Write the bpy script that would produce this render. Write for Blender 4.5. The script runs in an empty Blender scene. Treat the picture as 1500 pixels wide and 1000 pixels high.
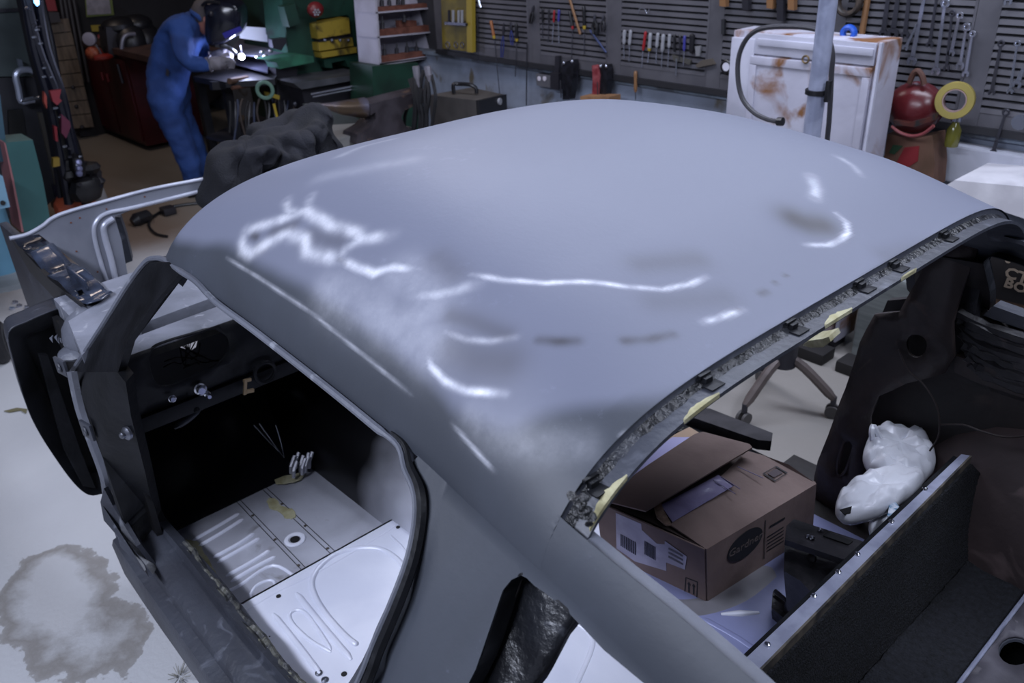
import bpy, bmesh, math, random
import numpy as np
from mathutils import Vector, Matrix
from mathutils.geometry import delaunay_2d_cdt
random.seed(7)
PI = math.pi
SC = bpy.context.scene
COL = SC.collection

# ------------------------------------------------------------------ camera
CF, CTH, CRO, CYW = 1224.5, .48360, -.0480, 2.43409
_h = np.array([math.cos(CYW)*math.cos(CTH), math.sin(CYW)*math.cos(CTH), -math.sin(CTH)])
_r = np.array([math.sin(CYW), -math.cos(CYW), 0.]); _u = np.cross(_r, _h)
CR = _r*math.cos(CRO)+_u*math.sin(CRO); CU = -_r*math.sin(CRO)+_u*math.cos(CRO)
CP = np.array([0, -1.13, 1.90])
cam = bpy.data.cameras.new('camera'); cam.sensor_width = 36; cam.lens = CF/1500*36
cam.clip_start = .02; cam.clip_end = 60
cam.dof.use_dof = True; cam.dof.focus_distance = 1.45; cam.dof.aperture_fstop = 7.0
co = bpy.data.objects.new('camera', cam); COL.objects.link(co)
co.matrix_world = Matrix(((CR[0], CU[0], -_h[0], CP[0]), (CR[1], CU[1], -_h[1], CP[1]), (CR[2], CU[2], -_h[2], CP[2]), (0, 0, 0, 1)))
SC.camera = co

# ------------------------------------------------------------------ light
SC.view_settings.view_transform = 'Standard'; SC.view_settings.look = 'None'
SC.view_settings.gamma = 1; SC.view_settings.use_curve_mapping = False
SC.view_settings.exposure = 0.0
w = bpy.data.worlds.new('world'); SC.world = w; w.use_nodes = True
w.node_tree.nodes['Background'].inputs[0].default_value = (.50, .55, .80, 1)
w.node_tree.nodes['Background'].inputs[1].default_value = .02
def area(name, loc, target, sx, sy, power, color=(.76, .82, 1.0)):
    l = bpy.data.lights.new(name, 'AREA'); l.shape = 'RECTANGLE'; l.size = sx; l.size_y = sy; l.energy = power; l.color = color
    o = bpy.data.objects.new(name, l); COL.objects.link(o); o.location = loc
    d = Vector(target)-Vector(loc); o.rotation_euler = d.to_track_quat('-Z', 'Y').to_euler(); o['kind'] = 'structure'
    return o
CEIL = 3.3
area('ceiling_tube_or_added_light', (-1.3, -2.4, CEIL-.2), (-1.5, -.5, .2), 2.6, .3, 118)
area('ceiling_tube_or_added_light', (-1.9, 1.5, CEIL-.12), (-1.7, 1.0, 0), 3.6, .5, 100)
area('ceiling_tube_or_added_light', (-4.2, 1.6, CEIL-.12), (-4.2, 1.6, 0), 1.2, .3, 16, (.95, .85, .85))
area('ceiling_tube_or_added_light', (-7.6, .6, CEIL-.12), (-7.6, .6, 0), 1.2, .3, 12, (1., .82, .72))
area('ceiling_tube_or_added_light', (.5, .6, CEIL-.12), (-.3, .5, 0), 1.2, .3, 42)  # unseen lamp added to brighten the box, bag and rear cabin

# ------------------------------------------------------------------ helpers
def at(px, py, x=None, y=None, z=None):
    "the point of the place seen at a pixel of the photograph, on the plane x, y or z ="
    d = _h*CF+CR*(px-750)+CU*(500-py)
    if z is not None: t = (z-CP[2])/d[2]
    elif y is not None: t = (y-CP[1])/d[1]
    else: t = (x-CP[0])/d[0]
    return Vector(CP+d*t)
def lin(h):
    if isinstance(h, str):
        h = h.lstrip('#'); c = [int(h[i:i+2], 16)/255 for i in (0, 2, 4)]
        return tuple((v/12.92 if v <= .04045 else ((v+.055)/1.055)**2.4) for v in c)+(1,)
    return tuple(h)+(1,)
MATS = {}
def mat(name, c, rough=.5, metal=0., c2=None, scale=8., mix=(.4, .6), bump=0., bscale=40., c3=None, scale3=3., mix3=(.6, .7), emit=None, estr=0, alpha=None, detail=6, spec=.5, aniso=None):
    if name in MATS: return MATS[name]
    m = bpy.data.materials.new(name); m.use_nodes = True; nt = m.node_tree; N = nt.nodes; L = nt.links
    b = N['Principled BSDF']; b.inputs['Roughness'].default_value = rough; b.inputs['Metallic'].default_value = metal
    b.inputs['Base Color'].default_value = lin(c); b.inputs['Specular IOR Level'].default_value = spec
    tc = N.new('ShaderNodeTexCoord')
    out = None
    def noise(s, mx, det=detail, dist=.4):
        n = N.new('ShaderNodeTexNoise'); n.inputs['Scale'].default_value = s; n.inputs['Detail'].default_value = det; n.inputs['Distortion'].default_value = dist
        if aniso:
            mp = N.new('ShaderNodeMapping'); mp.inputs['Scale'].default_value = aniso; L.new(tc.outputs['Object'], mp.inputs[0]); L.new(mp.outputs[0], n.inputs['Vector'])
        else: L.new(tc.outputs['Object'], n.inputs['Vector'])
        r = N.new('ShaderNodeMapRange'); r.inputs[1].default_value = mx[0]; r.inputs[2].default_value = mx[1]; L.new(n.outputs[0], r.inputs[0])
        return r.outputs[0]
    if c2 is not None:
        mx = N.new('ShaderNodeMix'); mx.data_type = 'RGBA'; mx.inputs[6].default_value = lin(c); mx.inputs[7].default_value = lin(c2)
        L.new(noise(scale, mix), mx.inputs[0]); out = mx.outputs[2]
    if c3 is not None:
        mx = N.new('ShaderNodeMix'); mx.data_type = 'RGBA'; mx.inputs[6].default_value = lin(c); mx.inputs[7].default_value = lin(c3)
        if out is not None: L.new(out, mx.inputs[6])
        L.new(noise(scale3, mix3, 8, 1.), mx.inputs[0]); out = mx.outputs[2]
    if out is not None: L.new(out, b.inputs['Base Color'])
    if bump:
        n = N.new('ShaderNodeTexNoise'); n.inputs['Scale'].default_value = bscale; n.inputs['Detail'].default_value = 5; L.new(tc.outputs['Object'], n.inputs['Vector'])
        bp = N.new('ShaderNodeBump'); bp.inputs['Strength'].default_value = bump; bp.inputs['Distance'].default_value = .01
        L.new(n.outputs[0], bp.inputs['Height']); L.new(bp.outputs[0], b.inputs['Normal'])
    if emit: b.inputs['Emission Color'].default_value = lin(emit); b.inputs['Emission Strength'].default_value = estr
    if alpha is not None: b.inputs['Alpha'].default_value = alpha
    MATS[name] = m; return m
def thing(name, label, cat, loc=(0, 0, 0), group=None):
    o = bpy.data.objects.new(name, None); COL.objects.link(o); o.location = loc; o.empty_display_size = .05
    o['label'] = label; o['category'] = cat; o['_e'] = 1
    if group: o['group'] = group
    return o
def tag(o, label=None, cat=None, group=None, kind=None):
    for k, v in (('label', label), ('category', cat), ('group', group), ('kind', kind)):
        if v: o[k] = v
    return o
def struct(o): o['kind'] = 'structure'; return o
def mesh_of(vs, fs, name='m'):
    me = bpy.data.meshes.new(name); me.from_pydata([tuple(v) for v in vs], [], fs); me.validate(); me.update(); return me
def fixn(me):
    bm = bmesh.new(); bm.from_mesh(me); bmesh.ops.recalc_face_normals(bm, faces=bm.faces[:]); bm.to_mesh(me); bm.free(); return me
class MB:
    "collects shapes of ONE part in world coordinates"
    def __init__(s): s.v = []; s.f = []; s.mi = []; s.k = 0
    def add(s, vs, fs):
        n = len(s.v); s.v += [Vector(v) for v in vs]; s.f += [tuple(i+n for i in f) for f in fs]; s.mi += [s.k]*len(fs); return s
    def box(s, c, d, R=None, bev=0.):
        c = Vector(c); hx, hy, hz = d[0]/2, d[1]/2, d[2]/2; R = R or Matrix.Identity(3)
        if bev <= 0:
            P = [(a*hx, b*hy, e*hz) for a in (-1, 1) for b in (-1, 1) for e in (-1, 1)]
            F = [(0, 1, 3, 2), (4, 6, 7, 5), (0, 4, 5, 1), (2, 3, 7, 6), (0, 2, 6, 4), (1, 5, 7, 3)]
            return s.add([c+R@Vector(p) for p in P], F)
        bm = bmesh.new(); bmesh.ops.create_cube(bm, size=1.)
        for v in bm.verts: v.co = Vector((v.co.x*d[0], v.co.y*d[1], v.co.z*d[2]))
        bmesh.ops.bevel(bm, geom=bm.edges[:], offset=min(bev, min(d)*.49), segments=2, profile=.7, affect='EDGES')
        bm.verts.index_update(); s.add([c+R@v.co for v in bm.verts], [tuple(v.index for v in f.verts) for f in bm.faces]); bm.free(); return s
    def lo(s, lo, hi, bev=0.):
        return s.box([(a+b)/2 for a, b in zip(lo, hi)], [abs(b-a) for a, b in zip(lo, hi)], None, bev)
    def prism(s, poly, vec):
        n = len(poly); vec = Vector(vec); P = [Vector(p) for p in poly]
        return s.add(P+[p+vec for p in P], [tuple(range(n)), tuple(range(2*n-1, n-1, -1))]+[(i, i+n, (i+1) % n+n, (i+1) % n) for i in range(n)])
    def rings(s, R, close=True, cap=True, loop=False):
        n = len(R[0]); V = [p for r in R for p in r]; F = []
        m = len(R)
        for i in range(m if loop else m-1):
            for j in range(n if close else n-1):
                a, b = i*n+j, i*n+(j+1) % n; c, d = ((i+1) % m)*n+(j+1) % n, ((i+1) % m)*n+j
                F.append((a, b, c, d))
        if cap and close and not loop: F += [tuple(range(n-1, -1, -1)), tuple(range((m-1)*n, m*n))]
        return s.add(V, F)
    def tube(s, pts, r, n=8, loop=False):
        P = [Vector(p) for p in pts]; m = len(P); R = []
        rr = r if isinstance(r, (list, tuple)) else [r]*m
        up = None
        for i in range(m):
            a = P[(i-1) % m] if (loop or i > 0) else P[i]; b = P[(i+1) % m] if (loop or i < m-1) else P[i]
            t = (b-a).normalized()
            if up is None: up = t.orthogonal().normalized()
            up = (up-t*up.dot(t)); up = up.normalized() if up.length > 1e-6 else t.orthogonal().normalized()
            q = t.cross(up)
            R.append([P[i]+(up*math.cos(2*PI*k/n)+q*math.sin(2*PI*k/n))*rr[i] for k in range(n)])
        return s.rings(R, True, True, loop)
    def cyl(s, a, b, r, n=16, r2=None): return s.tube([a, b], [r, r if r2 is None else r2], n)
    def lathe(s, prof, c, axis=(0, 0, 1), n=20, cap=True):
        ax = Vector(axis).normalized(); u = ax.orthogonal().normalized(); q = ax.cross(u); c = Vector(c)
        return s.rings([[c+ax*h+(u*math.cos(2*PI*k/n)+q*math.sin(2*PI*k/n))*max(r, 1e-4) for k in range(n)] for r, h in prof], True, cap)
    def ball(s, c, r, n=12, sc=(1, 1, 1), R=None):
        c = Vector(c); R = R or Matrix.Identity(3); RR = []
        for i in range(n//2+1):
            a = PI*i/(n//2); RR.append([c+R@Vector((sc[0]*r*max(math.sin(a), .01)*math.cos(2*PI*k/n), sc[1]*r*max(math.sin(a), .01)*math.sin(2*PI*k/n), sc[2]*r*math.cos(a))) for k in range(n)])
        return s.rings(RR)
    def torus(s, c, axis, R, r, n=20, m=8, sq=1.):
        ax = Vector(axis).normalized(); u = ax.orthogonal().normalized(); q = ax.cross(u); c = Vector(c)
        return s.rings([[c+(u*math.cos(2*PI*i/n)+q*math.sin(2*PI*i/n))*(R+r*math.cos(2*PI*k/m))+ax*r*sq*math.sin(2*PI*k/m) for k in range(m)] for i in range(n)], True, False, True)
    def build(s, name, m, parent=None, smooth=True, angle=35):
        org = ROOTS.get(parent.name, Vector((0, 0, 0))) if parent is not None else None
        V = s.v
        if parent is not None: V = [v-org for v in V]
        me = mesh_of(V, s.f, name)
        fixn(me)
        ms = m if isinstance(m, (list, tuple)) else [m]
        for k in ms: me.materials.append(k)
        if len(ms) > 1: me.polygons.foreach_set('material_index', s.mi)
        o = bpy.data.objects.new(name, me); COL.objects.link(o)
        if smooth: me.shade_smooth(); me.set_sharp_from_angle(angle=math.radians(angle))
        if parent is not None: o.parent = parent; ROOTS[o.name] = org
        return o
ROOTS = {}      # object name -> world origin of its coordinates
def T(name, label, cat, loc=(0, 0, 0), group=None):
    o = thing(name, label, cat, loc, group); ROOTS[o.name] = Vector(loc); return o
def solo(mb, name, m, label, cat, group=None, **k):
    "a thing that is one mesh, its origin at its own place"
    V = mb.v; lo = Vector([min(v[i] for v in V) for i in range(3)]); hi = Vector([max(v[i] for v in V) for i in range(3)])
    c = Vector(((lo.x+hi.x)/2, (lo.y+hi.y)/2, lo.z)); mb.v = [v-c for v in V]
    o = mb.build(name, m, None, **k); o.location = c; ROOTS[o.name] = c; mb.v = V
    return tag(o, label, cat, group)
def copy_tree(o, parent=None):
    c = o.copy(); COL.objects.link(c)
    if parent is not None: c.parent = parent
    for ch in list(o.children): copy_tree(ch, c)
    return c
def smooth_line(P, k=6, closed=False):
    P = [Vector(p) for p in P]; n = len(P); out = []
    for i in range(n if closed else n-1):
        a = P[(i-1) % n] if closed or i > 0 else P[i]; b = P[i]; c = P[(i+1) % n]; d = P[(i+2) % n] if closed or i < n-2 else c
        for j in range(k):
            t = j/k; out.append(.5*((2*b)+(c-a)*t+(2*a-5*b+4*c-d)*t*t+(3*b-a-3*c+d)*t**3))
    if not closed: out.append(P[-1])
    return out
def inpoly(p, poly):
    x, y = p; c = False; n = len(poly); j = n-1
    for i in range(n):
        xi, yi = poly[i][:2]; xj, yj = poly[j][:2]
        if (yi > y) != (yj > y) and x < (xj-xi)*(y-yi)/(yj-yi)+xi: c = not c
        j = i
    return c
def dist_seg(p, poly):
    best = 9
    for i in range(len(poly)):
        a = Vector(poly[i][:2]); b = Vector(poly[(i+1) % len(poly)][:2]); ab = b-a
        t = max(0, min(1, (Vector(p)-a).dot(ab)/max(ab.length_squared, 1e-12))); best = min(best, (Vector(p)-a-ab*t).length)
    return best
def sheet(outer, holes, fn, step=.02, thick=0., sub=True):
    "triangulated sheet of a 2-D outline with holes, mapped into space; returns verts, faces"
    def dens(poly):
        out = []
        for i in range(len(poly)):
            a = Vector(poly[i][:2]); b = Vector(poly[(i+1) % len(poly)][:2]); k = max(1, int((b-a).length/step)) if sub else 1
            out += [a+(b-a)*j/k for j in range(k)]
        return out
    loops = [dens(outer)]+[dens(h) for h in holes]; V = []; E = []
    for lp in loops:
        n = len(V); V += lp; E += [(n+i, n+(i+1) % len(lp)) for i in range(len(lp))]
    xs = [p[0] for p in loops[0]]; ys = [p[1] for p in loops[0]]
    x = min(xs)+step/2
    while x < max(xs):
        y = min(ys)+step/2
        while y < max(ys):
            if inpoly((x, y), loops[0]) and not any(inpoly((x, y), h) for h in loops[1:]) and min(dist_seg((x, y), l) for l in loops) > step*.45: V.append(Vector((x, y)))
            y += step
        x += step
    v2, e2, f2, *_ = delaunay_2d_cdt(V, E, [], 0, 1e-5)
    F = []
    for f in f2:
        c = sum((v2[i] for i in f), Vector((0, 0)))/len(f)
        if inpoly(c, loops[0]) and not any(inpoly(c, h) for h in loops[1:]): F.append(tuple(f))
    return [fn(v[0], v[1]) for v in v2], F
def solid(o, t, off=-1):
    md = o.modifiers.new('solid', 'SOLIDIFY'); md.thickness = t; md.offset = off; return md
def ipt(x, xs, ys):
    "smooth monotone interpolation"
    if x <= xs[0]: return ys[0]
    if x >= xs[-1]: return ys[-1]
    i = max(k for k in range(len(xs)) if xs[k] <= x); i = min(i, len(xs)-2)
    h = [xs[k+1]-xs[k] for k in range(len(xs)-1)]; d = [(ys[k+1]-ys[k])/h[k] for k in range(len(h))]
    def sl(k):
        if k == 0: return d[0]
        if k == len(xs)-1: return d[-1]
        if d[k-1]*d[k] <= 0: return 0
        return 2*d[k-1]*d[k]/(d[k-1]+d[k])
    t = (x-xs[i])/h[i]; a, b = sl(i)*h[i], sl(i+1)*h[i]
    return (2*t**3-3*t*t+1)*ys[i]+(t**3-2*t*t+t)*a+(-2*t**3+3*t*t)*ys[i+1]+(t**3-t*t)*b
def text(s, size, m, name, parent=None, loc=(0, 0, 0), R=None, depth=.0006, stretch=1., bold=0.):
    cu = bpy.data.curves.new(name, 'FONT'); cu.body = s; cu.size = size; cu.extrude = depth; cu.align_x = 'CENTER'; cu.align_y = 'CENTER'; cu.resolution_u = 2; cu.offset = bold
    tmp = bpy.data.objects.new('tmp', cu); COL.objects.link(tmp)
    dg = bpy.context.evaluated_depsgraph_get(); me = bpy.data.meshes.new_from_object(tmp.evaluated_get(dg)); bpy.data.objects.remove(tmp)
    org = ROOTS.get(parent.name, Vector((0, 0, 0))) if parent is not None else Vector((0, 0, 0))
    R = R or Matrix.Identity(3)
    for v in me.vertices: v.co = Vector(loc)+R@Vector((v.co.x*stretch, v.co.y, v.co.z))-org
    me.materials.clear(); me.materials.append(m)
    o = bpy.data.objects.new(name, me); COL.objects.link(o)
    if parent is not None: o.parent = parent; ROOTS[o.name] = org
    return o
def frame(x, y):
    "matrix with columns x, y, x cross y"
    x = Vector(x).normalized(); y = Vector(y); y = (y-x*y.dot(x)).normalized(); z = x.cross(y)
    return Matrix((x, y, z)).transposed()
def sweep(mb, path, prof, out=(0, -1, 0)):
    "sweep a profile (a along outward, b along tangent x outward) along a path"
    P = [Vector(p) for p in path]; R = []
    for i in range(len(P)):
        t = (P[min(i+1, len(P)-1)]-P[max(i-1, 0)]).normalized(); o = Vector(out); o = (o-t*o.dot(t)).normalized(); b = t.cross(o)
        R.append([P[i]+o*a+b*c for a, c in prof])
    return mb.rings(R)

# ================================================================== STRUCTURE
STAIN = at(105, 880, z=0)
def fn_mat_floor():
    m = mat('concrete_floor', '#c6c7ca', .62, 0, '#bbbcc0', 1.6, (.35, .7), .2, 60)
    nt = m.node_tree; N = nt.nodes; L = nt.links; b = N['Principled BSDF']
    prev = b.inputs['Base Color'].links[0].from_socket
    # one old spill: a broken tide mark with a shape of its own
    tc = N.new('ShaderNodeTexCoord'); no = N.new('ShaderNodeTexNoise'); no.inputs['Scale'].default_value = 2.6; no.inputs['Detail'].default_value = 10; no.inputs['Roughness'].default_value = .6; L.new(tc.outputs['Object'], no.inputs['Vector'])
    mp = N.new('ShaderNodeMapping'); c = STAIN; mp.inputs['Location'].default_value = (-c[0]-.02, -c[1]+.02, 0); L.new(tc.outputs['Object'], mp.inputs[0])
    m0 = N.new('ShaderNodeMapping'); m0.inputs['Rotation'].default_value = (0, 0, -.25); m0.inputs['Scale'].default_value = (1/.30, 1/.13, 0); L.new(mp.outputs[0], m0.inputs[0])
    ln = N.new('ShaderNodeVectorMath'); ln.operation = 'LENGTH'; L.new(m0.outputs[0], ln.inputs[0])
    sm = N.new('ShaderNodeMath'); sm.operation = 'MULTIPLY_ADD'; sm.inputs[1].default_value = 3.2; L.new(no.outputs[0], sm.inputs[0]); L.new(ln.outputs['Value'], sm.inputs[2])
    r = N.new('ShaderNodeValToRGB'); r.color_ramp.elements[0].position = 0; r.color_ramp.elements[0].color = (.10, .10, .10, 1)
    e = r.color_ramp.elements; e[1].position = .46; e[1].color = (.12, .12, .12, 1)
    for p_, v_ in ((.54, .95), (.575, .75), (.58, 0), (1, 0)):
        a = e.new(p_); a.color = (v_, v_, v_, 1)
    dv = N.new('ShaderNodeMath'); dv.operation = 'MULTIPLY'; dv.inputs[1].default_value = .2; L.new(sm.outputs[0], dv.inputs[0])
    L.new(dv.outputs[0], r.inputs[0]); mx = N.new('ShaderNodeMix'); mx.data_type = 'RGBA'; mx.inputs[7].default_value = lin('#77716a')
    ml = N.new('ShaderNodeMath'); ml.operation = 'MULTIPLY'; ml.inputs[1].default_value = .8; L.new(r.outputs[0], ml.inputs[0])
    L.new(ml.outputs[0], mx.inputs[0]); L.new(prev, mx.inputs[6])
    # the darker, browner and dirtier working floor of the shop beyond the clean bay
    n3 = N.new('ShaderNodeTexNoise'); n3.inputs['Scale'].default_value = 1.2; n3.inputs['Detail'].default_value = 6; L.new(tc.outputs['Object'], n3.inputs['Vector'])
    sx = N.new('ShaderNodeSeparateXYZ'); L.new(tc.outputs['Object'], sx.inputs[0])
    ad = N.new('ShaderNodeMath'); ad.operation = 'MULTIPLY_ADD'; ad.inputs[1].default_value = 1.4; L.new(n3.outputs[0], ad.inputs[0]); L.new(sx.outputs[0], ad.inputs[2])
    mr = N.new('ShaderNodeMapRange'); mr.inputs[1].default_value = -4.1; mr.inputs[2].default_value = -5.1; L.new(ad.outputs[0], mr.inputs[0])
    m2 = N.new('ShaderNodeMix'); m2.data_type = 'RGBA'; m2.inputs[7].default_value = lin('#6b5c50'); L.new(mr.outputs[0], m2.inputs[0]); L.new(mx.outputs[2], m2.inputs[6])
    # dusty, unpainted strip between the bay and the tool wall
    ay = N.new('ShaderNodeMath'); ay.operation = 'MULTIPLY_ADD'; ay.inputs[1].default_value = .5; L.new(n3.outputs[0], ay.inputs[0]); L.new(sx.outputs[1], ay.inputs[2])
    my = N.new('ShaderNodeMapRange'); my.inputs[1].default_value = .9; my.inputs[2].default_value = 1.35; my.inputs[4].default_value = .85; L.new(ay.outputs[0], my.inputs[0])
    m4 = N.new('ShaderNodeMix'); m4.data_type = 'RGBA'; m4.inputs[7].default_value = lin('#807a72'); L.new(my.outputs[0], m4.inputs[0]); L.new(m2.outputs[2], m4.inputs[6]); m2 = m4
    L.new(m2.outputs[2], b.inputs['Base Color']); return m
M_floor = fn_mat_floor()
struct(MB().lo((-10.2, -4.2, -.12), (3.6, 2.95, 0)).build('floor', M_floor, None, False))
M_found = mat('painted_foundation', '#8d97aa', .7, 0, '#6d7380', 3, (.35, .7), .3, 30, '#5b5448', 4, (.62, .72))
M_wallhi = mat('dark_wall', '#34343a', .8, 0, '#26262b', 3)
M_back = mat('dark_back_wall', '#2a272a', .85, 0, '#1c1a1c', 3)
M_ceil = mat('ceiling_panel', '#55555a', .9)
WY = 2.70
struct(MB().lo((-10.2, WY, 0), (3.6, WY+.18, .93)).build('wall_right', M_found, None, False))
struct(MB().lo((-10.2, WY+.05, .93), (3.6, WY+.2, CEIL)).build('wall_right_upper', M_wallhi, None, False))
struct(MB().lo((-10.2, WY-.03, .93), (3.6, WY+.05, .955)).build('trim_1', mat('sill_dirty', '#74808f', .6, 0, '#474b52', 6), None, False))
struct(MB().lo((-10.35, -4.2, 0), (-10.2, 2.9, CEIL)).build('wall_back', M_back, None, False))
struct(MB().lo((-10.2, -4.35, 0), (3.6, -4.2, CEIL)).build('wall_left', mat('light_wall', '#9a9ba2', .8), None, False))
struct(MB().lo((3.6, -4.2, 0), (3.75, 2.9, CEIL)).build('wall_front', mat('light_wall', '#9a9ba2', .8), None, False))
struct(MB().lo((-10.2, -4.2, CEIL), (3.6, 2.9, CEIL+.1)).build('ceiling', M_ceil, None, False))

# ================================================================== CAR BODY SHELL
RX = [-1.83, -1.6, -1.3, -1.0, -.75, -.525]; RH = [.102, .183, .241, .256, .225, .148]
def zr(x): return ipt(x, [-1.83, -1.7, -1.4, -1.1, -.9, -.525], [1.22, 1.262, 1.262, 1.255, 1.245, 1.235])
def wr(x): return ipt(x, [-1.83, -1.7, -1.3, -.9, -.525], [.575, .60, .612, .62, .655])
def nr(x): return 4.3+1.7*min(1, max(0, (x+.95)/.425))
def roof_pt(x, th):
    s, c = math.sin(th), math.cos(th)
    return Vector((x, wr(x)*s, zr(x)+ipt(x, RX, RH)*max(0, 1-abs(s)**nr(x))**(1/1.5)))
MARK_b = [  # dent and crease highlights drawn as pale marks; one is a real chip
 (0.006, 1, [(-0.634, 0.123, 1.427), (-0.613, 0.119, 1.418), (-0.596, 0.096, 1.411), (-0.591, 0.065, 1.41), (-0.593, 0.034, 1.41), (-0.61, -0.009, 1.417)]),
 (0.012, 0.5, [(-0.721, 0.185, 1.458), (-0.693, 0.157, 1.45), (-0.676, 0.123, 1.444)]),
 (0.008, 0.35, [(-0.749, 0.318, 1.461), (-0.708, 0.307, 1.451), (-0.681, 0.287, 1.443)]),
 (0.0055, 0.9, [(-0.855, -0.468, 1.442), (-0.802, -0.451, 1.443), (-0.751, -0.423, 1.445), (-0.708, -0.375, 1.445), (-0.675, -0.344, 1.438), (-0.646, -0.306, 1.43), (-0.634, -0.263, 1.427), (-0.633, -0.226, 1.426)]),
 (0.006, 0.8, [(-0.827, -0.543, 1.39), (-0.788, -0.539, 1.392), (-0.746, -0.526, 1.4), (-0.719, -0.509, 1.408)]),
 (0.007, 1, [(-0.84, -0.565, 1.367), (-0.82, -0.576, 1.353), (-0.782, -0.582, 1.347), (-0.74, -0.581, 1.35), (-0.678, -0.565, 1.364)]),
 (0.012, 0.6, [(-0.927, -0.526, 1.407), (-0.88, -0.512, 1.417), (-0.854, -0.495, 1.427), (-0.833, -0.474, 1.437)]),
 (0.014, 0.8, [(-1.434, -0.539, 1.383), (-1.383, -0.524, 1.403), (-1.333, -0.506, 1.422), (-1.308, -0.494, 1.432), (-1.291, -0.482, 1.44), (-1.254, -0.487, 1.439), (-1.196, -0.49, 1.439), (-1.119, -0.486, 1.443), (-1.099, -0.492, 1.439), (-1.046, -0.472, 1.45)]),
 (0.015, 0.8, [(-1.434, -0.539, 1.383), (-1.425, -0.553, 1.371), (-1.408, -0.563, 1.361), (-1.367, -0.564, 1.364), (-1.331, -0.546, 1.388), (-1.29, -0.524, 1.411), (-1.234, -0.523, 1.414), (-1.208, -0.536, 1.402), (-1.164, -0.534, 1.405), (-1.11, -0.527, 1.412)]),
 (0.009, 1, [(-1.11, -0.527, 1.412), (-1.062, -0.527, 1.411), (-1.02, -0.525, 1.413), (-0.993, -0.508, 1.425), (-0.944, -0.494, 1.432)]),
 (0.012, 0.5, [(-1.38, -0.474, 1.438), (-1.342, -0.492, 1.431), (-1.3, -0.49, 1.435)]),
 (0.012, 0.4, [(-1.32, -0.455, 1.453), (-1.291, -0.482, 1.44)]),
 (0.012, 0.6, [(-1.099, -0.492, 1.439), (-1.118, -0.514, 1.423), (-1.11, -0.527, 1.412)]),
 (0.05, 0.42, [(-1.098, -0.566, 1.369), (-0.989, -0.561, 1.374), (-0.897, -0.564, 1.368), (-0.84, -0.565, 1.367)]),
 (0.045, 0.4, [(-0.967, -0.508, 1.424), (-0.873, -0.517, 1.412), (-0.898, -0.55, 1.384)]),
 (0.03, 0.3, [(-0.71, -0.597, 1.331), (-0.664, -0.602, 1.325), (-0.603, -0.59, 1.334), (-0.552, -0.563, 1.345)]),
 (0.006, 0.8, [(-0.578, -0.305, 1.402), (-0.572, -0.269, 1.4), (-0.567, -0.232, 1.399)]),
 (0.004, 1, [(-0.525, -0.524, 1.356), (-0.522, -0.518, 1.357), (-0.52, -0.511, 1.359)]),
 (0.004, 0.4, [(-1.452, -0.577, 1.337), (-1.308, -0.583, 1.34), (-1.117, -0.587, 1.336), (-0.939, -0.595, 1.32), (-0.834, -0.601, 1.312)]),
 (0.004, 0.5, [(-0.741, -0.607, 1.313), (-0.691, -0.614, 1.305), (-0.639, -0.621, 1.297)]),
 (0.02, 0.35, [(-1.448, -0.31, 1.473), (-1.477, -0.244, 1.472), (-1.458, -0.189, 1.478)]),
 (0.03, 0.2, [(-1.362, -0.407, 1.468), (-1.303, -0.369, 1.483), (-1.234, -0.295, 1.498)]),
]
MARK_d = [
 (0.038, 1, [(-0.659, 0.039, 1.437), (-0.641, 0.05, 1.43), (-0.627, 0.07, 1.425)]),
 (0.03, 0.4, [(-0.697, -0.29, 1.449), (-0.68, -0.251, 1.444), (-0.664, -0.21, 1.439)]),
 (0.02, 0.5, [(-0.834, -0.525, 1.405), (-0.796, -0.519, 1.408), (-0.735, -0.513, 1.408)]),
 (0.01, 0.9, [(-0.688, -0.496, 1.41), (-0.669, -0.485, 1.41), (-0.651, -0.467, 1.41)]),
 (0.009, 0.8, [(-0.612, -0.421, 1.407), (-0.596, -0.394, 1.404), (-0.585, -0.36, 1.403)]),
 (0.008, 0.9, [(-0.574, -0.178, 1.402), (-0.574, -0.168, 1.402)]),
 (0.005, 0.8, [(-0.578, -0.138, 1.404), (-0.579, -0.136, 1.404)]),
 (0.005, 0.8, [(-0.581, -0.108, 1.405), (-0.581, -0.106, 1.405)]),
 (0.04, 0.5, [(-0.799, -0.555, 1.379), (-0.746, -0.551, 1.382), (-0.706, -0.539, 1.388)]),
 (0.012, 0.8, [(-1.396, -0.543, 1.385), (-1.378, -0.543, 1.386)]),
 (0.016, 0.8, [(-1.354, -0.555, 1.375), (-1.333, -0.551, 1.381)]),
 (0.03, 0.4, [(-1.225, -0.515, 1.42), (-1.176, -0.51, 1.425), (-1.141, -0.505, 1.43)]),
 (0.02, 0.5, [(-1.335, -0.53, 1.403), (-1.29, -0.511, 1.421)]),
 (0.03, 0.3, [(-0.636, -0.333, 1.425), (-0.618, -0.298, 1.419), (-0.595, -0.237, 1.41)]),
 (0.03, 0.3, [(-0.531, 0.105, 1.385), (-0.506, 0.214, 1.383)]),
 (0.03, 0.35, [(-0.929, -0.471, 1.445), (-0.882, -0.478, 1.439)]),
 (0.004, 0.6, [(-1.119, -0.528, 1.411), (-1.099, -0.527, 1.411), (-1.092, -0.529, 1.41)]),
 (0.004, 0.6, [(-0.569, -0.272, 1.399), (-0.571, -0.236, 1.4)]),
]
SAND = [(-1.858, -0.539, 1.259), (-1.462, -0.574, 1.34), (-1.211, -0.581, 1.346), (-0.991, -0.589, 1.332), (-0.844, -0.597, 1.32), (-0.751, -0.611, 1.303), (-0.679, -0.613, 1.308), (-0.614, -0.603, 1.322), (-0.562, -0.575, 1.34), (-0.554, -0.55, 1.352)]
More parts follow.
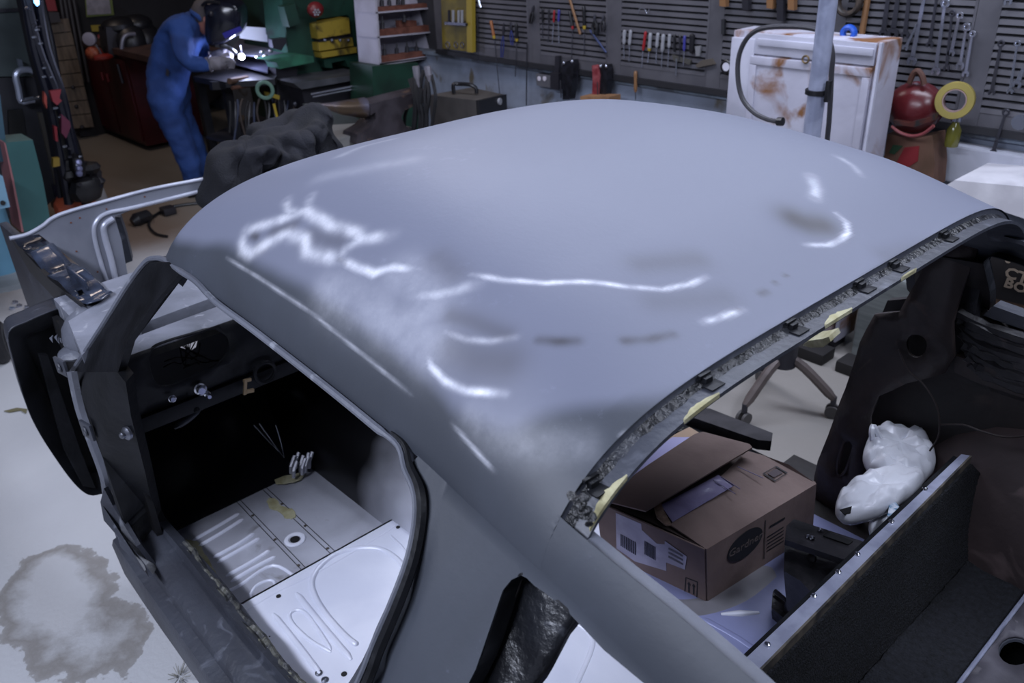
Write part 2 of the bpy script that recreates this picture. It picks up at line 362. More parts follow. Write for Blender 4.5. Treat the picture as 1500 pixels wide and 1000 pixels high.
DENTS = [((-0.638, 0.046), 0.055, -0.0045), ((-0.754, -0.557), 0.07, -0.005), ((-0.718, -0.323), 0.09, -0.003), ((-0.786, -0.516), 0.05, -0.0025), ((-1.182, -0.506), 0.04, -0.003), ((-1.029, -0.501), 0.04, 0.002)]

car = T('car_body_shell', 'bare car body shell in sanded grey primer without glass or doors in the foreground', 'car', (-1.2, 0, 0))

def primer():
    m = bpy.data.materials.new('sanded_primer'); m.use_nodes = True; nt = m.node_tree; N = nt.nodes; L = nt.links; b = N['Principled BSDF']
    tc = N.new('ShaderNodeTexCoord')
    at_ = N.new('ShaderNodeAttribute'); at_.attribute_name = 'marks'; sp = N.new('ShaderNodeSeparateColor'); L.new(at_.outputs['Color'], sp.inputs[0])
    n1 = N.new('ShaderNodeTexNoise'); n1.inputs['Scale'].default_value = 3.; n1.inputs['Detail'].default_value = 8; n1.inputs['Distortion'].default_value = .8; L.new(tc.outputs['Object'], n1.inputs['Vector'])
    n2 = N.new('ShaderNodeTexNoise'); n2.inputs['Scale'].default_value = 55.; n2.inputs['Detail'].default_value = 8; n2.inputs['Roughness'].default_value = .7; L.new(tc.outputs['Object'], n2.inputs['Vector'])
    def mixc(fac, a, c, lo=0., hi=1.):
        r = N.new('ShaderNodeMapRange'); r.inputs[1].default_value = lo; r.inputs[2].default_value = hi; L.new(fac, r.inputs[0])
        x = N.new('ShaderNodeMix'); x.data_type = 'RGBA'; L.new(r.outputs[0], x.inputs[0])
        if isinstance(a, str): x.inputs[6].default_value = lin(a)
        else: L.new(a, x.inputs[6])
        x.inputs[7].default_value = lin(c); return x.outputs[2]
    base = mixc(n1.outputs[0], '#33373f', '#3b404a', .35, .65)
    base = mixc(sp.outputs[2], base, '#686c7d')                 # sanded field
    sc_ = N.new('ShaderNodeMath'); sc_.operation = 'MULTIPLY'; L.new(n2.outputs[0], sc_.inputs[0]); L.new(n1.outputs[0], sc_.inputs[1])
    base = mixc(sc_.outputs[0], base, '#7b7f93', .34, .6)
    base = mixc(sp.outputs[1], base, '#3d3c42')                 # darker marks
    # highlights along dents and creases painted pale, plus one chip, broken up by scratches
    ad = N.new('ShaderNodeMath'); ad.operation = 'MULTIPLY_ADD'; ad.inputs[1].default_value = .9; ad.inputs[2].default_value = .55; L.new(n2.outputs[0], ad.inputs[0])
    n4 = N.new('ShaderNodeTexNoise'); n4.inputs['Scale'].default_value = 17.; n4.inputs['Detail'].default_value = 9; n4.inputs['Roughness'].default_value = .65; L.new(tc.outputs['Object'], n4.inputs['Vector'])
    r4 = N.new('ShaderNodeMapRange'); r4.inputs[1].default_value = .3; r4.inputs[2].default_value = .62; r4.inputs[3].default_value = .45; r4.inputs[4].default_value = 1.15; L.new(n4.outputs[0], r4.inputs[0])
    m5 = N.new('ShaderNodeMath'); m5.operation = 'MULTIPLY'; L.new(sp.outputs[0], m5.inputs[0]); L.new(r4.outputs[0], m5.inputs[1])
    mu = N.new('ShaderNodeMath'); mu.operation = 'MULTIPLY'; L.new(ad.outputs[0], mu.inputs[0]); L.new(m5.outputs[0], mu.inputs[1])
    base = mixc(mu.outputs[0], base, '#e6e8f2')
    L.new(base, b.inputs['Base Color'])
    rr = N.new('ShaderNodeMapRange'); rr.inputs[3].default_value = .56; rr.inputs[4].default_value = .40; L.new(mu.outputs[0], rr.inputs[0]); L.new(rr.outputs[0], b.inputs['Roughness'])
    mm = N.new('ShaderNodeMath'); mm.operation = 'MULTIPLY'; mm.inputs[1].default_value = .35; L.new(mu.outputs[0], mm.inputs[0]); L.new(mm.outputs[0], b.inputs['Metallic'])
    bp = N.new('ShaderNodeBump'); bp.inputs['Strength'].default_value = .10; bp.inputs['Distance'].default_value = .004; L.new(n2.outputs[0], bp.inputs['Height']); L.new(bp.outputs[0], b.inputs['Normal'])
    b.inputs['Specular IOR Level'].default_value = .6
    MATS['primer'] = m; return m
M_pr = primer()
M_blk = mat('black_primer', '#191a1e', .45, 0, '#0f1013', 9, (.4, .65), .2, 35, '#26282e', 14, (.66, .8), spec=.22)
M_blk2 = mat('dark_cavity', '#0c0c0e', .6, 0, '#141418', 12)
M_gry = mat('grey_primer_plain', '#62656f', .5, 0, '#545761', 6, (.4, .6), .2, 60, '#83868f', 18, (.62, .72))
M_drk = mat('charcoal_primer', '#3b3e47', .48, 0, '#32343c', 5, (.4, .6), .2, 60, '#5a5d67', 16, (.62, .72))
M_slv = mat('silver_panel', '#e2e4f0', .34, .1, '#d0d3e2', 4, (.35, .65), .05, 60)
M_slvd = mat('silver_floor', '#b9bbc6', .34, .15, '#a3a4ae', 5, (.4, .6), .12, 40, '#6d6a66', 9, (.64, .74))
M_seal = mat('old_sealer', '#17181b', .32, 0, '#3c3e44', 20, (.5, .7), 1.0, 60)
M_rust = mat('dark_brown_steel', '#3f3533', .5, 0, '#2b2423', 6, (.4, .6), .25, 40, '#5e4b44', 8, (.6, .72))
M_cream = mat('old_filler', '#b9b596', .8, 0, '#9a946f', 20, (.4, .6), .4, 50)
M_chrome = mat('bright_steel', '#d8dae2', .18, 1.)
M_steel = mat('worn_steel', '#7d808a', .35, .8, '#5a5c63', 14)

def Yf(x, z):
    w = wr(x)
    t = topz(x); k = max(1e-3, t-.6)
    return ipt(z, [.2, .33, .45, .65, .65+(t-.65)*.35, .65+(t-.65)*.62, .65+(t-.65)*.84, t], [.765, .79, .80, .86, .862, .80, .715, w])
def topz(x): return zr(x) if x <= -.525 else ipt(x, [-.525, -.27, 0, .3, .6], [1.235, 1.175, 1.10, 1.0, .93])
def side_hit(px, py):
    d = Vector(_h*CF+CR*(px-750)+CU*(500-py)); P = Vector(CP); a, b = .0002, .0045
    t = a
    while t < b:
        Q = P+d*t
        if Q.y >= -Yf(Q.x, min(Q.z, topz(Q.x))): return Q
        t += 4e-6
    return Q
# --- roof and quarter skin, one pressing
NT, NX = 331, 261
xs = [-1.83+(1.305)*i/(NX-1) for i in range(NX)]
V = []; F = []
def header_bend(x, y):      # the header sits a touch further forward in the middle
    return x
for x in xs:
    for j in range(NT):
        th = PI/2*(j/(NT-1)*2-1); V.append(roof_pt(x, th))
for i in range(NX-1):
    for j in range(NT-1):
        a = i*NT+j; F.append((a, a+1, a+NT+1, a+NT))
# dents
def bumpat(v, c, r, h):
    d = ((v.x-c[0])**2+(v.y-c[1])**2)/(r*r)
    if d < 6: v.z += h*math.exp(-d)
for v in V:
    for c, r, h in DENTS: bumpat(v, c, r, h)
# rear roll of the header and rear lip are separate parts; quarter strips behind the glass corner
def gz(x): return ipt(x, [-.525, -.49, -.42, -.37, -.27, 0, .3, .6], [1.295, 1.292, 1.276, 1.264, 1.238, 1.165, 1.075, 1.0])
def gy(x): return ipt(x, [-.525, -.49, -.37, -.27, 0, .3, .6], [.622, .626, .618, .614, .622, .63, .63])
base = len(V); xr = [-.525+.0225*i for i in range(0, 42)]; NS = 9
for s in (-1, 1):
    b0 = len(V)
    for x in xr:
        for k in range(NS):
            u = k/(NS-1); yy = gy(x)+(.655-gy(x))*math.sin(u*PI/2); z0 = gz(x); z1 = topz(x)
            V.append(Vector((x, s*yy, z1+(z0-z1)*(max(0, 1-(yy/.655)**6)/(1-(gy(x)/.655)**6))**.667)))
    for i in range(len(xr)-1):
        for k in range(NS-1):
            a = b0+i*NS+k; F.append((a, a+1, a+NS+1, a+NS))
# quarter side skin with door edge and vent opening
door_px = [(598, 684), (610, 712), (614, 740), (611, 775), (600, 822), (578, 880), (552, 940), (530, 995)]
dh = [side_hit(*p) for p in door_px]
vent_px = [(740, 862), (752, 847), (763, 842), (775, 844), (800, 866), (830, 893), (890, 948), (950, 1003), (1010, 1060), (780, 1130), (640, 1090), (665, 1045), (700, 978), (722, 915)]
vh = [side_hit(*p) for p in vent_px]
VENT = [(p.x, p.z) for p in vh]
outer = [(x, topz(x)) for x in [xs[i] for i in range(NX) if xs[i] > dh[0].x+.004]]+[(x, topz(x)) for x in xr[1:]]
outer += [(xr[-1], .45), (-.70, .45), (-.74, .6), (-.775, .8)]+[(p.x, p.z) for p in reversed(dh)][:]
def densify_ok(poly): return poly
for s in (-1, 1):
    dcv = [Vector((p.x, p.z)) for p in dh]
    def rec(x, z):
        if x > -.55 or z > 1.2: return 0
        q = Vector((x, z)); b = 9
        for i in range(len(dcv)-1):
            a = dcv[i]; ab = dcv[i+1]-a; t = max(0, min(1, (q-a).dot(ab)/ab.length_squared)); b = min(b, (q-a-ab*t).length)
        k = max(0, min(1, (.040-b)/.012)); return .011*k*k*(3-2*k)*min(1, (1.2-z)/.08)
    sv, sf = sheet(outer, [VENT], lambda x, z, s=s: Vector((x, s*(Yf(x, z)-rec(x, z)), z)), .013)
    n = len(V); V += sv; F += [tuple(i+n for i in f) for f in sf]
V = [v-ROOTS[car.name] for v in V]
me = mesh_of(V, F, 'roof_skin'); bm = bmesh.new(); bm.from_mesh(me); bmesh.ops.remove_doubles(bm, verts=bm.verts[:], dist=.0012); bmesh.ops.recalc_face_normals(bm, faces=bm.faces[:])
if sum(f.normal.z for f in bm.faces) < 0: bmesh.ops.reverse_faces(bm, faces=bm.faces[:])
bm.to_mesh(me); bm.free()
# marks as a per-vertex attribute fixed on the metal
n = len(me.vertices); X = np.empty(n*3); me.vertices.foreach_get('co', X); X = X.reshape(-1, 3)+np.array(ROOTS[car.name])
def field(marks):
    out = np.zeros(n)
    rn = np.random.RandomState(3)
    for wd, st, pts in marks:
        dmin = np.full(n, 9.)
        if len(pts) == 1: pts = pts*2
        for a, b in zip(pts[:-1], pts[1:]):
            a = np.array(a); b = np.array(b); ab = b-a; L2 = max((ab**2).sum(), 1e-9)
            t = np.clip(((X-a)@ab)/L2, 0, 1); dd = np.linalg.norm(X-a-t[:, None]*ab, axis=1); dmin = np.minimum(dmin, dd)
        env = 1-(.35 if wd < .02 else 0)*np.sin(X[:, 0]*41+X[:, 1]*67+len(pts))**2
        e0 = np.linalg.norm(X-np.array(pts[0]), axis=1); e1 = np.linalg.norm(X-np.array(pts[-1]), axis=1); tl = (.03 if len(pts) > 3 else .014) if wd < .02 and marks is MARK_b else .001
        env = env*np.clip(np.minimum(e0, e1)/tl, .25, 1)
        out = np.maximum(out, env*st*(.45 if wd >= .02 and marks is MARK_b else 1)*np.exp(-(dmin/wd)**2*1.6))
    return out*(X[:, 2] > 1.2)
r = field(MARK_b); g = field(MARK_d)
# the sanded field inside the roof, left rough towards the seams
fx = X[:, 0]; fy = X[:, 1]
bx = np.array([p[0] for p in SAND]); by = np.array([p[1] for p in SAND])
lim = np.interp(fx, bx, by); sm = lambda a: np.clip(a, 0, 1)**2*(3-2*np.clip(a, 0, 1))
wob = .010*np.sin(fx*5.3)+.005*np.sin(fx*17+1)+.002*np.sin(fx*53)
bz = np.interp(fx, bx, np.array([p[2] for p in SAND])); left = sm((X[:, 2]-bz-.004-wob*.5)/.03)
bl = np.where(fy < 0, left, sm((.6-fy)/.05))*sm((-.485-.135*np.exp(-((fy+.63)/.13)**2)-fx-.006*np.sin(fy*19))/.045)*(X[:, 2] > 1.26)
ca = me.color_attributes.new('marks', 'FLOAT_COLOR', 'POINT'); ca.data.foreach_set('color', np.stack([r, g, bl, np.ones(n)], -1).ravel())
me.materials.append(M_pr); me.shade_smooth(); me.set_sharp_from_angle(angle=math.radians(50))
skin = bpy.data.objects.new('roof_skin', me); COL.objects.link(skin); skin.parent = car; solid(skin, .0018).use_rim = False; ROOTS[skin.name] = ROOTS[car.name]

# --- drip rail / door frame lip, left and mirrored right
door_line_px = [(106, 545), (148, 482), (188, 418), (214, 384), (228, 378), (244, 381)]
DL = [at(*p, y=yy) for p, yy in zip(door_line_px, (-.765, -.70, -.635, -.60, -.59, -.585))]
rail_pts = [Vector((x, -wr(x)-.004, zr(x)-.004)) for x in (-1.72, -1.6, -1.45, -1.3, -1.15, -1.0, -.9, -.84)]
rail_pts[0] = at(268, 398, y=-.603); rail_pts[1] = at(290, 413, y=-.606)
DR = [v+Vector((0, -.004, 0)) for v in dh]
LOW = [Vector((-.80, -.86, .80)), Vector((-.80, -.85, .6)), Vector((-.80, -.80, .44))]
LEFT = smooth_line(DL+rail_pts+DR+LOW, 5)
MIR = lambda P: [Vector((v.x, -v.y, v.z)) for v in P]
for P, o in ((LEFT, (0, -1, 0)), (MIR(LEFT), (0, 1, 0))):
    m = MB(); s = -1 if o[1] < 0 else 1
    m.tube([p+Vector((0, s*.002, 0)) for p in P], [.0065 if i < 62 else .0045 for i in range(len(P))], 8); m.build('drip_rail', M_gry, car)
    # gutter behind the lip and the inner seal flange
    def inner(P, k):      # towards the opening
        c = Vector((-1.35, P[0].y, .85)); out = []
        for p in P:
            d = Vector((c.x-p.x, 0, c.z-p.z)).normalized(); out.append(p+d*k)
        return out
    A = inner(P, .0); B = inner(P, .012); C_ = inner(P, .034)
    fl = MB()
    fl.rings([[a+Vector((0, -s*.004, 0)), b+Vector((0, -s*.022, 0)), c+Vector((0, -s*.024, 0)), c+Vector((0, -s*.030, 0)), b+Vector((0, -s*.034, 0)), a+Vector((0, -s*.016, 0))] for a, b, c in zip(A, B, C_)])
    fl.build('door_frame_flange', M_drk, car)
    gr = MB(); Q = inner(P, -.016); gr.tube([q+Vector((0, s*.0006, 0)) for q in Q[62:]], [min(.0075, .002+.0004*i) for i in range(len(Q[62:]))], 6); gr.build('door_frame_groove', M_blk, car)

# --- windscreen pillars
def pillar(s):
    top = [at(214, 384, y=-.598), at(262, 399, y=-.603), at(286, 412, y=-.606)]
    q = [at(214, 384, y=-.598), at(250, 384, y=-.598), at(284, 412, y=-.605), at(262, 402, y=-.605), at(225, 445, y=-.66), at(186, 502, y=-.72), at(172, 548, y=-.745), at(106, 545, y=-.765), at(148, 482, y=-.70), at(188, 418, y=-.635)]
    q = [Vector((v.x, s*abs(v.y), v.z)) for v in q]
    m = MB().prism(q, (0, -s*.018, .0)); m.build('windscreen_pillar', M_blk, car, angle=25)
pillar(-1); pillar(1)
# header rail under the roof front, rear channel with sealer, clips and filler
def across(x, off, y0=-.6, y1=.6, n=40, dz=0.):
    out = []
    for i in range(n+1):
        y = y0+(y1-y0)*i/n; s = min(1, abs(y)/wr(x)); z = zr(x)+ipt(x, RX, RH)*(1-s**nr(x))**(1/1.5)
        out.append(Vector((x+off, y, z+dz)))
    return out
hd = MB(); a = across(-1.83, 0, -.57, .57); hd.rings([[p, p+Vector((.0, 0, -.02)), p+Vector((-.02, 0, -.032)), p+Vector((-.02, 0, -.045)), p+Vector((.07, 0, -.05)), p+Vector((.07, 0, -.012))] for p in a]); hd.build('header_rail', M_drk, car)
ch = MB(); a = across(-.527, 0, -.628, .628, 60)
def shrink(p, k, dz, dx): return Vector((p.x+dx, p.y*(1-k), p.z+dz))
ch.rings([[p, shrink(p, .003, -.012, .003), shrink(p, .006, -.015, .009), shrink(p, .012, -.015, .036), shrink(p, .012, -.021, .036), shrink(p, .02, -.032, -.03), shrink(p, 0, -.004, -.03)] for p in a])
CHN = ch.build('rear_window_channel', M_drk, car, angle=60)
sl = MB(); rn = random.Random(5)
sl.rings([[shrink(p, .003, -.0105, .0025), shrink(p, .006, -.0135+rn.uniform(0, .0025), .008), shrink(p, .008, -.0148, .013+rn.uniform(-.001, .003))] for p in smooth_line(a, 2)], False, False)
sl.build('sealer_bead', M_seal, CHN)
# roof rear edge roll
# left and right channel down the sides of the rear window
for s in (-1, 1):
    cs = MB(); P = [Vector((x, s*(gy(x)), gz(x)-.002)) for x in [-.525+.03*i for i in range(0, 30)]]
    cs.rings([[p, p+Vector((0, -s*.004, -.010)), p+Vector((0, -s*.026, -.012)), p+Vector((0, -s*.026, -.020)), p+Vector((0, .0, -.03))] for p in P])
    cs.build('rear_window_side_channel', M_gry if s < 0 else M_drk, car)
    cr = MB(); rn = random.Random(8+s)
    for k in range(14):
        t = .2+.8*k/13; q = at(832+t*30+rn.uniform(-5, 9), 728+t*34-14*math.sin(t*3)+rn.uniform(-8, 6), x=-.505+.03*t); cr.ball(Vector((q.x, s*abs(q.y), q.z-.004)), rn.uniform(.003, .006), 8, (1.6, 1.2, .45), frame((rn.uniform(-1, 1), 1, 0), (1, 0, -.2)))
    tag(cr.build('sealer_lumps', M_seal, car), kind='stuff')
clip_px = [(868, 700), (1033, 578), (1160, 483), (1262, 413), (1312, 382), (1385, 342)]
for px, py in clip_px:
    p = at(px, py, x=-.518); q = at(px, py+6, x=-.505)
    c = MB(); yy = p.y; s = min(1, abs(yy)/wr(-.527)); z = zr(-.527)+ipt(-.527, RX, RH)*(1-s**nr(-.527))**(1/1.5)
    c.box((-.5215, yy, z-.0045), (.005, .022, .004), None, .0012); c.box((-.517, yy, z-.010), (.008, .014, .009), None, .002); c.box((-.507, yy, z-.0135), (.016, .026, .002), None, .0008)
    c.build('trim_clip', M_blk, CHN)
for x0, x1, wd in ((858, 905, .02), (1005, 1062, .016), (1216, 1248, .02), (1328, 1345, .006)):
    y0 = at(x0, 0, x=-.49).y; 
    def yat(px, py): return at(px, py, x=-.485).y
    lo = {858: (870, 742), 1005: (1008, 622), 1216: (1216, 470), 1328: (1328, 398)}[x0]; hi = {858: (925, 690), 1005: (1060, 578), 1216: (1256, 442), 1328: (1350, 385)}[x0]
    ya, yb = yat(*lo), yat(*hi); f = MB(); R = []
    for k in range(13):
        y = ya+(yb-ya)*k/12; s = min(1, abs(y)/wr(-.527)); z = zr(-.527)+ipt(-.527, RX, RH)*(1-s**nr(-.527))**(1/1.5)-.0135
        ww = wd*.5*(.15+.85*math.sin(PI*k/12))*(1+.15*rn.uniform(-1, 1)); R.append([Vector((-.491-ww, y, z)), Vector((-.491-ww*.5, y, z+.0015)), Vector((-.4905, y, z)), Vector((-.4905, y, z-.006))])
    f.rings(R); tag(f.build('filler_patch', M_cream, CHN), 'cream patch of old filler')

# --- rockers and hinge pillars
for s in (-1, 1):
    r = MB(); prof = [(.655, .37), (.665, .405), (.70, .425), (.705, .405), (.722, .408), (.758, .402), (.772, .392), (.778, .375), (.806, .365), (.812, .35), (.806, .24), (.79, .225), (.70, .225), (.66, .28)]
    R = []
    for i in range(41):
        x = -2.12+(1.75)*i/40; k = max(0, (-1.86-x)/.3)
        R.append([Vector((x, s*(y+.004*math.sin(x*9+y*40)*(.2 if y > .7 else 1)), z+.02*k*(y > .7))) for y, z in prof])
    r.rings(R); RK = r.build('rocker_panel', M_drk if s < 0 else M_blk, car, angle=28)
    sm_ = MB(); rn = random.Random(3); R = []
    for i in range(90):
        x = -1.93+1.5*i/89; yy = .683+.004*math.sin(x*31)+.003*rn.uniform(-1, 1); hh = .416+.0025*rn.uniform(-1, 1)
        R.append([Vector((x, s*(yy-.014), .414)), Vector((x, s*(yy-.008), hh+.002)), Vector((x, s*yy, hh-.003)), Vector((x, s*(yy+.006), hh+.003)), Vector((x, s*(yy+.014), .408))])
    sm_.rings(R, False, False); sm_.build('sill_sealer', mat('sill_sealer', '#55554f', .45, 0, '#2e2f31', 30, (.45, .55), .8, 60, '#a3a088', 14, (.66, .74)), RK)
    # hinge pillar
    hp = MB()
    q = [at(106, 545, y=-.765), at(172, 545, y=-.745), at(184, 560, y=-.745), at(192, 610, y=-.735), at(212, 690, y=-.72), at(228, 760, y=-.70), at(249, 806, y=-.70), at(222, 828, y=-.76), at(196, 805, y=-.785), at(168, 735, y=-.79), at(150, 668, y=-.79), at(128, 600, y=-.785), at(112, 560, y=-.775)]
    q = [Vector((v.x, s*abs(v.y), v.z)) for v in q]
    hp.prism(q, (-.03, -s*.028, 0)); HPL = hp.build('hinge_pillar', M_blk, car, angle=25)
    if s < 0: LHP = HPL
    hr = MB(); hl = smooth_line([at(*p, y=-.79) for p in [(104, 545), (116, 600), (134, 650), (152, 700), (158, 735), (172, 775), (182, 800), (215, 832)]], 4)
    hl = [Vector((v.x, s*abs(v.y), v.z)) for v in hl]; R = []
    rn = random.Random(12)
    for i, v in enumerate(hl):
        k = 1+.15*math.sin(PI*min(1, max(0, (i-10)/16))); R.append([v+Vector((0, 0, 0)), v+Vector((-.018*k, s*.006, -.004)), v+Vector((-.022*k, -s*.01+rn.uniform(-.002, .002), -.01)), v+Vector((.006, -s*.012, 0))])
    hr.rings(R); hr.build('pillar_flange', M_gry, car)
# lower flare of the left hinge pillar
fl = MB(); q = [at(152, 715, y=-.80), at(165, 740, y=-.79), at(200, 800, y=-.79), at(225, 832, y=-.77), at(218, 845, y=-.80), at(176, 800, y=-.815), at(172, 785, y=-.815), at(152, 762, y=-.815), at(147, 735, y=-.812)]
fl.prism(q, (-.004, .012, -.002)); fl.build('pillar_foot', M_drk, car, angle=40)
p = at(187, 634, y=-.742); bt = MB(); bt.lathe([(.017, 0), (.017, .006), (.013, .010), (.009, .012), (.009, .018), (.006, .021), (.0, .021)], p+Vector((0, .002, 0)), (.25, -1, .1), 16); bt.build('door_switch', M_steel, LHP)
for px, py, yy in ((90, 537, -.79), (128, 630, -.80)):
    b_ = MB(); c = at(px, py, y=yy); b_.box(c, (.05, .008, .045), frame((1, .2, 0), (0, 1, 0)), .003); b_.torus(c+Vector((0, -.005, 0)), (0, 1, 0), .010, .003, 14, 6); b_.build('hinge_bracket', M_drk, LHP)

# ------------------------------------------------------------------ cabin floor
def flat(px, z, thick=.004, step=None, holes=()):
    return [at(x, y, z=z) for x, y in px]
def plate(name, px, z, m, parent=car, th=.006, **k):
    P = [at(x, y, z=z) for x, y in px]
    return MB().prism(P, (0, 0, -th)).build(name, m, parent, **k)
def rib(name, px, z, r, h, m, parent=car, n=10, **k):
    "rounded raised bead pressed in a panel along a line"
    P = smooth_line([at(x, y, z=z) for x, y in px], 5) if len(px) > 2 else [at(*px[0], z=z), at(*px[0], z=z).lerp(at(*px[1], z=z), .5), at(*px[1], z=z)]
    mb = MB(); R = []
    for i, p in enumerate(P):
        t = (P[min(i+1, len(P)-1)]-P[max(i-1, 0)]).normalized(); q = Vector((-t.y, t.x, 0)); e = .45 if i in (0, len(P)-1) else 1
        R.append([p+q*r*e*math.cos(a)+Vector((0, 0, -.001+h*e*math.sin(a)**1.5 if math.sin(a) > 0 else -.001)) for a in [PI*j/n for j in range(n+1)]])
    return mb.rings(R, True, True).build(name, m, parent, angle=60, **k)
FZ, SZ = .30, .34
fl = MB(); fl.lo((-2.14, -.665, FZ-.004), (-1.688, .66, FZ)); PAN = fl.build('floor_pan', M_slvd, car)
M_blkgl = mat('black_floor_paint', '#101116', .3, 0, '#0b0b0e', 8, (.4, .6), .1, 20, '#1e2026', 30, (.66, .74))
fl = MB(); fl.prism([(-2.14, -.665, FZ+.002), (-2.30, -.665, FZ+.03), (-2.46, -.665, .47), (-2.46, .66, .47), (-2.30, .66, FZ+.03), (-2.14, .66, FZ+.002)], (0, 0, -.01)); fl.build('toe_board', M_blkgl, car)
# seat riser panel with an opening's worth of pressed shapes
rs = MB(); rs.prism([(-1.690, -.665, SZ), (-1.690, .66, SZ), (-1.12, .66, SZ), (-1.12, -.665, SZ)], (0, 0, -.006)); rs.prism([(-1.690, -.665, SZ), (-1.690, .66, SZ), (-1.696, .66, FZ), (-1.696, -.665, FZ)], (.006, 0, 0)); RIS = rs.build('seat_riser_panel', M_slv, car)
rr = MB(); rr.prism([(-1.12, -.665, SZ-.002), (-1.12, .66, SZ-.002), (-1.10, .66, .42), (-1.10, -.665, .42)], (.01, 0, 0)); rr.prism([(-1.10, -.665, .42), (-1.10, .68, .42), (-.46, .68, .42), (-.46, -.665, .42)], (0, 0, -.006)); M_slb = mat('blue_lit_silver', '#8c91b8', .36, .1, '#7d82a8', 4, (.35, .65), .05, 60); RSF = rr.build('rear_seat_floor', M_slb, car)  # rear floor silver tinted blue, the blue light put into its colour
for a in ([(282, 792), (320, 770), (350, 752)], [(291, 800), (325, 780), (356, 760)], [(312, 817), (350, 796), (372, 781)], [(318, 824), (355, 803), (380, 788)], [(331, 844), (370, 822), (395, 806)], [(338, 852), (375, 830), (404, 815)]): rib('floor_bead', a, FZ, .007, .007, M_slv, PAN)
rib('floor_oval', [(366, 872), (375, 858), (392, 850), (402, 852), (400, 864), (385, 874), (370, 877), (366, 872)], FZ, .005, .005, M_slv, PAN)
rib('floor_step', [(333, 866), (350, 858), (400, 828), (440, 850)], FZ, .006, .006, M_slv, PAN)
for a in ([(345, 733), (447, 840)], [(351, 731), (453, 837)], [(383, 715), (490, 816)], [(389, 713), (496, 812)]):
    p, q = at(*a[0], z=FZ+.0005), at(*a[1], z=FZ+.0005); MB().tube([p, q], .0011, 6).build('floor_seam', M_blk2, PAN)
rn = random.Random(2)
for a in ((333, 737), (298, 756), (265, 772), (370, 755), (403, 790), (437, 828), (413, 738), (447, 770), (480, 803)):
    p = at(*a, z=FZ+.001); MB().lathe([(.0045, 0), (.0045, .0015), (.002, .002), (0, .002)], p, (0, 0, 1), 10).build('weld_spot', mat('weld', '#6a625c', .4, .6), PAN)
for c, rx in (((432, 790), .030),):
    p = at(*c, z=FZ+.0015); MB().torus(p, (0, 0, 1), .024, .007, 28, 8, .6).build('drain_ring', M_slv, PAN); MB().lathe([(.0135, 0), (.0135, .002), (0, .002)], p, (0, 0, 1), 24).build('drain_hole', M_blk2, PAN)
def blob(name, pts, z, m, th=.002, label=None, jag=.0):
    P = [at(x, y, z=z) for x, y in pts]; P = smooth_line(P, 4, True); rn = random.Random(len(pts))
    P = [p+Vector((rn.uniform(-jag, jag), rn.uniform(-jag, jag), 0)) for p in P]
    o = MB().prism(P, (0, 0, th)).build(name, m, PAN); 
    if label: tag(o, label)
    return o
blob('filler_smear', [(261, 792), (288, 793), (301, 812), (312, 832), (324, 850), (320, 850), (304, 829), (290, 812), (272, 803)], FZ, M_cream, .002, 'thin smear of cream filler', .002)
blob('filler_smear', [(392, 733), (402, 730), (414, 742), (430, 748), (432, 758), (420, 760), (408, 750), (394, 743)], FZ, M_cream, .003, None, .003)
blob('filler_smear', [(404, 703), (420, 698), (440, 694), (448, 690), (440, 703), (420, 708), (406, 709)], FZ+.01, M_cream, .004, None, .003)
# riser pressings
rib('panel_bead', [(524, 945), (505, 930), (478, 900), (461, 872), (457, 850), (470, 828), (495, 810), (530, 802), (560, 805), (585, 822), (602, 850), (606, 900), (590, 935)], SZ, .009, .0075, M_slv, RIS)
rib('panel_bead', [(434, 868), (470, 913), (515, 966)], SZ, .009, .007, M_slv, RIS)
rib('panel_bead', [(400, 898), (440, 948), (470, 988)], SZ, .008, .007, M_slv, RIS)
rib('panel_bead', [(485, 955), (455, 938), (430, 915), (424, 900), (436, 893), (450, 900), (468, 925), (485, 952)], SZ, .006, .006, M_slv, RIS)
rib('panel_bead', [(572, 784), (598, 812)], SZ, .007, .006, M_slv, RIS)
rib('panel_bead', [(605, 752), (560, 782), (470, 835), (400, 870), (338, 908)], SZ, .004, .003, M_slv, RIS)
for c, r_ in (((408, 873), .0065), ((583, 772), .006), ((504, 987), .007), ((459, 864), .002), ((395, 932), .002)):
    MB().lathe([(r_, 0), (r_, .0012), (0, .0012)], at(*c, z=SZ+.0004), (0, 0, 1), 18).build('panel_hole', M_blk2, RIS)
for c in ((467, 986), (476, 996)):
    MB().lathe([(.0085, 0), (.0085, .003), (.005, .0045), (.004, .002), (0, .002)], at(*c, z=SZ), (0, 0, 1), 18).build('panel_screw', M_steel, RIS)
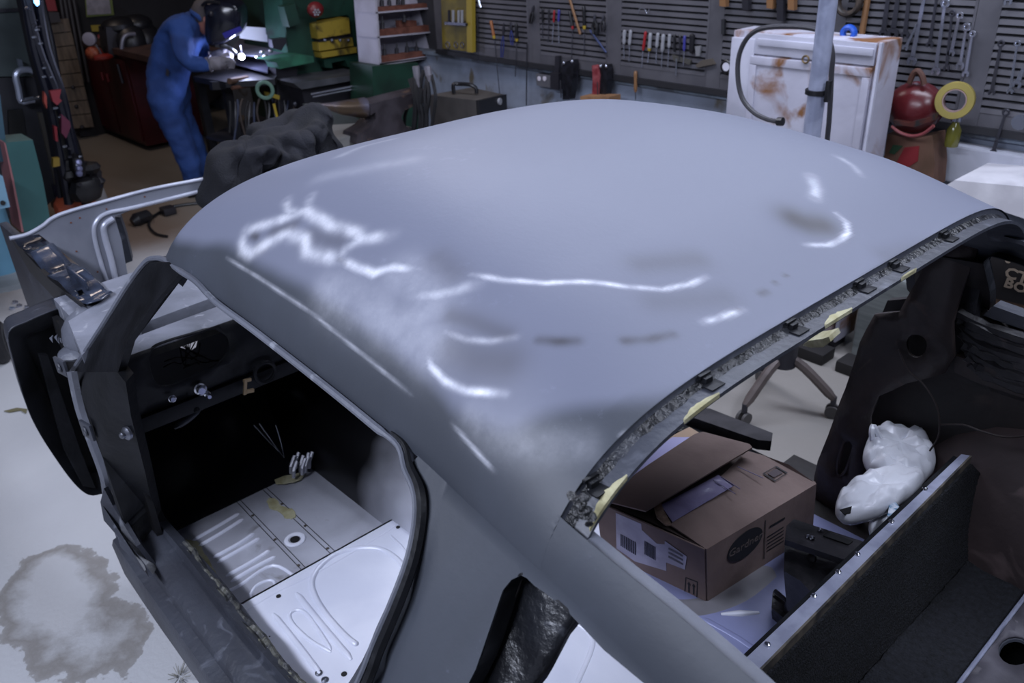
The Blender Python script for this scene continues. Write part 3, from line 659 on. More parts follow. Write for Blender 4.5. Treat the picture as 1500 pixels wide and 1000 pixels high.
# transmission tunnel
tn = MB(); R = []
for i in range(26):
    x = -2.46+1.4*i/25; u = i/25; hw = .20-.035*u; hh = .56-.13*u
    R.append([Vector((x, hw*math.copysign(abs(math.cos(a))**.75, math.cos(a)), FZ-.02+(hh-FZ)*abs(math.sin(a))**.85)) for a in [PI*(1-j/18) for j in range(19)]])
tn.rings(R, False, False)
M_tun = mat('tunnel_part_shaded', '#b9bbc6', .36, .1, '#a3a4ae', 5)
def shade_forward(m, x0, x1):      # forward end painted down to black, standing in for the shade there
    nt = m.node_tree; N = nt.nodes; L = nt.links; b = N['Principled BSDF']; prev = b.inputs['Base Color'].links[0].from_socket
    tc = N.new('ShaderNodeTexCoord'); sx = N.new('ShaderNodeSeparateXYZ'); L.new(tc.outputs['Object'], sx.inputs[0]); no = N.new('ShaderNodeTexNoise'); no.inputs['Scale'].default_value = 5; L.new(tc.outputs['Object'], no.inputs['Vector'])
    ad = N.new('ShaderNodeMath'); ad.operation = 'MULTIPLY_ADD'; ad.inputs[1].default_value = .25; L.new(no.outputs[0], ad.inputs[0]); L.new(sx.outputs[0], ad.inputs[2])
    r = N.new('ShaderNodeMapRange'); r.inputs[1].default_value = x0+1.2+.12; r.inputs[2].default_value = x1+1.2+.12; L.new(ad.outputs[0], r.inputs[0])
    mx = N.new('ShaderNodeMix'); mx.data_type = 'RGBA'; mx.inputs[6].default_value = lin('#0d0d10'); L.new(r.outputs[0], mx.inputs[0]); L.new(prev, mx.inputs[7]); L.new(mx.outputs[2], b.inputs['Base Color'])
shade_forward(M_tun, -1.86, -1.62)
tn.build('transmission_tunnel', M_tun, car)
rn = random.Random(9); tl = MB()
for k in range(9):
    p = at(430+rn.uniform(-4, 26), 693+rn.uniform(-10, 8), z=.33); tl.tube([p, p+Vector((.01, .0, .03)), p+Vector((.0, .02, .05))], .006, 6)
tl.build('hose_stubs', M_slvd, car)
# firewall, side panel, cowl, dashboard
holes = [[(262, 508), (270, 492), (288, 487), (291, 492), (287, 508), (280, 513)], [(294, 486), (300, 486), (302, 491), (298, 495), (293, 491)], [(333, 518), (340, 513), (352, 516), (350, 522), (340, 524)], [(418, 520), (428, 519), (426, 527), (419, 526)]]
H = [[(at(x, y, x=-2.46).y, at(x, y, x=-2.46).z) for x, y in h] for h in holes]
sv, sf = sheet([(-.70, .28), (.70, .28), (.70, .93), (-.70, .93)], H, lambda a, b: Vector((-2.46, a, b)), .09)
o = MB().add(sv, sf).build('firewall', M_blk2, car, False); solid(o, .004)
MB().lo((-2.47, -.72, .3), (-2.0, -.705, .93)).build('kick_panel', M_blk2, car)
MB().lo((-2.47, .705, .3), (-2.0, .72, .93)).build('kick_panel', M_blk2, car)
M_cowl = mat('dusty_grey_primer', '#7b7e8a', .6, 0, '#62656f', 8, (.35, .65), .15, 50, '#94969f', 26, (.62, .72))
# cowl: runs forward of the windscreen base
cw = MB(); R = []
for j in range(25):
    y = -.70+1.40*j/24; b = .05*(1-(y/.7)**2)
    R.append([Vector((-2.145-b, y, .925)), Vector((-2.15-b, y, .950)), Vector((-2.19-b, y, .960)), Vector((-2.46-b, y, .975)), Vector((-2.47-b, y, .90)), Vector((-2.15-b, y, .90))])
cw.rings(R); cw.build('cowl_panel', M_cowl, car)
dt = MB(); R = []
for j in range(25):
    y = -.70+1.40*j/24; b = .04*(1-(y/.7)**2)
    R.append([Vector((-1.995, y, .950)), Vector((-2.004, y, .958)), Vector((-2.03, y, .964)), Vector((-2.075-b, y, .957)), Vector((-2.083-b, y, .945)), Vector((-2.08-b, y, .942)), Vector((-2.0, y, .948))])
dt.rings(R); dt.build('dash_top', M_cowl, car)
cv = MB().lo((-2.21, -.70, .90), (-2.06, .70, .918)); cv.build('windscreen_gutter', mat('olive_filler', '#4c4b45', .8, 0, '#27272a', 14), car)
hole_px = [(216, 522), (224, 507), (245, 498), (275, 489), (312, 480), (330, 490), (332, 508), (318, 530), (285, 547), (248, 562), (228, 562), (217, 545)]
h1 = [(at(x, y, x=-2.0).y, at(x, y, x=-2.0).z) for x, y in hole_px]
h2 = [(-h_[0]*.9+.02, h_[1]) for h_ in reversed(h1)]
sv, sf = sheet([(-.70, .78), (-.5, .765), (.5, .765), (.70, .78), (.70, .957), (-.70, .957)], [h1], lambda a, b: Vector((-1.995+.0*a-(.945-b)*.12+.02*math.sin(max(0, min(1, (.945-b)/.16))*PI), a, b)), .03)
o = DASH = MB().add(sv, sf).build('dash_face', M_blk, car); solid(o, .003)
rm = MB(); rm.tube(smooth_line([Vector((-1.997+.0-(.945-b)*.12+.02*math.sin(max(0, min(1, (.945-b)/.16))*PI), a, b)) for a, b in h1], 3, True), .004, 6, True); rm.build('instrument_opening_rim', M_blk, DASH)
MB().lo((-2.06, -.70, .73), (-2.0, .70, .775), .012).build('dash_lower_lip', M_blk, car)
rc = MB(); c = at(388, 545, x=-1.985); rc.torus(c, (1, 0, 0), .03, .006, 20, 8); rc.build('dash_recess_ring', M_blk, DASH)
def knob(px, py, r, L):
    c = at(px, py, x=-1.985); mb = MB(); mb.lathe([(r*1.25, 0), (r*1.25, .004), (r*.6, .006), (r*.5, L*.4), (r, L*.5), (r*1.02, L*.85), (r*.7, L), (0, L)], c, (1, -.15, .1), 20); return mb.build('dash_knob', M_chrome, DASH)
knob(252, 583, .008, .012); knob(293, 569, .013, .022); knob(303, 576, .007, .03)
bk = MB(); c = at(359, 567, x=-1.97); Rb = frame((0, 1, -.2), (.1, .2, 1)); bk.box(c, (.008, .045, .006), Rb); bk.box(c+Vector((0, .010, .018)), (.022, .008, .006), Rb); bk.box(c+Vector((0, .010, -.016)), (.024, .010, .006), Rb); bk.build('dash_bracket', mat('tan_metal', '#9c8768', .5, .4), DASH)
st = MB(); c = at(275, 612, x=-2.02); st.ball(c, .03, 14, (.5, 1.5, .35), frame((1, 0, 0), (0, 1, .35))); st.build('column_bracket', M_drk, DASH)
rn = random.Random(4)
ht = MB(); c = at(305, 588, x=-2.02)
for k in range(7): ht.ball(c+Vector((rn.uniform(-.02, .02), rn.uniform(-.05, .06), rn.uniform(-.03, .02))), rn.uniform(.006, .013), 8)
ht.build('dash_hardware', M_blk, DASH)
M_wire = mat('dark_wire', '#241c1b', .5)
for k in range(7):
    a = at(rn.uniform(225, 300), rn.uniform(500, 520), x=-2.12); b = at(rn.uniform(235, 330), rn.uniform(525, 545), x=-2.08)
    P = [a, a.lerp(b, .4)+Vector((.02, rn.uniform(-.03, .03), -.02)), a.lerp(b, .8)+Vector((.03, rn.uniform(-.02, .02), .01)), b]
    MB().tube(smooth_line(P, 5), .0018, 5).build('wire', M_wire, car)
for a, b in (((268, 492), (276, 511)), ((274, 490), (277, 511)), ((264, 500), (276, 511)), ((281, 489), (278, 511))):
    MB().tube([at(*a, x=-2.42), at(*b, x=-2.42)], .0016, 5).build('wire', M_wire, car)
for a, b in (((372, 622), (412, 665)), ((380, 620), (414, 668)), ((404, 622), (416, 670))):
    P = [at(*a, x=-2.2), at((a[0]+b[0])/2+2, (a[1]+b[1])/2+3, x=-2.19), at(*b, x=-2.18)]; MB().tube(smooth_line(P, 4), .0022, 6).build('pedal_rod', M_chrome, car)

# ------------------------------------------------------------------ front end
# cowl corner
cc = MB(); cc.ball(at(138, 490, x=-2.30), .085, 16, (1.0, .95, .95)); cc.ball(at(112, 515, x=-2.28), .04, 12, (1.2, 1.2, .4)); cc.build('cowl_corner', M_gry, car)
cs = MB(); cs.prism([at(100, 470, z=.985), at(150, 440, z=.985), at(205, 395, z=.985), at(200, 470, z=.985), at(140, 500, z=.985), at(120, 520, z=.965)], (0, 0, -.05)); cs.build('cowl_side', M_cowl, car)
# transverse silver panel
fx_ = -2.95
fp_px = [(14, 349), (40, 343), (62, 331), (76, 320), (100, 310), (160, 293), (230, 275), (318, 259), (318, 277), (250, 292), (200, 305), (168, 317), (171, 328), (178, 352), (184, 385), (189, 412), (189, 432), (164, 428), (130, 400), (95, 372), (57, 343)]
P = [at(x, y, x=fx_) for x, y in fp_px]
P[7] = at(318, 259, x=fx_); P[8] = at(318, 277, x=fx_); ext = Vector((0, .55, 0)); P[7] = P[7]+ext*.9; P[8] = P[8]+ext*.9
o = FCP = MB().prism(P, (-.012, 0, 0)).build('front_cross_panel', mat('silver_front', '#8f929e', .35, .3, '#7f828e', 5), car, angle=20)
def beadx(px, r, m, name, off=.004, ext=0):
    Q = smooth_line([at(x, y, x=fx_+off) for x, y in px], 5)
    if ext: Q.append(Q[-1]+Vector((0, ext, 0)))
    return MB().tube(Q, r, 10).build(name, m, FCP)
M_sfl = mat('flange_silver', '#b3b6c4', .34, .2, '#9da0ae', 6)
beadx([(14, 349), (40, 343), (62, 331), (76, 320), (100, 310), (160, 293), (230, 275), (318, 259)], .0065, M_sfl, 'panel_top_flange', 0, .5)
beadx([(162, 428), (148, 385), (138, 345), (141, 325), (158, 312), (200, 303), (318, 274)], .007, M_sfl, 'panel_bead_curve', .002, .5)
beadx([(172, 425), (164, 385), (153, 345), (153, 330), (166, 320)], .010, M_sfl, 'panel_inner_roll')
for a in ((117, 319), (104, 326), (156, 306), (212, 288), (112, 368), (143, 398)):
    MB().lathe([(.003, 0), (.003, .001), (0, .001)], at(*a, x=fx_+.001), (1, 0, 0), 10).build('rivet_hole', mat('rust_spot', '#6a3a26', .8), FCP)
MB().prism([at(*q, x=-3.0) for q in ((168, 318), (176, 318), (185, 345), (194, 382), (184, 386))], (-.05, .02, 0)).build('edge_bracket', M_drk, car)
# film-taped left apron strip
M_tape = mat('shiny_black_tape', '#23262f', .16, 0, '#3c4456', 7, (.4, .7), .12, 9)
tp = [(18, 348), (57, 342), (70, 352), (95, 374), (130, 400), (165, 428), (150, 440), (128, 446), (98, 425), (72, 405), (45, 375)]
TP = [at(x, y, z=.995) for x, y in tp]
def tfn(a, b): return Vector((a, b, .995+.009*math.sin(a*22+b*9)+.002*math.sin(a*61+b*33)))
sv, sf = sheet([(p.x, p.y) for p in TP], [[(q.x, q.y) for q in [at(x, y, z=.995) for x, y in hh]] for hh in ([(34, 359), (43, 356), (47, 361), (38, 363)], [(112, 424), (119, 421), (123, 427), (115, 430)], [(78, 392), (88, 388), (91, 392), (81, 397)])], tfn, .018)
o = MB().add(sv, sf).build('taped_apron', M_tape, car, angle=60); solid(o, .003)
MB().prism([p+Vector((0, -.004, -.006)) for p in (TP[0], TP[10], TP[9], TP[8], TP[7])], (0, .02, -.12)).build('apron_side', M_blk2, car)
MB().box((TP[4]+TP[8])/2+Vector((0, 0, .012)), (.16, .03, .008), frame(TP[5]-TP[4], (0, 0, 1)), .003).build('apron_crossbar', M_tape, car)
# left fender tail seen from behind
fo = [(150, 722), (130, 724), (108, 706), (80, 668), (55, 628), (38, 590), (20, 528), (13, 487), (40, 471), (75, 456), (112, 444)]
FO = smooth_line([at(x, y, x=-2.45) for x, y in fo], 4)
f = MB(); R = []
for k in range(10):
    dx = -.09*k/9; R.append([p+Vector((dx, .01*k/9, 0)) for p in FO])
f.rings(R, False, False); o = f.build('left_fender', M_drk, car, angle=70); solid(o, .0015, 1)
f = MB(); R = [];
for i, p in enumerate(FO):
    c = Vector((-2.45, -.62, .68)); d = (c-p).normalized(); R.append([p, p+Vector((.004, 0, 0)), p+d*.035+Vector((-.006, 0, 0)), p+d*.06+Vector((-.03, 0, 0)), p+d*.06+Vector((-.034, 0, 0)), p+Vector((-.006, 0, 0))])
f.rings(R); f.build('fender_rear_flange', M_blk, car)
MB().prism([p+Vector((-.05, .012, 0)) for p in FO]+[Vector((-2.5, -.60, .93)), Vector((-2.5, -.60, .36))], (-.01, 0, 0)).build('fender_splash_shield', M_blk, car, False)
jag = MB(); rn = random.Random(6)
for k in range(9):
    p = at(88+rn.uniform(-16, 20), 492+rn.uniform(-6, 8), x=-2.43); jag.add([p, p+Vector((.0, .012, .006)), p+Vector((.006, .004, -.014)), p+Vector((.004, .006, .002))], [(0, 1, 2), (0, 2, 3), (1, 2, 3), (0, 1, 3)])
jag.build('torn_edge', M_gry, car)
for a in ((318, 0), ):
    pass
st = MB(); st.prism([at(x, y, x=-2.44) for x, y in ((58, 520), (70, 520), (118, 660), (140, 715), (122, 712), (95, 660))], (-.02, .0, 0)); st.build('fender_stiffener', M_blk, car)
MB().lo((-3.6, -.60, .55), (-2.50, -.57, .90), .01).build('inner_apron', M_drk, car)
MB().lo((-3.6, .57, .55), (-2.50, .60, .90), .01).build('inner_apron', M_drk, car)
R = []; f = MB()
for k in range(10):
    dx = -.75*k/9; R.append([Vector((p.x+dx, -p.y, p.z)) for p in FO])
f.rings(R, False, False); o = f.build('right_fender', M_drk, car, angle=70); solid(o, .0015, 1)

# ------------------------------------------------------------------ rear: ledge, carpets, quarter inners
M_alu = mat('scuffed_aluminium', '#a9adc2', .4, .15, '#9296ac', 18, (.4, .6), .1, 60)
M_carpet = mat('black_carpet', '#1d1f26', .95, 0, '#0a0b0e', 110, (.4, .6), 1.0, 260)
A = at(1078, 992, z=.78); B = at(1416, 664, z=.78)
ld = MB(); ld.prism([at(1070, 985, z=.78), at(1408, 665, z=.78), at(1421, 667, z=.78), at(1092, 1000, z=.78)], (0, 0, -.004)); LDG = ld.build('ledge_strip', M_alu, car)
la = [at(1092, 1000, z=.78), at(1421, 667, z=.78)]
MB().prism([la[0]+Vector((.004, 0, .001)), la[1]+Vector((.004, 0, .001)), la[1]+Vector((.004, 0, -.022)), la[0]+Vector((.004, 0, -.022))], (-.004, 0, 0)).build('ledge_edge', mat('worn_edge', '#6b6459', .6, .3, '#3c3a38', 30), car)
MB().lo((-.512, -.60, .44), (-.50, .575, .776)).build('seat_back_board', M_blk, car)
for a in ((1124, 944), (1192, 873), (1256, 812), (1306, 764), (1355, 716), (1228, 838)):
    MB().lathe([(.006, 0), (.005, .003), (.002, .0045), (0, .0045)], at(*a, z=.78), (0, 0, 1), 12).build('rivet', M_chrome, LDG)
F0, F1 = at(1230, 1024, z=.5), at(1443, 790, z=.5)
T0, T1 = la[0]+Vector((.005, -.1, -.022)), la[1]+Vector((.005, 0, -.02))
cp = MB(); R = []
edge = [la[1]+Vector((.005, 0, -.020)), at(1436, 695, x=-.478), at(1446, 740, x=-.462), at(1443, 790, z=.5)]
for j in range(40):
    v = j/39; a = T0.lerp(F0+Vector((0, -.25, 0)), v); e = edge[0].lerp(edge[1], min(1, v*3)) if v < 1/3 else (edge[1].lerp(edge[2], v*3-1) if v < 2/3 else edge[2].lerp(edge[3], v*3-2))
    e = e; R.append([Vector((a.x+(e.x-a.x)*k/39+.0015*math.sin(k*2.1+j*3), a.y+(e.y-a.y)*k/39, a.z+(e.z-a.z)*k/39)) for k in range(40)])
cp.rings(R, False, False); o = cp.build('upper_carpet', M_carpet, car, angle=80); solid(o, .008, 0)
tc_ = MB(); q = [at(1205, 1055, z=.5), at(1443, 790, z=.5), at(1560, 781, z=.5), at(1500, 877, z=.52)+Vector((.0, .0, .0)), at(1330, 1110, z=.52)]
sv, sf = sheet([(p.x, p.y) for p in q], [], lambda a, b: Vector((a, b, .5+.004*math.sin(a*60)*math.sin(b*17))), .03)
o = MB().add(sv, sf).build('trunk_carpet', mat('black_carpet_low', '#22242b', .95, 0, '#131419', 90, (.35, .65), .8, 200), car, angle=80); solid(o, .01)
ed = [at(1340, 1097, z=.53), at(1407, 1000, z=.53), at(1500, 877, z=.53), at(1560, 796, z=.53)]
MB().tube(ed, .006, 8).build('trunk_edge_strip', M_alu, car)
MB().tube([at(1443, 788, z=.506), at(1500, 782, z=.506), at(1575, 776, z=.506)], .005, 6).build('trunk_side_seam', mat('pale_lip', '#8e8684', .6), car)
hp_ = [at(x, y, z=.55) for x, y in ((1350, 1097), (1411, 1000), (1504, 877), (1560, 803))]; far = [p+Vector((.5, 0, 0)) for p in reversed(hp_)]
hh = [at(1488+26*math.cos(a), 952+22*math.sin(a), z=.55) for a in [2*PI*k/16 for k in range(16)]]
sv, sf = sheet([(p.x, p.y) for p in hp_+far], [[(p.x, p.y) for p in hh]], lambda a, b: Vector((a, b, .55)), .05)
o = MB().add(sv, sf).build('rear_deck_metal', mat('dusty_brown_primer', '#5d5a62', .6, 0, '#4a474e', 8, (.4, .6), .15, 40, '#7a777c', 20, (.64, .72)), car); solid(o, .01)
MB().tube([p+Vector((0, 0, -.012)) for p in hh], .005, 6, True).build('deck_hole_rim', M_drk, car)
MB().lo((-.45, -.70, .30), (1.0, .85, .40)).build('trunk_underfloor', M_blk2, car)

M_qi = mat('brown_black_inner', '#2c2524', .6, 0, '#1c1818', 5, (.4, .6), .25, 30, '#3a2f2c', 7, (.6, .72))
for s in (-1, 1):
    off = .03
    sv, sf = sheet([(-.735, 1.18), (-.55, 1.20), (-.3, 1.14), (0, 1.06), (.3, .97), (.3, .50), (-.68, .50), (-.72, .8)], [VENT], lambda x, z, s=s: Vector((x, s*(Yf(x, z)-off), z)), .05)
    o = MB().add(sv, sf).build('quarter_inner_panel', M_qi, car); solid(o, .003)
# left vent duct
vd = MB(); P = [side_hit(*p) for p in [(728, 850), (762, 832), (790, 850), (814, 880), (816, 902), (796, 945), (757, 1010), (705, 1090), (600, 1110), (630, 1040), (680, 940)]]
sv, sf = sheet([(p.x, p.z) for p in P], [], lambda x, z: Vector((x, -(Yf(x, z)-.045-.006*math.sin(x*60+z*25)*math.sin(z*40)), z)), .012)
o = MB().add(sv, sf).build('vent_inner_post', mat('lumpy_sealer_black', '#15161a', .38, 0, '#1f2126', 9, (.4, .65), .8, 30, '#3a3d45', 18, (.68, .78)), car, angle=70); solid(o, .02)
for s in (-1, 1):
    lip = MB(); L_ = [Vector((p.x, s*abs(p.y), p.z)) for p in vh]; L_ = smooth_line(L_, 3, True)
    lip.rings([[p+Vector((0, s*.001, 0)), p+Vector((0, -s*.03, 0)), p*1+Vector((0, -s*.03, .002)), p+Vector((0, -s*.001, .0025))] for p in L_], True, False, True); lip.build('vent_lip', M_blk, car)
MB().prism([at(x, y, z=.60) for x, y in ((815, 896), (845, 896), (872, 925), (985, 1040), (880, 1100), (720, 1060), (760, 985), (795, 930))], (0, 0, -.18)).build('left_wheelhouse', M_slv, car, angle=20)
Z6 = .60
rib('wheelhouse_bead', [(835, 905), (862, 925), (868, 945), (850, 990), (840, 1010)], Z6, .006, .004, M_slv); rib('wheelhouse_bead', [(765, 985), (800, 1010)], Z6, .006, .005, M_slv)
MB().lathe([(.006, 0), (.006, .001), (0, .001)], at(820, 934, z=Z6+.0005), (0, 0, 1), 14).build('panel_hole', M_blk2, car)
rib('rear_floor_bead', [(1056, 899), (1112, 897)], .42, .010, .008, M_slv, RSF); rib('rear_floor_bead', [(1030, 905), (1075, 930), (1105, 950)], .42, .008, .004, M_slb, RSF)
rib('rear_floor_bead', [(930, 880), (1010, 890), (1080, 870), (1130, 830)], .42, .035, .002, mat('dusty_silver', '#8d8c92', .45, .2, '#77757a', 6))
bp_ = [at(x, y, y=.735) for x, y in ((1300, 440), (1420, 430), (1560, 560), (1560, 700), (1300, 800), (1190, 750), (1212, 650), (1250, 560))]
MB().prism(bp_, (0, .02, 0)).build('right_quarter_backing', M_qi, car)
# right pillar plate with its round and slotted holes
pp = [(1361, 380), (1405, 352), (1440, 345), (1420, 400), (1399, 470), (1400, 520), (1385, 545), (1330, 560), (1290, 578), (1276, 610), (1276, 640), (1270, 690), (1262, 730), (1240, 770), (1190, 740), (1196, 695), (1201, 672), (1241, 567), (1262, 500), (1284, 458), (1321, 455), (1340, 418)]
PPl = [at(x, y, y=.665) for x, y in pp]
rh = [at(1345+15*math.cos(a), 504+17*math.sin(a), y=.665) for a in [2*PI*k/18 for k in range(18)]]
sh = [at(x, y, y=.665) for x, y in ((1229, 690), (1230, 672), (1238, 647), (1248, 642), (1253, 650), (1247, 672), (1240, 690), (1233, 695))]
sv, sf = sheet([(p.x, p.z) for p in PPl], [[(p.x, p.z) for p in rh], [(p.x, p.z) for p in sh]], lambda x, z: Vector((x, .665+.004*math.sin(x*60+z*20), z)), .03)
o = MB().add(sv, sf).build('right_pillar_plate', M_rust, car, angle=50); solid(o, .01)
MB().tube(smooth_line([p+Vector((0, -.004, 0)) for p in sh], 2, True), .006, 6, True).build('slot_rim', M_rust, car)
rn = random.Random(11)
MB().prism([at(x, y, y=.70) for x, y in ((1405, 345), (1448, 350), (1440, 400), (1425, 480), (1402, 520), (1398, 470))], (0, .03, 0)).build('pillar_post', mat('blotchy_dark_metal', '#24242a', .5, 0, '#15151a', 14, (.4, .6), .4, 40, '#4a4c58', 16, (.6, .7)), car)
MB().prism([at(x, y, y=.71) for x, y in ((1455, 448), (1560, 486), (1560, 503), (1462, 470), (1440, 462))], (0, .04, 0)).build('vent_ledge', M_drk, car)
lm = MB()
for k in range(9):
    y0 = 462+k*9; lm.tube(smooth_line([at(1404+k*2, y0-4, y=.70), at(1435, y0+12+rn.uniform(-4, 4), y=.70), at(1475, y0+26+rn.uniform(-5, 5), y=.70), at(1530, y0+44, y=.70)], 3), [rn.uniform(.008, .018) for _ in range(10)], 7)
tag(lm.build('quarter_braces', mat('blotchy_dark_metal2', '#2b292d', .5, 0, '#1a191c', 10, (.4, .6), .5, 30, '#51484a', 12, (.62, .72)), car), kind='stuff')
MB().prism([at(x, y, y=.69) for x, y in ((1398, 520), (1440, 535), (1520, 565), (1520, 590), (1430, 560), (1398, 545))], (0, .03, 0)).build('wheelhouse_flange', M_rust, car)
# right wheelhouse and inner well
wh = MB(); wh.ball((-.33, .78, .46), .36, 24, (1.0, .52, 1.05)); wh.build('right_wheelhouse', mat('brown_dusty_metal', '#4a3d3d', .65, 0, '#382e2f', 4, (.4, .6), .2, 30, '#5c4e4e', 8, (.62, .74)), car)
MB().lo((-1.0, .60, .38), (.6, .80, .42)).build('right_side_floor', M_qi, car)
for px in ([(1316, 512), (1330, 542), (1352, 562), (1370, 590), (1376, 615), (1374, 640), (1362, 660)], [(1376, 622), (1410, 622), (1440, 632), (1475, 640), (1520, 636)]):
    MB().tube(smooth_line([at(x, y, y=.56) for x, y in px], 5), .0022, 6).build('body_wire', M_wire, car)

# ================================================================== THINGS IN AND ON THE CAR
M_card = mat('cardboard', '#7b6963', .8, 0, '#6c5b56', 5, (.4, .6), .12, 60)
M_cardd = mat('cardboard_edge', '#8a7364', .85, 0, '#6b5648', 60)
M_ink = mat('black_ink', '#17171b', .7); M_paper = mat('label_paper', '#a9a5b4', .55, 0, '#8f8b9a', 12)
M_tapec = mat('clear_tape_sheen', '#857f9f', .2, 0, '#6d6684', 10, (.35, .65), .25, 50)  # lavender tint paints in the highlights on the clear tape
BZ = .42
N0, L0, R0, F0b = at(1033, 803, z=.60), at(874, 733, z=.60), at(1194, 707, z=.60), None
N1 = at(1035, 879, z=BZ); R1 = N1+(R0-N0); L1 = N1+(L0-N0); F1b = L1+(R1-N1); F0b = L0+(R0-N0)
box = T('cardboard_box', 'opened brown shipping box with raised flap and dark oval emblem', 'box', tuple((N1+F1b)/2))
def wall(name, a, b, c, d, th=.004):
    n = ((b-a).cross(d-a)).normalized()*th; return MB().prism([a, b, c, d], n).build(name, M_card, box, False)
wall('side_panel', L1, N1, N0, L0); wall('side_panel', N1, R1, R0, N0); wall('side_panel', R1, F1b, F0b, R0); wall('side_panel', F1b, L1, L0, F0b)
wall('bottom_panel', L1, N1, R1, F1b)
# top: near flap lies almost shut, far flap overlaps and is sprung up along its edge
fa = [at(1033, 803, z=.60), at(1194, 707, z=.60), at(1155, 682, z=.625), at(1100, 660, z=.635), at(1090, 655, z=.635), at(965, 748, z=.63)]
def flap(name, P, th=.004, m=None):
    return MB().prism(P, (0, 0, -th)).build(name, m or M_card, box, False)
flap('near_flap', [at(1033, 803, z=.60), at(1194, 707, z=.60), at(1155, 680, z=.62), at(1120, 667, z=.62), at(1095, 660, z=.62), at(982, 768, z=.61), at(985, 770, z=.61)])
flap('raised_flap', [at(879, 731, z=.605), at(946, 748, z=.635), at(1102, 655, z=.655), at(1098, 650, z=.655), at(1030, 632, z=.64), at(1018, 635, z=.638), at(950, 680, z=.62)])
flap('under_flap', [at(883, 735, z=.598), at(950, 762, z=.60), at(1030, 802, z=.598), at(1100, 740, z=.60), at(1190, 706, z=.60), at(1030, 640, z=.60)], .003, mat('inside_dark', '#3a302c', .9))
flap('torn_flap_edge', [at(957, 738, z=.622), at(968, 735, z=.622), at(973, 748, z=.620), at(984, 768, z=.614), at(975, 768, z=.612), at(962, 757, z=.615)], .004, M_cardd)
TPm = [at(968, 741, z=.6105), at(1052, 697, z=.6215), at(1076, 712, z=.6195), at(985, 766, z=.6095)]
tag(MB().prism([p+Vector((0, 0, .0035)) for p in TPm], (0, 0, -.001)).build('packing_tape', M_tapec, box, False), 'shiny strip of clear packing tape')
for a, b in (((1045, 703), (1077, 723)), ((1056, 698), (1084, 716)), ((1080, 683), (1118, 700))):
    p, q = at(*a, z=.6255), at(*b, z=.6245); MB().tube([p, q], .0012, 5).build('tape_crease', M_tapec, box)
def onface(px, a, b, c, off=.0012, m=None, name='label'):
    "flat piece on the plane through three corners of the box, seen at pixels"
    n = (b-a).cross(c-a).normalized()
    if n.dot(Vector(CP)-a) < 0: n = -n
    out = []
    for x, y in px:
        d = Vector(_h*CF+CR*(x-750)+CU*(500-y)); t = (a+n*off-Vector(CP)).dot(n)/d.dot(n); out.append(Vector(CP)+d*t)
    return out, n
def decal(name, px, f, m, off=.001, th=.0007, label=None):
    P, n = onface(px, *f, off); o = MB().prism(P, -n*th).build(name, m, box, False)
    return tag(o, label) if label else o
FL = (L1, N1, N0); FR = (N1, R1, R0)
decal('shipping_label', [(902, 751), (939, 767), (940, 776), (950, 785), (962, 796), (975, 797), (976, 836), (930, 822), (903, 803)], FL, M_paper, .005, .0007, 'torn white shipping label')
decal('shipping_label', [(974, 792), (1006, 815), (1003, 834), (972, 822)], FL, M_paper, .006, .0007, 'small white printed label')
for k in range(9):
    x = 909+k*2.6; 
    decal('bar_line', [(x, 782+k*1.4), (x+1.2, 782.6+k*1.4), (x+1.2, 800+k*1.6), (x, 799.4+k*1.6)], FL, M_ink, .0065, .0003)
for k in range(8):
    x = 944+k*2.1; decal('bar_line', [(x, 792+k*1.2), (x+1.1, 792.5+k*1.2), (x+1.1, 812+k*1.2), (x, 811.5+k*1.2)], FL, M_ink, .0065, .0003)
for k in range(3):
    y = 803+k*6; decal('text_line', [(979, y-1), (1000, y+10), (1000, y+12.5), (979, y+1.5)], FL, mat('grey_ink', '#55525c', .7), .0075, .0003)
def rect_outline(px, f, wpx, off):
    cx = sum(p[0] for p in px)/4; cy = sum(p[1] for p in px)/4
    for i in range(4):
        a, b = px[i], px[(i+1) % 4]; k = wpx/max(1, math.hypot(a[0]-cx, a[1]-cy))
        ai = (a[0]+(cx-a[0])*k, a[1]+(cy-a[1])*k); bi = (b[0]+(cx-b[0])*k, b[1]+(cy-b[1])*k)
        decal('printed_frame', [a, b, bi, ai], f, M_ink, off, .0003)
rect_outline([(1004, 845), (1022, 852), (1021, 879), (1002, 870)], FL, 1.8, .005)
for x in (1009, 1016):
    decal('printed_arrow', [(x, 852+(x-1009)*.4), (x+2.6, 857+(x-1009)*.4), (x+1, 857+(x-1009)*.4), (x+1, 868+(x-1009)*.4), (x-1, 867+(x-1009)*.4), (x-1, 856+(x-1009)*.4), (x-2.4, 855+(x-1009)*.4)], FL, M_ink, .005, .0003)
top3 = (at(1033, 803, z=.60), at(1194, 707, z=.60), at(1120, 667, z=.62))
rect_outline([(1117, 693), (1137, 682), (1154, 692), (1135, 705)], top3, 2.2, .003)
decal('printed_block', [(1124, 693), (1137, 686), (1147, 692), (1134, 699)], top3, mat('hatched_ink', '#4b4246', .8), .003, .0003)
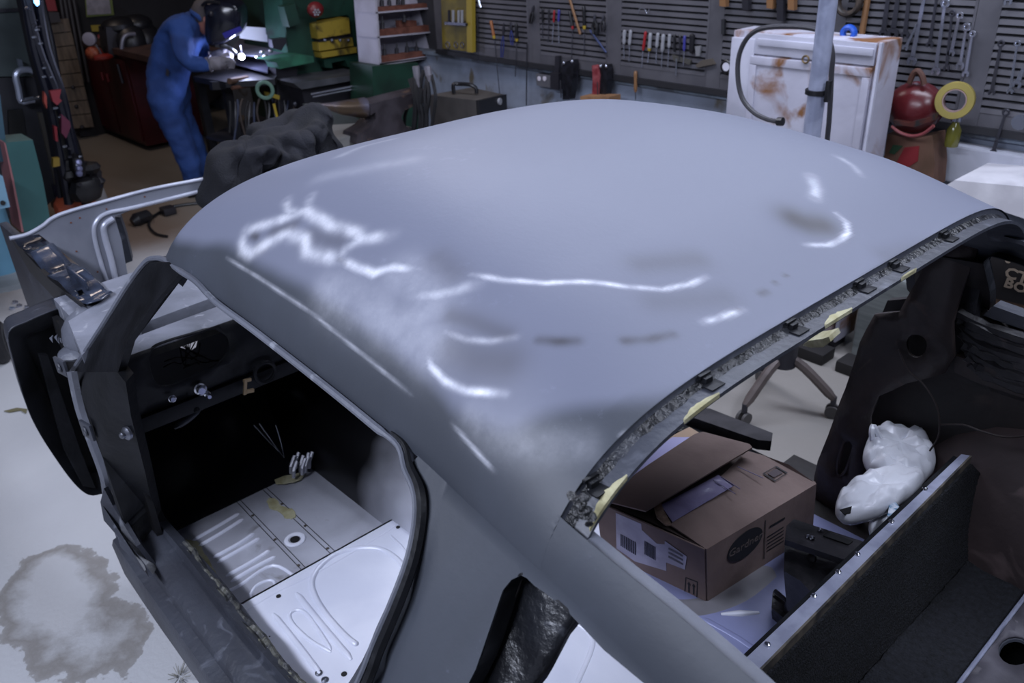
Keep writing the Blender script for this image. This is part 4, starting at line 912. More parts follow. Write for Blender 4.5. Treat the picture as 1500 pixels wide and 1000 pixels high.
# oval emblem with a light script word
P, nR = onface([(1092, 797)], *FR, .006); oc = P[0]; ex = (R1-N1).normalized(); ey = (Vector((0, 0, 1))-ex*ex.z).normalized(); 
Pa, _ = onface([(1068, 822), (1118, 774)], *FR, .002); hw = (Pa[1]-Pa[0]).length/2
ov = MB(); ov.rings([[oc+ex*hw*math.cos(a)*k+ey*.041*math.sin(a)*k+nR*z for a in [2*PI*i/36 for i in range(36)]] for k, z in ((1, -.001), (1, .0006))]); tag(ov.build('oval_emblem', M_ink, box, False), 'dark printed oval with light script lettering')
fr_ = Matrix((ex, nR.cross(ex), nR)).transposed()
text('Gardner', .034, mat('pale_ink', '#5e5450', .8), 'emblem_lettering', box, tuple(oc+nR*.0012), fr_, .0003, 1.0)
decal('printed_rule', [(1121, 762), (1122, 762), (1120, 818), (1119, 818)], FR, M_ink, .0062, .0003)
decal('printed_rule', [(1128, 770), (1150, 757), (1150, 760), (1128, 773)], FR, M_ink, .0062, .0003)
for k in range(5): decal('text_line', [(1124, 786+k*5), (1148, 771+k*5), (1148, 772.5+k*5), (1124, 787.5+k*5)], FR, M_ink, .0062, .0003)
# papers and a pale carton behind
pp_ = MB(); pp_.prism([at(x, y, z=.60) for x, y in ((888, 712), (940, 668), (985, 640), (1010, 640), (960, 690), (900, 728))], (0, 0, -.004)); solo(pp_, 'paper_sheet', mat('lavender_paper', '#b0acd6', .5), 'pale sheet of paper slipped between box and roof edge', 'paper', smooth=False)
pc = MB(); pc.prism([at(x, y, z=.52) for x, y in ((960, 650), (1010, 625), (1035, 640), (990, 668))], (0, 0, -.10)); solo(pc, 'small_carton', mat('tan_carton', '#a68e78', .8), 'small tan carton behind the big cardboard box', 'box', smooth=False)
# long dark beam lying along the right sill
bm_ = MB(); bm_.prism([at(x, y, z=.44) for x, y in ((1020, 596), (1040, 598), (1132, 634), (1130, 646), (1110, 644), (1000, 606))], (0, 0, -.035)); solo(bm_, 'steel_tray', mat('dirty_steel_tray', '#3d3b3e', .5, .3, '#2a282b', 10), 'dark flat steel tray on the far door sill', 'tray', smooth=False)

# bracket (dark seat latch hardware) by the box
br = T('latch_bracket', 'dark steel latch bracket bolted beside the box and the aluminium ledge', 'bracket', tuple(at(1190, 860, z=.43)))
M_brk = mat('black_hardware', '#302e32', .42, .2, '#17171a', 16, (.4, .6), .25, 40, '#3d3a3d', 24, (.64, .74))
def pz(px, z): return [at(x, y, z=z) for x, y in px]
MB().prism(pz([(1152, 770), (1163, 760), (1262, 792), (1282, 800), (1245, 822), (1150, 790)], .66), (0, 0, -.015)).build('top_plate', M_brk, br)
MB().prism(pz([(1150, 788), (1245, 822), (1232, 856), (1200, 880), (1172, 850), (1148, 836)], .60), (.02, 0, -.10)).build('side_plate', M_brk, br)
MB().prism(pz([(1157, 846), (1192, 852), (1215, 880), (1205, 900), (1178, 905), (1150, 880)], .50), (0, 0, -.06)).build('foot_plate', M_brk, br)
MB().prism(pz([(1132, 866), (1155, 878), (1162, 890), (1148, 905), (1130, 890)], .47), (0, .01, -.04)).build('hook', M_brk, br)
MB().tube([at(1135, 865, z=.48), at(1160, 886, z=.48)], .005, 8).build('hook_rod', M_brk, br)
MB().prism(pz([(1212, 778), (1250, 792), (1243, 797), (1206, 784)], .664), (0, 0, -.003)).build('plate_slot', M_blk2, br)
for a, z, r_ in (((1202, 776), .664, .0055), ((1190, 788), .663, .007), ((1184, 786), .663, .006)):
    MB().lathe([(r_, 0), (r_*.8, .003), (0, .004)], at(*a, z=z), (0, 0, 1), 12).build('bolt_head', M_chrome, br)
for a, z in (((1196, 868), .55), ((1212, 828), .585), ((1190, 818), .6), ((1218, 838), .58), ((1168, 864), .54)):
    MB().lathe([(.011, 0), (.011, .006), (.006, .008), (0, .008)], at(*a, z=z), (-.3, -1, .6), 12).build('bolt_head', M_brk, br)
for a, b in (((1170, 850), (1195, 862)), ((1195, 846), (1212, 856))):
    MB().prism(pz([a, b, (b[0]-2, b[1]+6), (a[0]-3, a[1]+5)], .555), (0, 0, .006)).build('spring_clip', M_blk2, br)

# crumpled white bag
def crumple(name, cen, dims, seed, R=None, fold=.22, n=26, m=48):
    rn = random.Random(seed); K = [(Vector((rn.uniform(-1, 1), rn.uniform(-1, 1), rn.uniform(-1, 1))).normalized(), rn.uniform(2.5, 7), rn.uniform(0, 6)) for _ in range(7)]
    R = R or Matrix.Identity(3); rings = []
    for i in range(n+1):
        a = PI*i/n; row = []
        for j in range(m):
            b = 2*PI*j/m; p = Vector((max(.02, math.sin(a))*math.cos(b), max(.02, math.sin(a))*math.sin(b), math.cos(a)))
            r = 1.
            for d, f, ph in K:
                v = math.sin(p.dot(d)*f+ph); r += fold*(abs(v)**.7-.55)/2.2
            row.append(cen+R@Vector((p.x*dims[0]*r, p.y*dims[1]*r, p.z*dims[2]*r)))
        rings.append(row)
    return rings
bag = T('plastic_bag', 'crumpled white plastic carrier bag tucked behind the aluminium ledge', 'bag', tuple(at(1290, 740, z=.55)))
M_bag = mat('white_plastic_film', '#eceef6', .25, 0, '#dfe1ea', 5, (.4, .6), .15, 30)
def bagpiece(name, px, z, h, seed, dirv=None, m=M_bag):
    "lumpy film volume over an outline"
    P = [at(x, y, z=z) for x, y in px]; c = sum(P, Vector())/len(P); rn = random.Random(seed)
    K = [(rn.uniform(-1, 1), rn.uniform(-1, 1), rn.uniform(0, 6), rn.uniform(.25, 1)) for _ in range(9)]
    Q = smooth_line(P, 5, True); R = []
    for k in range(25):
        a = PI*k/24; s = max(.04, math.sin(a)**.6); row = []
        for i, p in enumerate(Q):
            v = (p-c)*s; w_ = 0
            for kx, ky, ph, am in K: w_ += am*abs(math.sin(v.x*kx*75+v.y*ky*75+ph))*.8
            row.append(c+v+Vector((0, 0, h*math.cos(a)*-1*(.6+.22*w_)+h*.2*w_*s)))
        R.append(row)
    return MB().rings(R).build(name, m, bag, angle=38)
BF = 1
bagpiece('bag_body', [(1264, 668), (1278, 645), (1300, 638), (1325, 645), (1345, 642), (1360, 660), (1368, 690), (1350, 712), (1320, 722), (1280, 702), (1264, 685)], .66, .045, 1)
bagpiece('bag_lobe', [(1222, 752), (1232, 728), (1262, 706), (1300, 694), (1332, 690), (1352, 705), (1345, 722), (1318, 740), (1290, 756), (1262, 766), (1232, 770)], .68, .030, 4)
bagpiece('bag_tail', [(1272, 772), (1290, 758), (1308, 748), (1318, 752), (1300, 775), (1276, 788)], .62, .02, 8)
MB().prism([at(x, y, z=.728) for x, y in ((1230, 746), (1248, 741), (1246, 751), (1237, 753))], (0, 0, -.002)).build('bag_hole', M_blk2, bag)
MB().prism([at(x, y, z=.70) for x, y in ((1303, 738), (1312, 735), (1319, 744), (1306, 756), (1300, 756))], (0, 0, -.006)).build('bag_print', mat('blue_print', '#2a6f96', .4, 0, '#d0d4de', 60), bag)
MB().tube(smooth_line([at(1280, 650, z=.70), at(1277, 636, z=.735), at(1279, 624, z=.75), at(1284, 632, z=.74), at(1292, 648, z=.71)], 4), [.007]*17, 6).build('bag_handle', M_bag, bag)

# coat draped over the front panel
coat = T('work_coat', 'dark navy work coat heaped over the far front end of the car', 'coat', tuple(at(400, 270, x=-2.95)))
M_coat = mat('navy_coat_cloth', '#14151e', .92, 0, '#0e0f16', 7, (.4, .6), .5, 180)
def cloth(name, px, x, depth, seed, m=M_coat, fold=1., par=None, freq=40):
    P = [at(a, b, x=x) for a, b in px]; c = sum(P, Vector())/len(P); rn = random.Random(seed)
    K = [(rn.uniform(-1, 1), rn.uniform(-.8, .8), rn.uniform(0, 6), rn.uniform(.3, 1)) for _ in range(6)]; Q = smooth_line(P, 4, True); R = []
    for k in range(15):
        a = PI*k/14; s = max(.03, math.sin(a)**.4); row = []
        for p in Q:
            v = (p-c)*s; w_ = sum(am*(abs(math.sin(v.y*ky*freq+v.z*kz*freq+ph))-.5) for ky, kz, ph, am in K); row.append(c+v+Vector((-depth*math.cos(a)*(1+.25*fold*w_)+depth*.35*fold*w_*s*(k > 7), 0, 0)))
        R.append(row)
    o = MB().rings(R).build(name, m, par, angle=180)
    sb = o.modifiers.new('sub', 'SUBSURF'); sb.levels = 2; sb.render_levels = 2; t_ = bpy.data.textures.new('coat_folds', 'CLOUDS'); t_.noise_scale = .16; t_.noise_depth = 1; dm = o.modifiers.new('folds', 'DISPLACE'); dm.texture = t_; dm.strength = .11; dm.mid_level = .5
    return o
cloth('coat_body', [(345, 330), (352, 262), (372, 212), (392, 190), (428, 170), (462, 158), (475, 175), (484, 205), (495, 240), (470, 300), (420, 340)], -2.95, .16, 2, par=coat)
cloth('coat_fold', [(405, 305), (398, 262), (410, 232), (432, 205), (448, 196), (462, 215), (455, 248), (440, 300)], -2.80, .07, 5, par=coat)
cloth('coat_sleeve', [(300, 300), (306, 262), (318, 230), (338, 205), (356, 202), (360, 220), (352, 262), (335, 315)], -2.90, .08, 7, fold=.6, par=coat)
cloth('coat_sleeve', [(352, 275), (345, 240), (362, 212), (385, 200), (400, 215), (392, 245), (372, 268)], -2.84, .07, 11, fold=.7, par=coat)

# ================================================================== THE TOOL WALL
PY = 2.655
M_peg = mat('grey_tool_panel', '#57565c', .55, .1, '#4b4a50', 5, (.4, .6)); M_pegd = mat('panel_shadow_gap', '#17171b', .8); M_pegs = mat('panel_slat', '#56555b', .5, .1, '#4a494f', 3)
edges_px = [(640, 660), (775, 790), (890, 908), (1038, 1056), (1212, 1232), (1423, 1453), (1640, 1660)]
ed_x = [(at(a, 60, y=PY).x, at(b, 60, y=PY).x) for a, b in edges_px]
PZ0, PZT = .985, 1.78
tp_ = MB().lo((ed_x[0][0], PY-.02, .955), (ed_x[-1][1], WY+.04, .985)); struct(tp_.build('trim_2', mat('black_ledge', '#1d1d22', .6), None, False))
for i in range(6):
    x0, x1 = ed_x[i][0], ed_x[i+1][0]
    pan = T('slatted_board', ['grey slatted tool panel at the dark corner, beside the yellow board', 'grey slatted tool panel holding orange and blue handled drivers', 'grey slatted tool panel above the black holsters', 'grey slatted tool panel with the row of grey handled drivers, by the white cabinet', 'grey slatted tool panel above the white cabinet with big wrenches', 'grey slatted tool panel at the far right edge with small wrenches'][i], 'panel', ((x0+x1)/2, PY, PZ0), 'slatted tool panels')
    MB().lo((x0, PY+.012, PZ0), (x1, PY+.03, PZT)).build('backing', M_pegd, pan, False)
    sx0 = ed_x[i][1]+.012; sx1 = x1-.012
    MB().lo((x0+.001, PY-.004, PZ0), (sx0, PY+.012, PZT)).build('stile', M_peg, pan, False)
    MB().lo((sx0, PY-.002, PZ0), (x1-.001, PY+.012, PZ0+.055)).build('bottom_rail', M_peg, pan, False)
    MB().lo((sx1, PY-.003, PZ0+.055), (x1-.001, PY+.012, PZT)).build('stile', M_peg, pan, False)
    z = PZ0+.066; sm0 = None
    while z < PZT-.03:
        if sm0 is None:
            b_ = MB().add([(sx0, PY+.011, z-.011), (sx1, PY+.011, z-.011), (sx1, PY-.004, z-.011), (sx0, PY-.004, z-.011), (sx0, PY+.011, z+.011), (sx1, PY+.011, z+.011), (sx1, PY-.001, z+.008), (sx0, PY-.001, z+.008)], [(0, 1, 2, 3), (4, 7, 6, 5), (3, 2, 6, 7), (0, 3, 7, 4), (1, 5, 6, 2), (0, 4, 5, 1)])
            sm0 = b_.build('slat', M_pegs, pan, False); z0_ = z
        else:
            c = sm0.copy(); COL.objects.link(c); c.location = (0, 0, z-z0_)
        z += .0315
TY = PY-.022
def tp(px, py, y=TY): return at(px, py, y=y)
M_hk = {k: mat('handle_'+k, c, .4) for k, c in dict(orange='#8a5226', blue='#26306a', black='#17171b', red='#8e2026', grey='#8b8c92', purple='#3a3a86', tan='#7c5a3c', yellow='#a89030', dark='#25242a').items()}
M_chr = mat('tool_chrome', '#c2c6d4', .22, .9); M_rod = mat('dull_rod', '#45454d', .4, .7)
def driver(a, b, c, r, col, label, tip=None, rs=.003):
    "screwdriver hanging by its handle: handle a-b, shaft b-c (pixels)"
    A, B = tp(*a), tp(*b); t = T('screwdriver', label, 'screwdriver', tuple(A), 'drivers hanging on the tool panels')
    u = (B-A); mb = MB(); mb.tube([A, A+u*.06, A+u*.2, A+u*.5, A+u*.8, A+u*.93, B], [r*.6, r*.95, r, r*.85, r, r*.8, r*.5], 10); mb.build('handle', M_hk[col], t)
    if tip: MB().tube([A+u*.86, A+u*1.02], [r*1.04, r*.7], 10).build('collar', M_hk[tip], t)
    if c: C2 = tp(*c); MB().tube([B, C2], rs, 6).build('shaft', M_chr if col in ('grey', 'red', 'purple') else M_rod, t)
    return t
for a in [((719, 30), (724, 56), (732, 137), .011, 'orange', 'long screwdriver with an orange handle and yellow collar', 'yellow'),
          ((756, 34), (757, 60), (755, 112), .011, 'black', 'black handled screwdriver with yellow ends, right of the blue pliers', 'yellow'),
          ((699, 20), (700, 52), (700, 92), .006, 'dark', 'thin dark screwdriver left of the orange handled one', None),
          ((795, 12), (795, 33), (795, 56), .008, 'black', 'short black screwdriver at the left of its row', None),
          ((804, 13), (804, 33), (803, 62), .006, 'dark', 'dark slim screwdriver beside the red handled one', None),
          ((812, 15), (811, 33), (809, 64), .007, 'red', 'short dull red screwdriver between dark and blue ones', None),
          ((819, 14), (818, 32), (819, 64), .008, 'purple', 'short blue handled screwdriver with thin shaft', None),
          ((834, 16), (839, 42), (836, 112), .009, 'black', 'long thin screwdriver with black handle and red collar', 'red'),
          ((855, 9), (856, 42), (856, 80), .011, 'black', 'stout black screwdriver under a yellow cap', 'yellow'),
          ((915, 44), (914, 65), (914, 86), .011, 'grey', 'grey ribbed nut driver, leftmost of the grey row', None),
          ((924, 44), (922, 66), (922, 90), .010, 'grey', 'grey ribbed nut driver, second of the grey row', None),
          ((946, 46), (942, 74), (940, 99), .009, 'red', 'bright red screwdriver with chrome shaft in the grey row', None),
          ((953, 48), (951, 74), (949, 92), .011, 'grey', 'grey screwdriver with a yellow tip, right of the red one', 'yellow'),
          ((964, 48), (962, 70), (961, 94), .010, 'grey', 'grey screwdriver between the yellow tipped and the longest grey one', None),
          ((972, 50), (970, 76), (969, 99), .011, 'grey', 'longest grey screwdriver, pale with chrome shaft', None),
          ((981, 50), (980, 70), (978, 100), .010, 'grey', 'grey screwdriver next to the black ones, last of the pale row', None),
          ((988, 50), (988, 76), None, .008, 'black', 'black screwdriver handle right of the pale grey row', None),
          ((996, 51), (996, 72), (995, 88), .008, 'dark', 'dark screwdriver just left of the purple one', None),
          ((1003, 52), (1002, 75), (1001, 96), .008, 'purple', 'purple handled screwdriver near the end of the row', None),
          ((1014, 50), (1013, 78), None, .015, 'black', 'thick black handle at the right end of the driver row', None)]: driver(*a)
driver((931, 104), (931, 135), (931, 146), .011, 'tan', 'wooden handled awl hanging below the tool panel', None)
def pliers(a, b, r, col, label, sp=.012):
    A, B = tp(*a), tp(*b); t = T('pliers', label, 'pliers', tuple(A), 'pliers hanging on the tool panels'); m_ = A.lerp(B, .35)
    for s in (-1, 1): MB().tube(smooth_line([m_, m_.lerp(B, .4)+Vector((s*sp, 0, 0)), B+Vector((s*sp*.7, 0, 0))], 4), [r]*9, 7).build('grip', M_hk[col], t)
    MB().tube([A, A.lerp(m_, .5), m_], [.004, .010, .008], 8).build('jaw', M_rod, t)
pliers((738, 34), (735, 84), .004, 'blue', 'blue handled pliers right of the orange screwdriver')
pliers((748, 32), (750, 66), .004, 'blue', 'small blue handled pliers left of the black and yellow driver')
pliers((782, 8), (777, 34), .007, 'black', 'black pliers on the stile between two tool panels')
pliers((871, 20), (872, 50), .009, 'black', 'black grip pliers right of the yellow capped driver', .018)
pliers((884, 22), (882, 46), .007, 'dark', 'dark pliers hanging left of a panel stile', .014)
def bar(name, px, r, m, label, cat, y=TY, n=8):
    P = [at(a, b, y=y) for a, b in px]; return solo(MB().tube(smooth_line(P, 3) if len(P) > 2 else P, r, n), name, m, label, cat)
bar('steel_rod', [(772, 64), (771, 154)], .004, M_rod, 'long thin dark rod hanging to the left of the outlet box', 'rod')
bar('glint_rod', [(701, 0), (704, 11)], .008, mat('bright_strip', '#e8eeff', .2, .6), 'white steel rod with its glint painted in, at the top left of the tool wall', 'strip')  # near-white colour paints in a bright glint
bar('hammer', [(833, -6), (850, 50)], .008, M_hk['tan'], 'tan wooden handle hanging at a slant over the red collared driver', 'hammer')
bar('scraper', [(864, 44), (888, 77)], .006, mat('blue_steel', '#6a76a4', .3, .8), 'blue steel scraper blade hanging at a slant', 'scraper')
bar('hook', [(935, 20), (937, 13), (944, 13), (948, 20), (951, 13)], .0025, M_chr, 'small chrome double hook high on the third panel', 'hook')
bar('hex_key', [(991, 86), (990, 111)], .004, M_chr, 'short chrome rod below the purple handled driver', 'rod')
pl = MB().prism([tp(*q) for q in ((984, 80), (996, 84), (1012, 88), (1010, 95), (995, 90), (987, 90))], (0, .012, 0)); solo(pl, 'puller_claw', mat('dull_claw', '#55534f', .5, .4), 'dull grey puller claw hanging below the driver row', 'puller')
pl = MB().prism([tp(*q) for q in ((1018, 96), (1028, 88), (1042, 86), (1047, 94), (1036, 96), (1022, 99))], (0, .014, 0)); solo(pl, 'trowel', mat('dull_trowel', '#5b544d', .5, .3), 'brownish flat scraper hanging by the third stile', 'scraper')
pl = MB().prism([tp(*q) for q in ((1018, 68), (1026, 67), (1024, 82), (1019, 82))], (0, .012, 0)); solo(pl, 'socket_holder', mat('pale_holder', '#77777a', .5), 'small pale socket holder right of the driver row', 'holder')
g = T('dial_gauge', 'round white dial gauge in a black housing beside the cabinet', 'gauge', tuple(tp(1067, 97))); MB().lathe([(.035, 0), (.035, .015), (.028, .02), (0, .02)], tp(1066, 97), (0, -1, 0), 20).build('housing', M_hk['black'], g)
MB().lathe([(.021, .0205), (.021, .022), (0, .022)], tp(1067, 97), (0, -1, 0), 20).build('dial', mat('dial_white', '#c9c8d4', .4), g)
tag(bar('square_rod', [(1060, 28), (1060, 50)], .012, M_hk['black'], 'black square block hanging above the dial gauge', 'block'), None)
# yellow board
yb = T('yellow_board', 'yellow painted tool board at the dark corner of the wall', 'board', tuple(at(668, 72, y=2.64)))
MB().prism([at(*q, y=2.63) for q in ((646, -6), (690, -6), (691, 76), (648, 71))], (0, .02, 0)).build('board', mat('old_yellow', '#7a6a24', .6, 0, '#5c5120', 8), yb, False)
MB().prism([at(*q, y=2.60) for q in ((683, -6), (691, -6), (692, 77), (684, 76))], (0, .03, 0)).build('frame', mat('old_yellow_b', '#94802a', .6), yb, False)
MB().prism([at(*q, y=2.58) for q in ((651, 32), (682, 34), (682, 38), (651, 36))], (0, .05, 0)).build('shelf', M_rod, yb, False)
for x in (658, 664, 672, 677): MB().tube([at(x, 34, y=2.59), at(x, 15, y=2.59)], .010, 8).build('spray_tip', M_hk['grey' if x > 660 else 'dark'], yb)
for x, r_ in ((656, .022), (668, .02), (677, .018)): MB().torus(at(x, 66, y=2.60), (0, 1, 0), r_, .004, 16, 6).build('hanging_ring', M_rod, yb)
# holsters
for px, col, lab in (([(823, 97), (826, 90), (838, 88), (840, 96), (837, 130), (834, 146), (824, 146)], 'black', 'black leather tool holster with chrome rivets below the panel'), ([(877, 100), (880, 95), (888, 95), (890, 102), (887, 143), (876, 143)], 'black', 'black holster hanging right of the red one')):
    h = T('tool_holster', lab, 'holster', tuple(at(*px[-1], y=2.6))); MB().prism([at(*q, y=2.58) for q in px], (0, .05, 0)).build('pouch', mat('black_leather', '#111115', .35, 0, '#1d1d24', 30), h)
    for q in (px[1], px[2]): MB().ball(at(q[0], q[1]+2, y=2.575), .009, 10).build('rivet', M_chr, h)
    MB().tube([at(px[0][0]-2, px[0][1]+20, y=2.57), at(px[0][0]-1, px[0][1]+46, y=2.57)], .004, 6).build('strap', M_hk['dark'], h)
solo(MB().prism([at(*q, y=2.57) for q in ((867, 96), (872, 100), (876, 96), (878, 110), (876, 141), (867, 141), (868, 118))], (0, .05, 0)), 'red_holster', mat('dull_red_leather', '#70262c', .45, 0, '#8e4a4e', 20), 'dull red holster wedged between black holsters', 'holster')
ob = T('outlet_box', 'grey double power outlet box mounted under the tool panel', 'outlet', tuple(at(800, 128, y=2.66)))
MB().prism([at(*q, y=2.64) for q in ((785, 108), (812, 112), (813, 130), (786, 125))], (0, .06, 0)).build('box', mat('outlet_grey', '#5a5a60', .5), ob, False)
MB().prism([at(*q, y=2.60) for q in ((806, 106), (818, 108), (818, 132), (806, 130))], (0, .09, 0)).build('plug', M_hk['dark'], ob, False)
for x in (790, 798): MB().lathe([(.015, 0), (.015, .004), (0, .004)], at(x, 115, y=2.639), (0, -1, 0), 16).build('socket_face', mat('socket_white', '#c9c4cf', .4), ob)
solo(MB().prism([at(*q, y=2.62) for q in ((813, 82), (819, 82), (818, 108), (812, 108))], (0, .02, 0)), 'file', M_hk['dark'], 'short brown black file above the outlet box', 'file')
solo(MB().prism([at(*q, y=2.5) for q in ((850, 141), (892, 142), (892, 150), (850, 150))], (0, .1, 0)), 'wood_block', mat('plain_wood', '#8e6a4a', .7, 0, '#7a5a3e', 12), 'light wooden block on the bench behind the roof edge', 'block')

# wrenches
def wrench(a, b, r, label, bright=1, ring=True, w=.007, y=None):
    y = y or TY-.01; A, B = at(*a, y=y), at(*b, y=y); d = (B-A).normalized(); s = d.cross(Vector((0, 1, 0))).normalized(); m_ = M_chr if bright else mat('dark_wrench', '#4b4b53', .35, .7)
    t = T('wrench', label, 'wrench', tuple(A), 'wrenches hanging on the tool wall')
    mb = MB(); A2 = A+d*r*.9; B2 = B-d*r*.9; mb.prism([A2+s*w*.7, A2-s*w*.7, B2-s*w, B2+s*w], (0, .006, 0)); mb.build('handle', m_, t)
    if ring: MB().torus(A+Vector((0, .003, 0)), (0, 1, 0), r*.72, r*.33, 16, 6, .8).build('ring_end', m_, t)
    jaw = []; 
    for k in range(13):
        an = -PI*.78+PI*1.56*k/12; jaw.append(B-d*r*math.cos(an)*1.0+s*r*math.sin(an))
    inn = [B+d*r*.45-s*r*.42*q_ if False else B+d*r*(.55 if q_ else -.25)+s*r*.36*e_ for q_, e_ in ((1, 1), (0, 1), (0, -1), (1, -1))]
    MB().prism(jaw+inn, (0, .009, 0)).build('open_end', m_, t)
for a in [((1303, -20), (1293, 50), .020, 'dark grey flat wrench above the right corner of the white cabinet', 0, True, .011), ((1319, -30), (1307, 50), .026, 'large grey open ended wrench behind the cabinet corner', 0, True, .011),
          ((1334, -30), (1325, 52), .018, 'mid grey wrench right of the large one by the cabinet', 0, True, .009), ((1358, -25), (1335, 90), .021, 'long bright chrome wrench, the longest on the wall', 1, True, .009),
          ((1345, 32), (1326, 70), .013, 'short glaring chrome wrench behind the longest one', 1, False, .006), ((1372, -5), (1361, 66), .015, 'dull wrench right of the longest chrome one', 0, True, .007),
          ((1384, 5), (1370, 105), .019, 'long chrome combination wrench reaching lowest of its group', 1, True, .008), ((1394, 20), (1386, 100), .014, 'dark thin wrench tucked between two chrome ones', 0, True, .006),
          ((1405, 23), (1393, 78), .015, 'bright open ended wrench in the middle of the chrome group', 1, True, .007), ((1415, 40), (1406, 97), .017, 'chrome wrench with shiny ring end left of the smallest one', 1, True, .006),
          ((1424, 50), (1414, 109), .014, 'smallest chrome wrench at the right end of the group', 1, True, .006), ((1466, 64), (1452, 136), .014, 'dark wrench right of the wide stile', 0, True, .007),
          ((1490, 64), (1479, 134), .013, 'dull steel wrench second from the wide stile', 1, True, .005), ((1501, 95), (1489, 124), .018, 'bright wrench cut by the right edge of the picture', 1, False, .009),
          ((1473, 165), (1454, 224), .015, 'single grey wrench hanging over the white wall base', 0, True, .007), ((1478, -20), (1476, 3), .015, 'wrench tip showing at the top right of the wall', 1, False, .006)]: wrench(*a)
bar('hammer', [(1274, -20), (1262, 52)], .014, M_hk['tan'], 'wooden hammer handle standing behind the white cabinet', 'hammer')
g = MB(); g.torus(at(1243, 3, y=2.6), (0, 1, 0), .050, .014, 24, 10, 1.4); solo(g, 'black_tape_roll', mat('black_roll', '#1c1a1c', .5, 0, '#4b4038', 14), 'big black and brown roll hanging high behind the cabinet', 'roll')
g = MB(); g.torus(at(1243, 49, y=2.26), (0, 1, 0), .024, .012, 20, 8, 1.3); solo(g, 'blue_hose_fitting', mat('bright_blue_plastic', '#1d4fb0', .35), 'bright blue plastic ring on top of the white cabinet', 'ring')
for x0, y1, c_, lab in ((1063, 9, 'tan', 'wooden clamp end hanging above the cabinet, leftmost'), (1132, 12, 'tan', 'light wooden clamp end above the cabinet'), (1163, 14, 'tan', 'second light wooden clamp end above the cabinet'), (1096, 14, 'dark', 'dark clamp end left of the wooden ones'), (1147, 30, 'dark', 'long dark clamp bar above the cabinet')):
    solo(MB().prism([tp(x0-4, -14), tp(x0+5, -14), tp(x0+5, y1), tp(x0-4, y1-1)], (0, -.03, 0)), 'clamp', M_hk[c_], lab, 'clamp', smooth=False)

# ---- right end of the wall
red = T('red_cap_bag', 'glossy dark red padded sack hanging beside the white cabinet', 'bag', tuple(at(1338, 200, y=2.45)))
M_redg = mat('glossy_dark_red', '#5a1c20', .28, 0, '#47161a', 4, (.4, .6), .1, 20)
mb = MB(); cpt = at(1340, 160, y=2.5); mb.rings([[cpt+Vector((.118*math.cos(a)*max(.03, math.sin(t))*(1+.04*math.sin(3*a)), .09*math.cos(t), .115*math.sin(a)*max(.03, math.sin(t))*(1 if math.sin(a) > 0 else .85))) for a in [2*PI*j/28 for j in range(28)]] for t in [PI*i/12 for i in range(13)]]); mb.build('shell', M_redg, red)
MB().tube(smooth_line([at(*q, y=2.36) for q in ((1306, 185), (1318, 194), (1335, 199), (1352, 196), (1368, 184))], 4), .007, 8).build('bottom_piping', mat('red_piping', '#7a3a3c', .4), red)
MB().prism([at(*q, y=2.355) for q in ((1308, 176), (1330, 180), (1360, 172), (1370, 166), (1368, 176), (1340, 186), (1312, 183))], (0, .03, 0)).build('dark_band', mat('band_dark', '#22201f', .5, 0, '#4a2018', 20), red)
MB().tube(smooth_line([at(*q, y=2.45) for q in ((1332, 122), (1338, 108), (1345, 104), (1351, 112), (1354, 124))], 4), [.012]*17, 8).build('strap', mat('brown_strap', '#4d3026', .6), red)
sack = T('printed_sack', 'brown paper sack with faded red and green print under the red bag', 'bag', tuple(at(1340, 262, y=2.5)))
MB().prism([at(*q, y=2.46) for q in ((1300, 196), (1318, 200), (1340, 203), (1366, 198), (1369, 240), (1366, 275), (1290, 260))], (0, .12, 0)).build('sack_body', mat('brown_paper', '#6b4c3e', .7, 0, '#57402f', 6, (.4, .6), .3, 18), sack)
MB().prism([at(*q, y=2.455) for q in ((1325, 216), (1346, 214), (1344, 236), (1322, 250), (1312, 240))], (0, .01, 0)).build('red_print', mat('faded_red', '#7c1c22', .6), sack, False)
MB().prism([at(*q, y=2.455) for q in ((1308, 212), (1322, 214), (1310, 226), (1302, 224))], (0, .01, 0)).build('green_print', mat('faded_green', '#27452f', .6), sack, False)
t = T('masking_tape_roll', 'roll of pale yellow masking tape hanging beside the red bag', 'tape', tuple(at(1399, 172, y=2.5)))
c0 = at(1399, 147, y=2.47); ax = Vector((.25, -1, .12)).normalized()
mb = MB(); prof = [(.071, -.020), (.073, -.016), (.073, .016), (.071, .020), (.047, .020), (.045, .018), (.045, -.018), (.047, -.020)]
u = ax.orthogonal().normalized(); q = ax.cross(u); mb.rings([[c0+(u*math.cos(a)+q*math.sin(a))*r_*1.0+ax*h_ for r_, h_ in prof] for a in [2*PI*k/36 for k in range(36)]], True, False, True); mb.build('tape', mat('masking_tape', '#8f8140', .6, 0, '#837638', 6), t)
mb = MB(); mb.rings([[c0+(u*math.cos(a)+q*math.sin(a))*r_+ax*h_ for r_, h_ in ((.045, -.020), (.045, .0195), (.041, .0195), (.041, -.020))] for a in [2*PI*k/36 for k in range(36)]], True, False, True); mb.build('cardboard_core', mat('pinkish_core', '#8b7470', .7), t)
sp = T('spray_bottle', 'small glass bottle with olive liquid under the tape roll', 'bottle', tuple(at(1394, 215, y=2.5)))
mb = MB(); b0 = at(1393, 214, y=2.5); mb.lathe([(.026, 0), (.028, .01), (.028, .07), (.016, .09), (.012, .10)], b0, (0, 0, 1), 18); mb.build('bottle', mat('olive_glass', '#5e5c26', .15, 0), sp)
mb = MB(); mb.lathe([(.014, .10), (.022, .105), (.022, .13), (.010, .14), (0, .14)], b0, (0, 0, 1), 14); mb.build('cap', M_chr, sp)
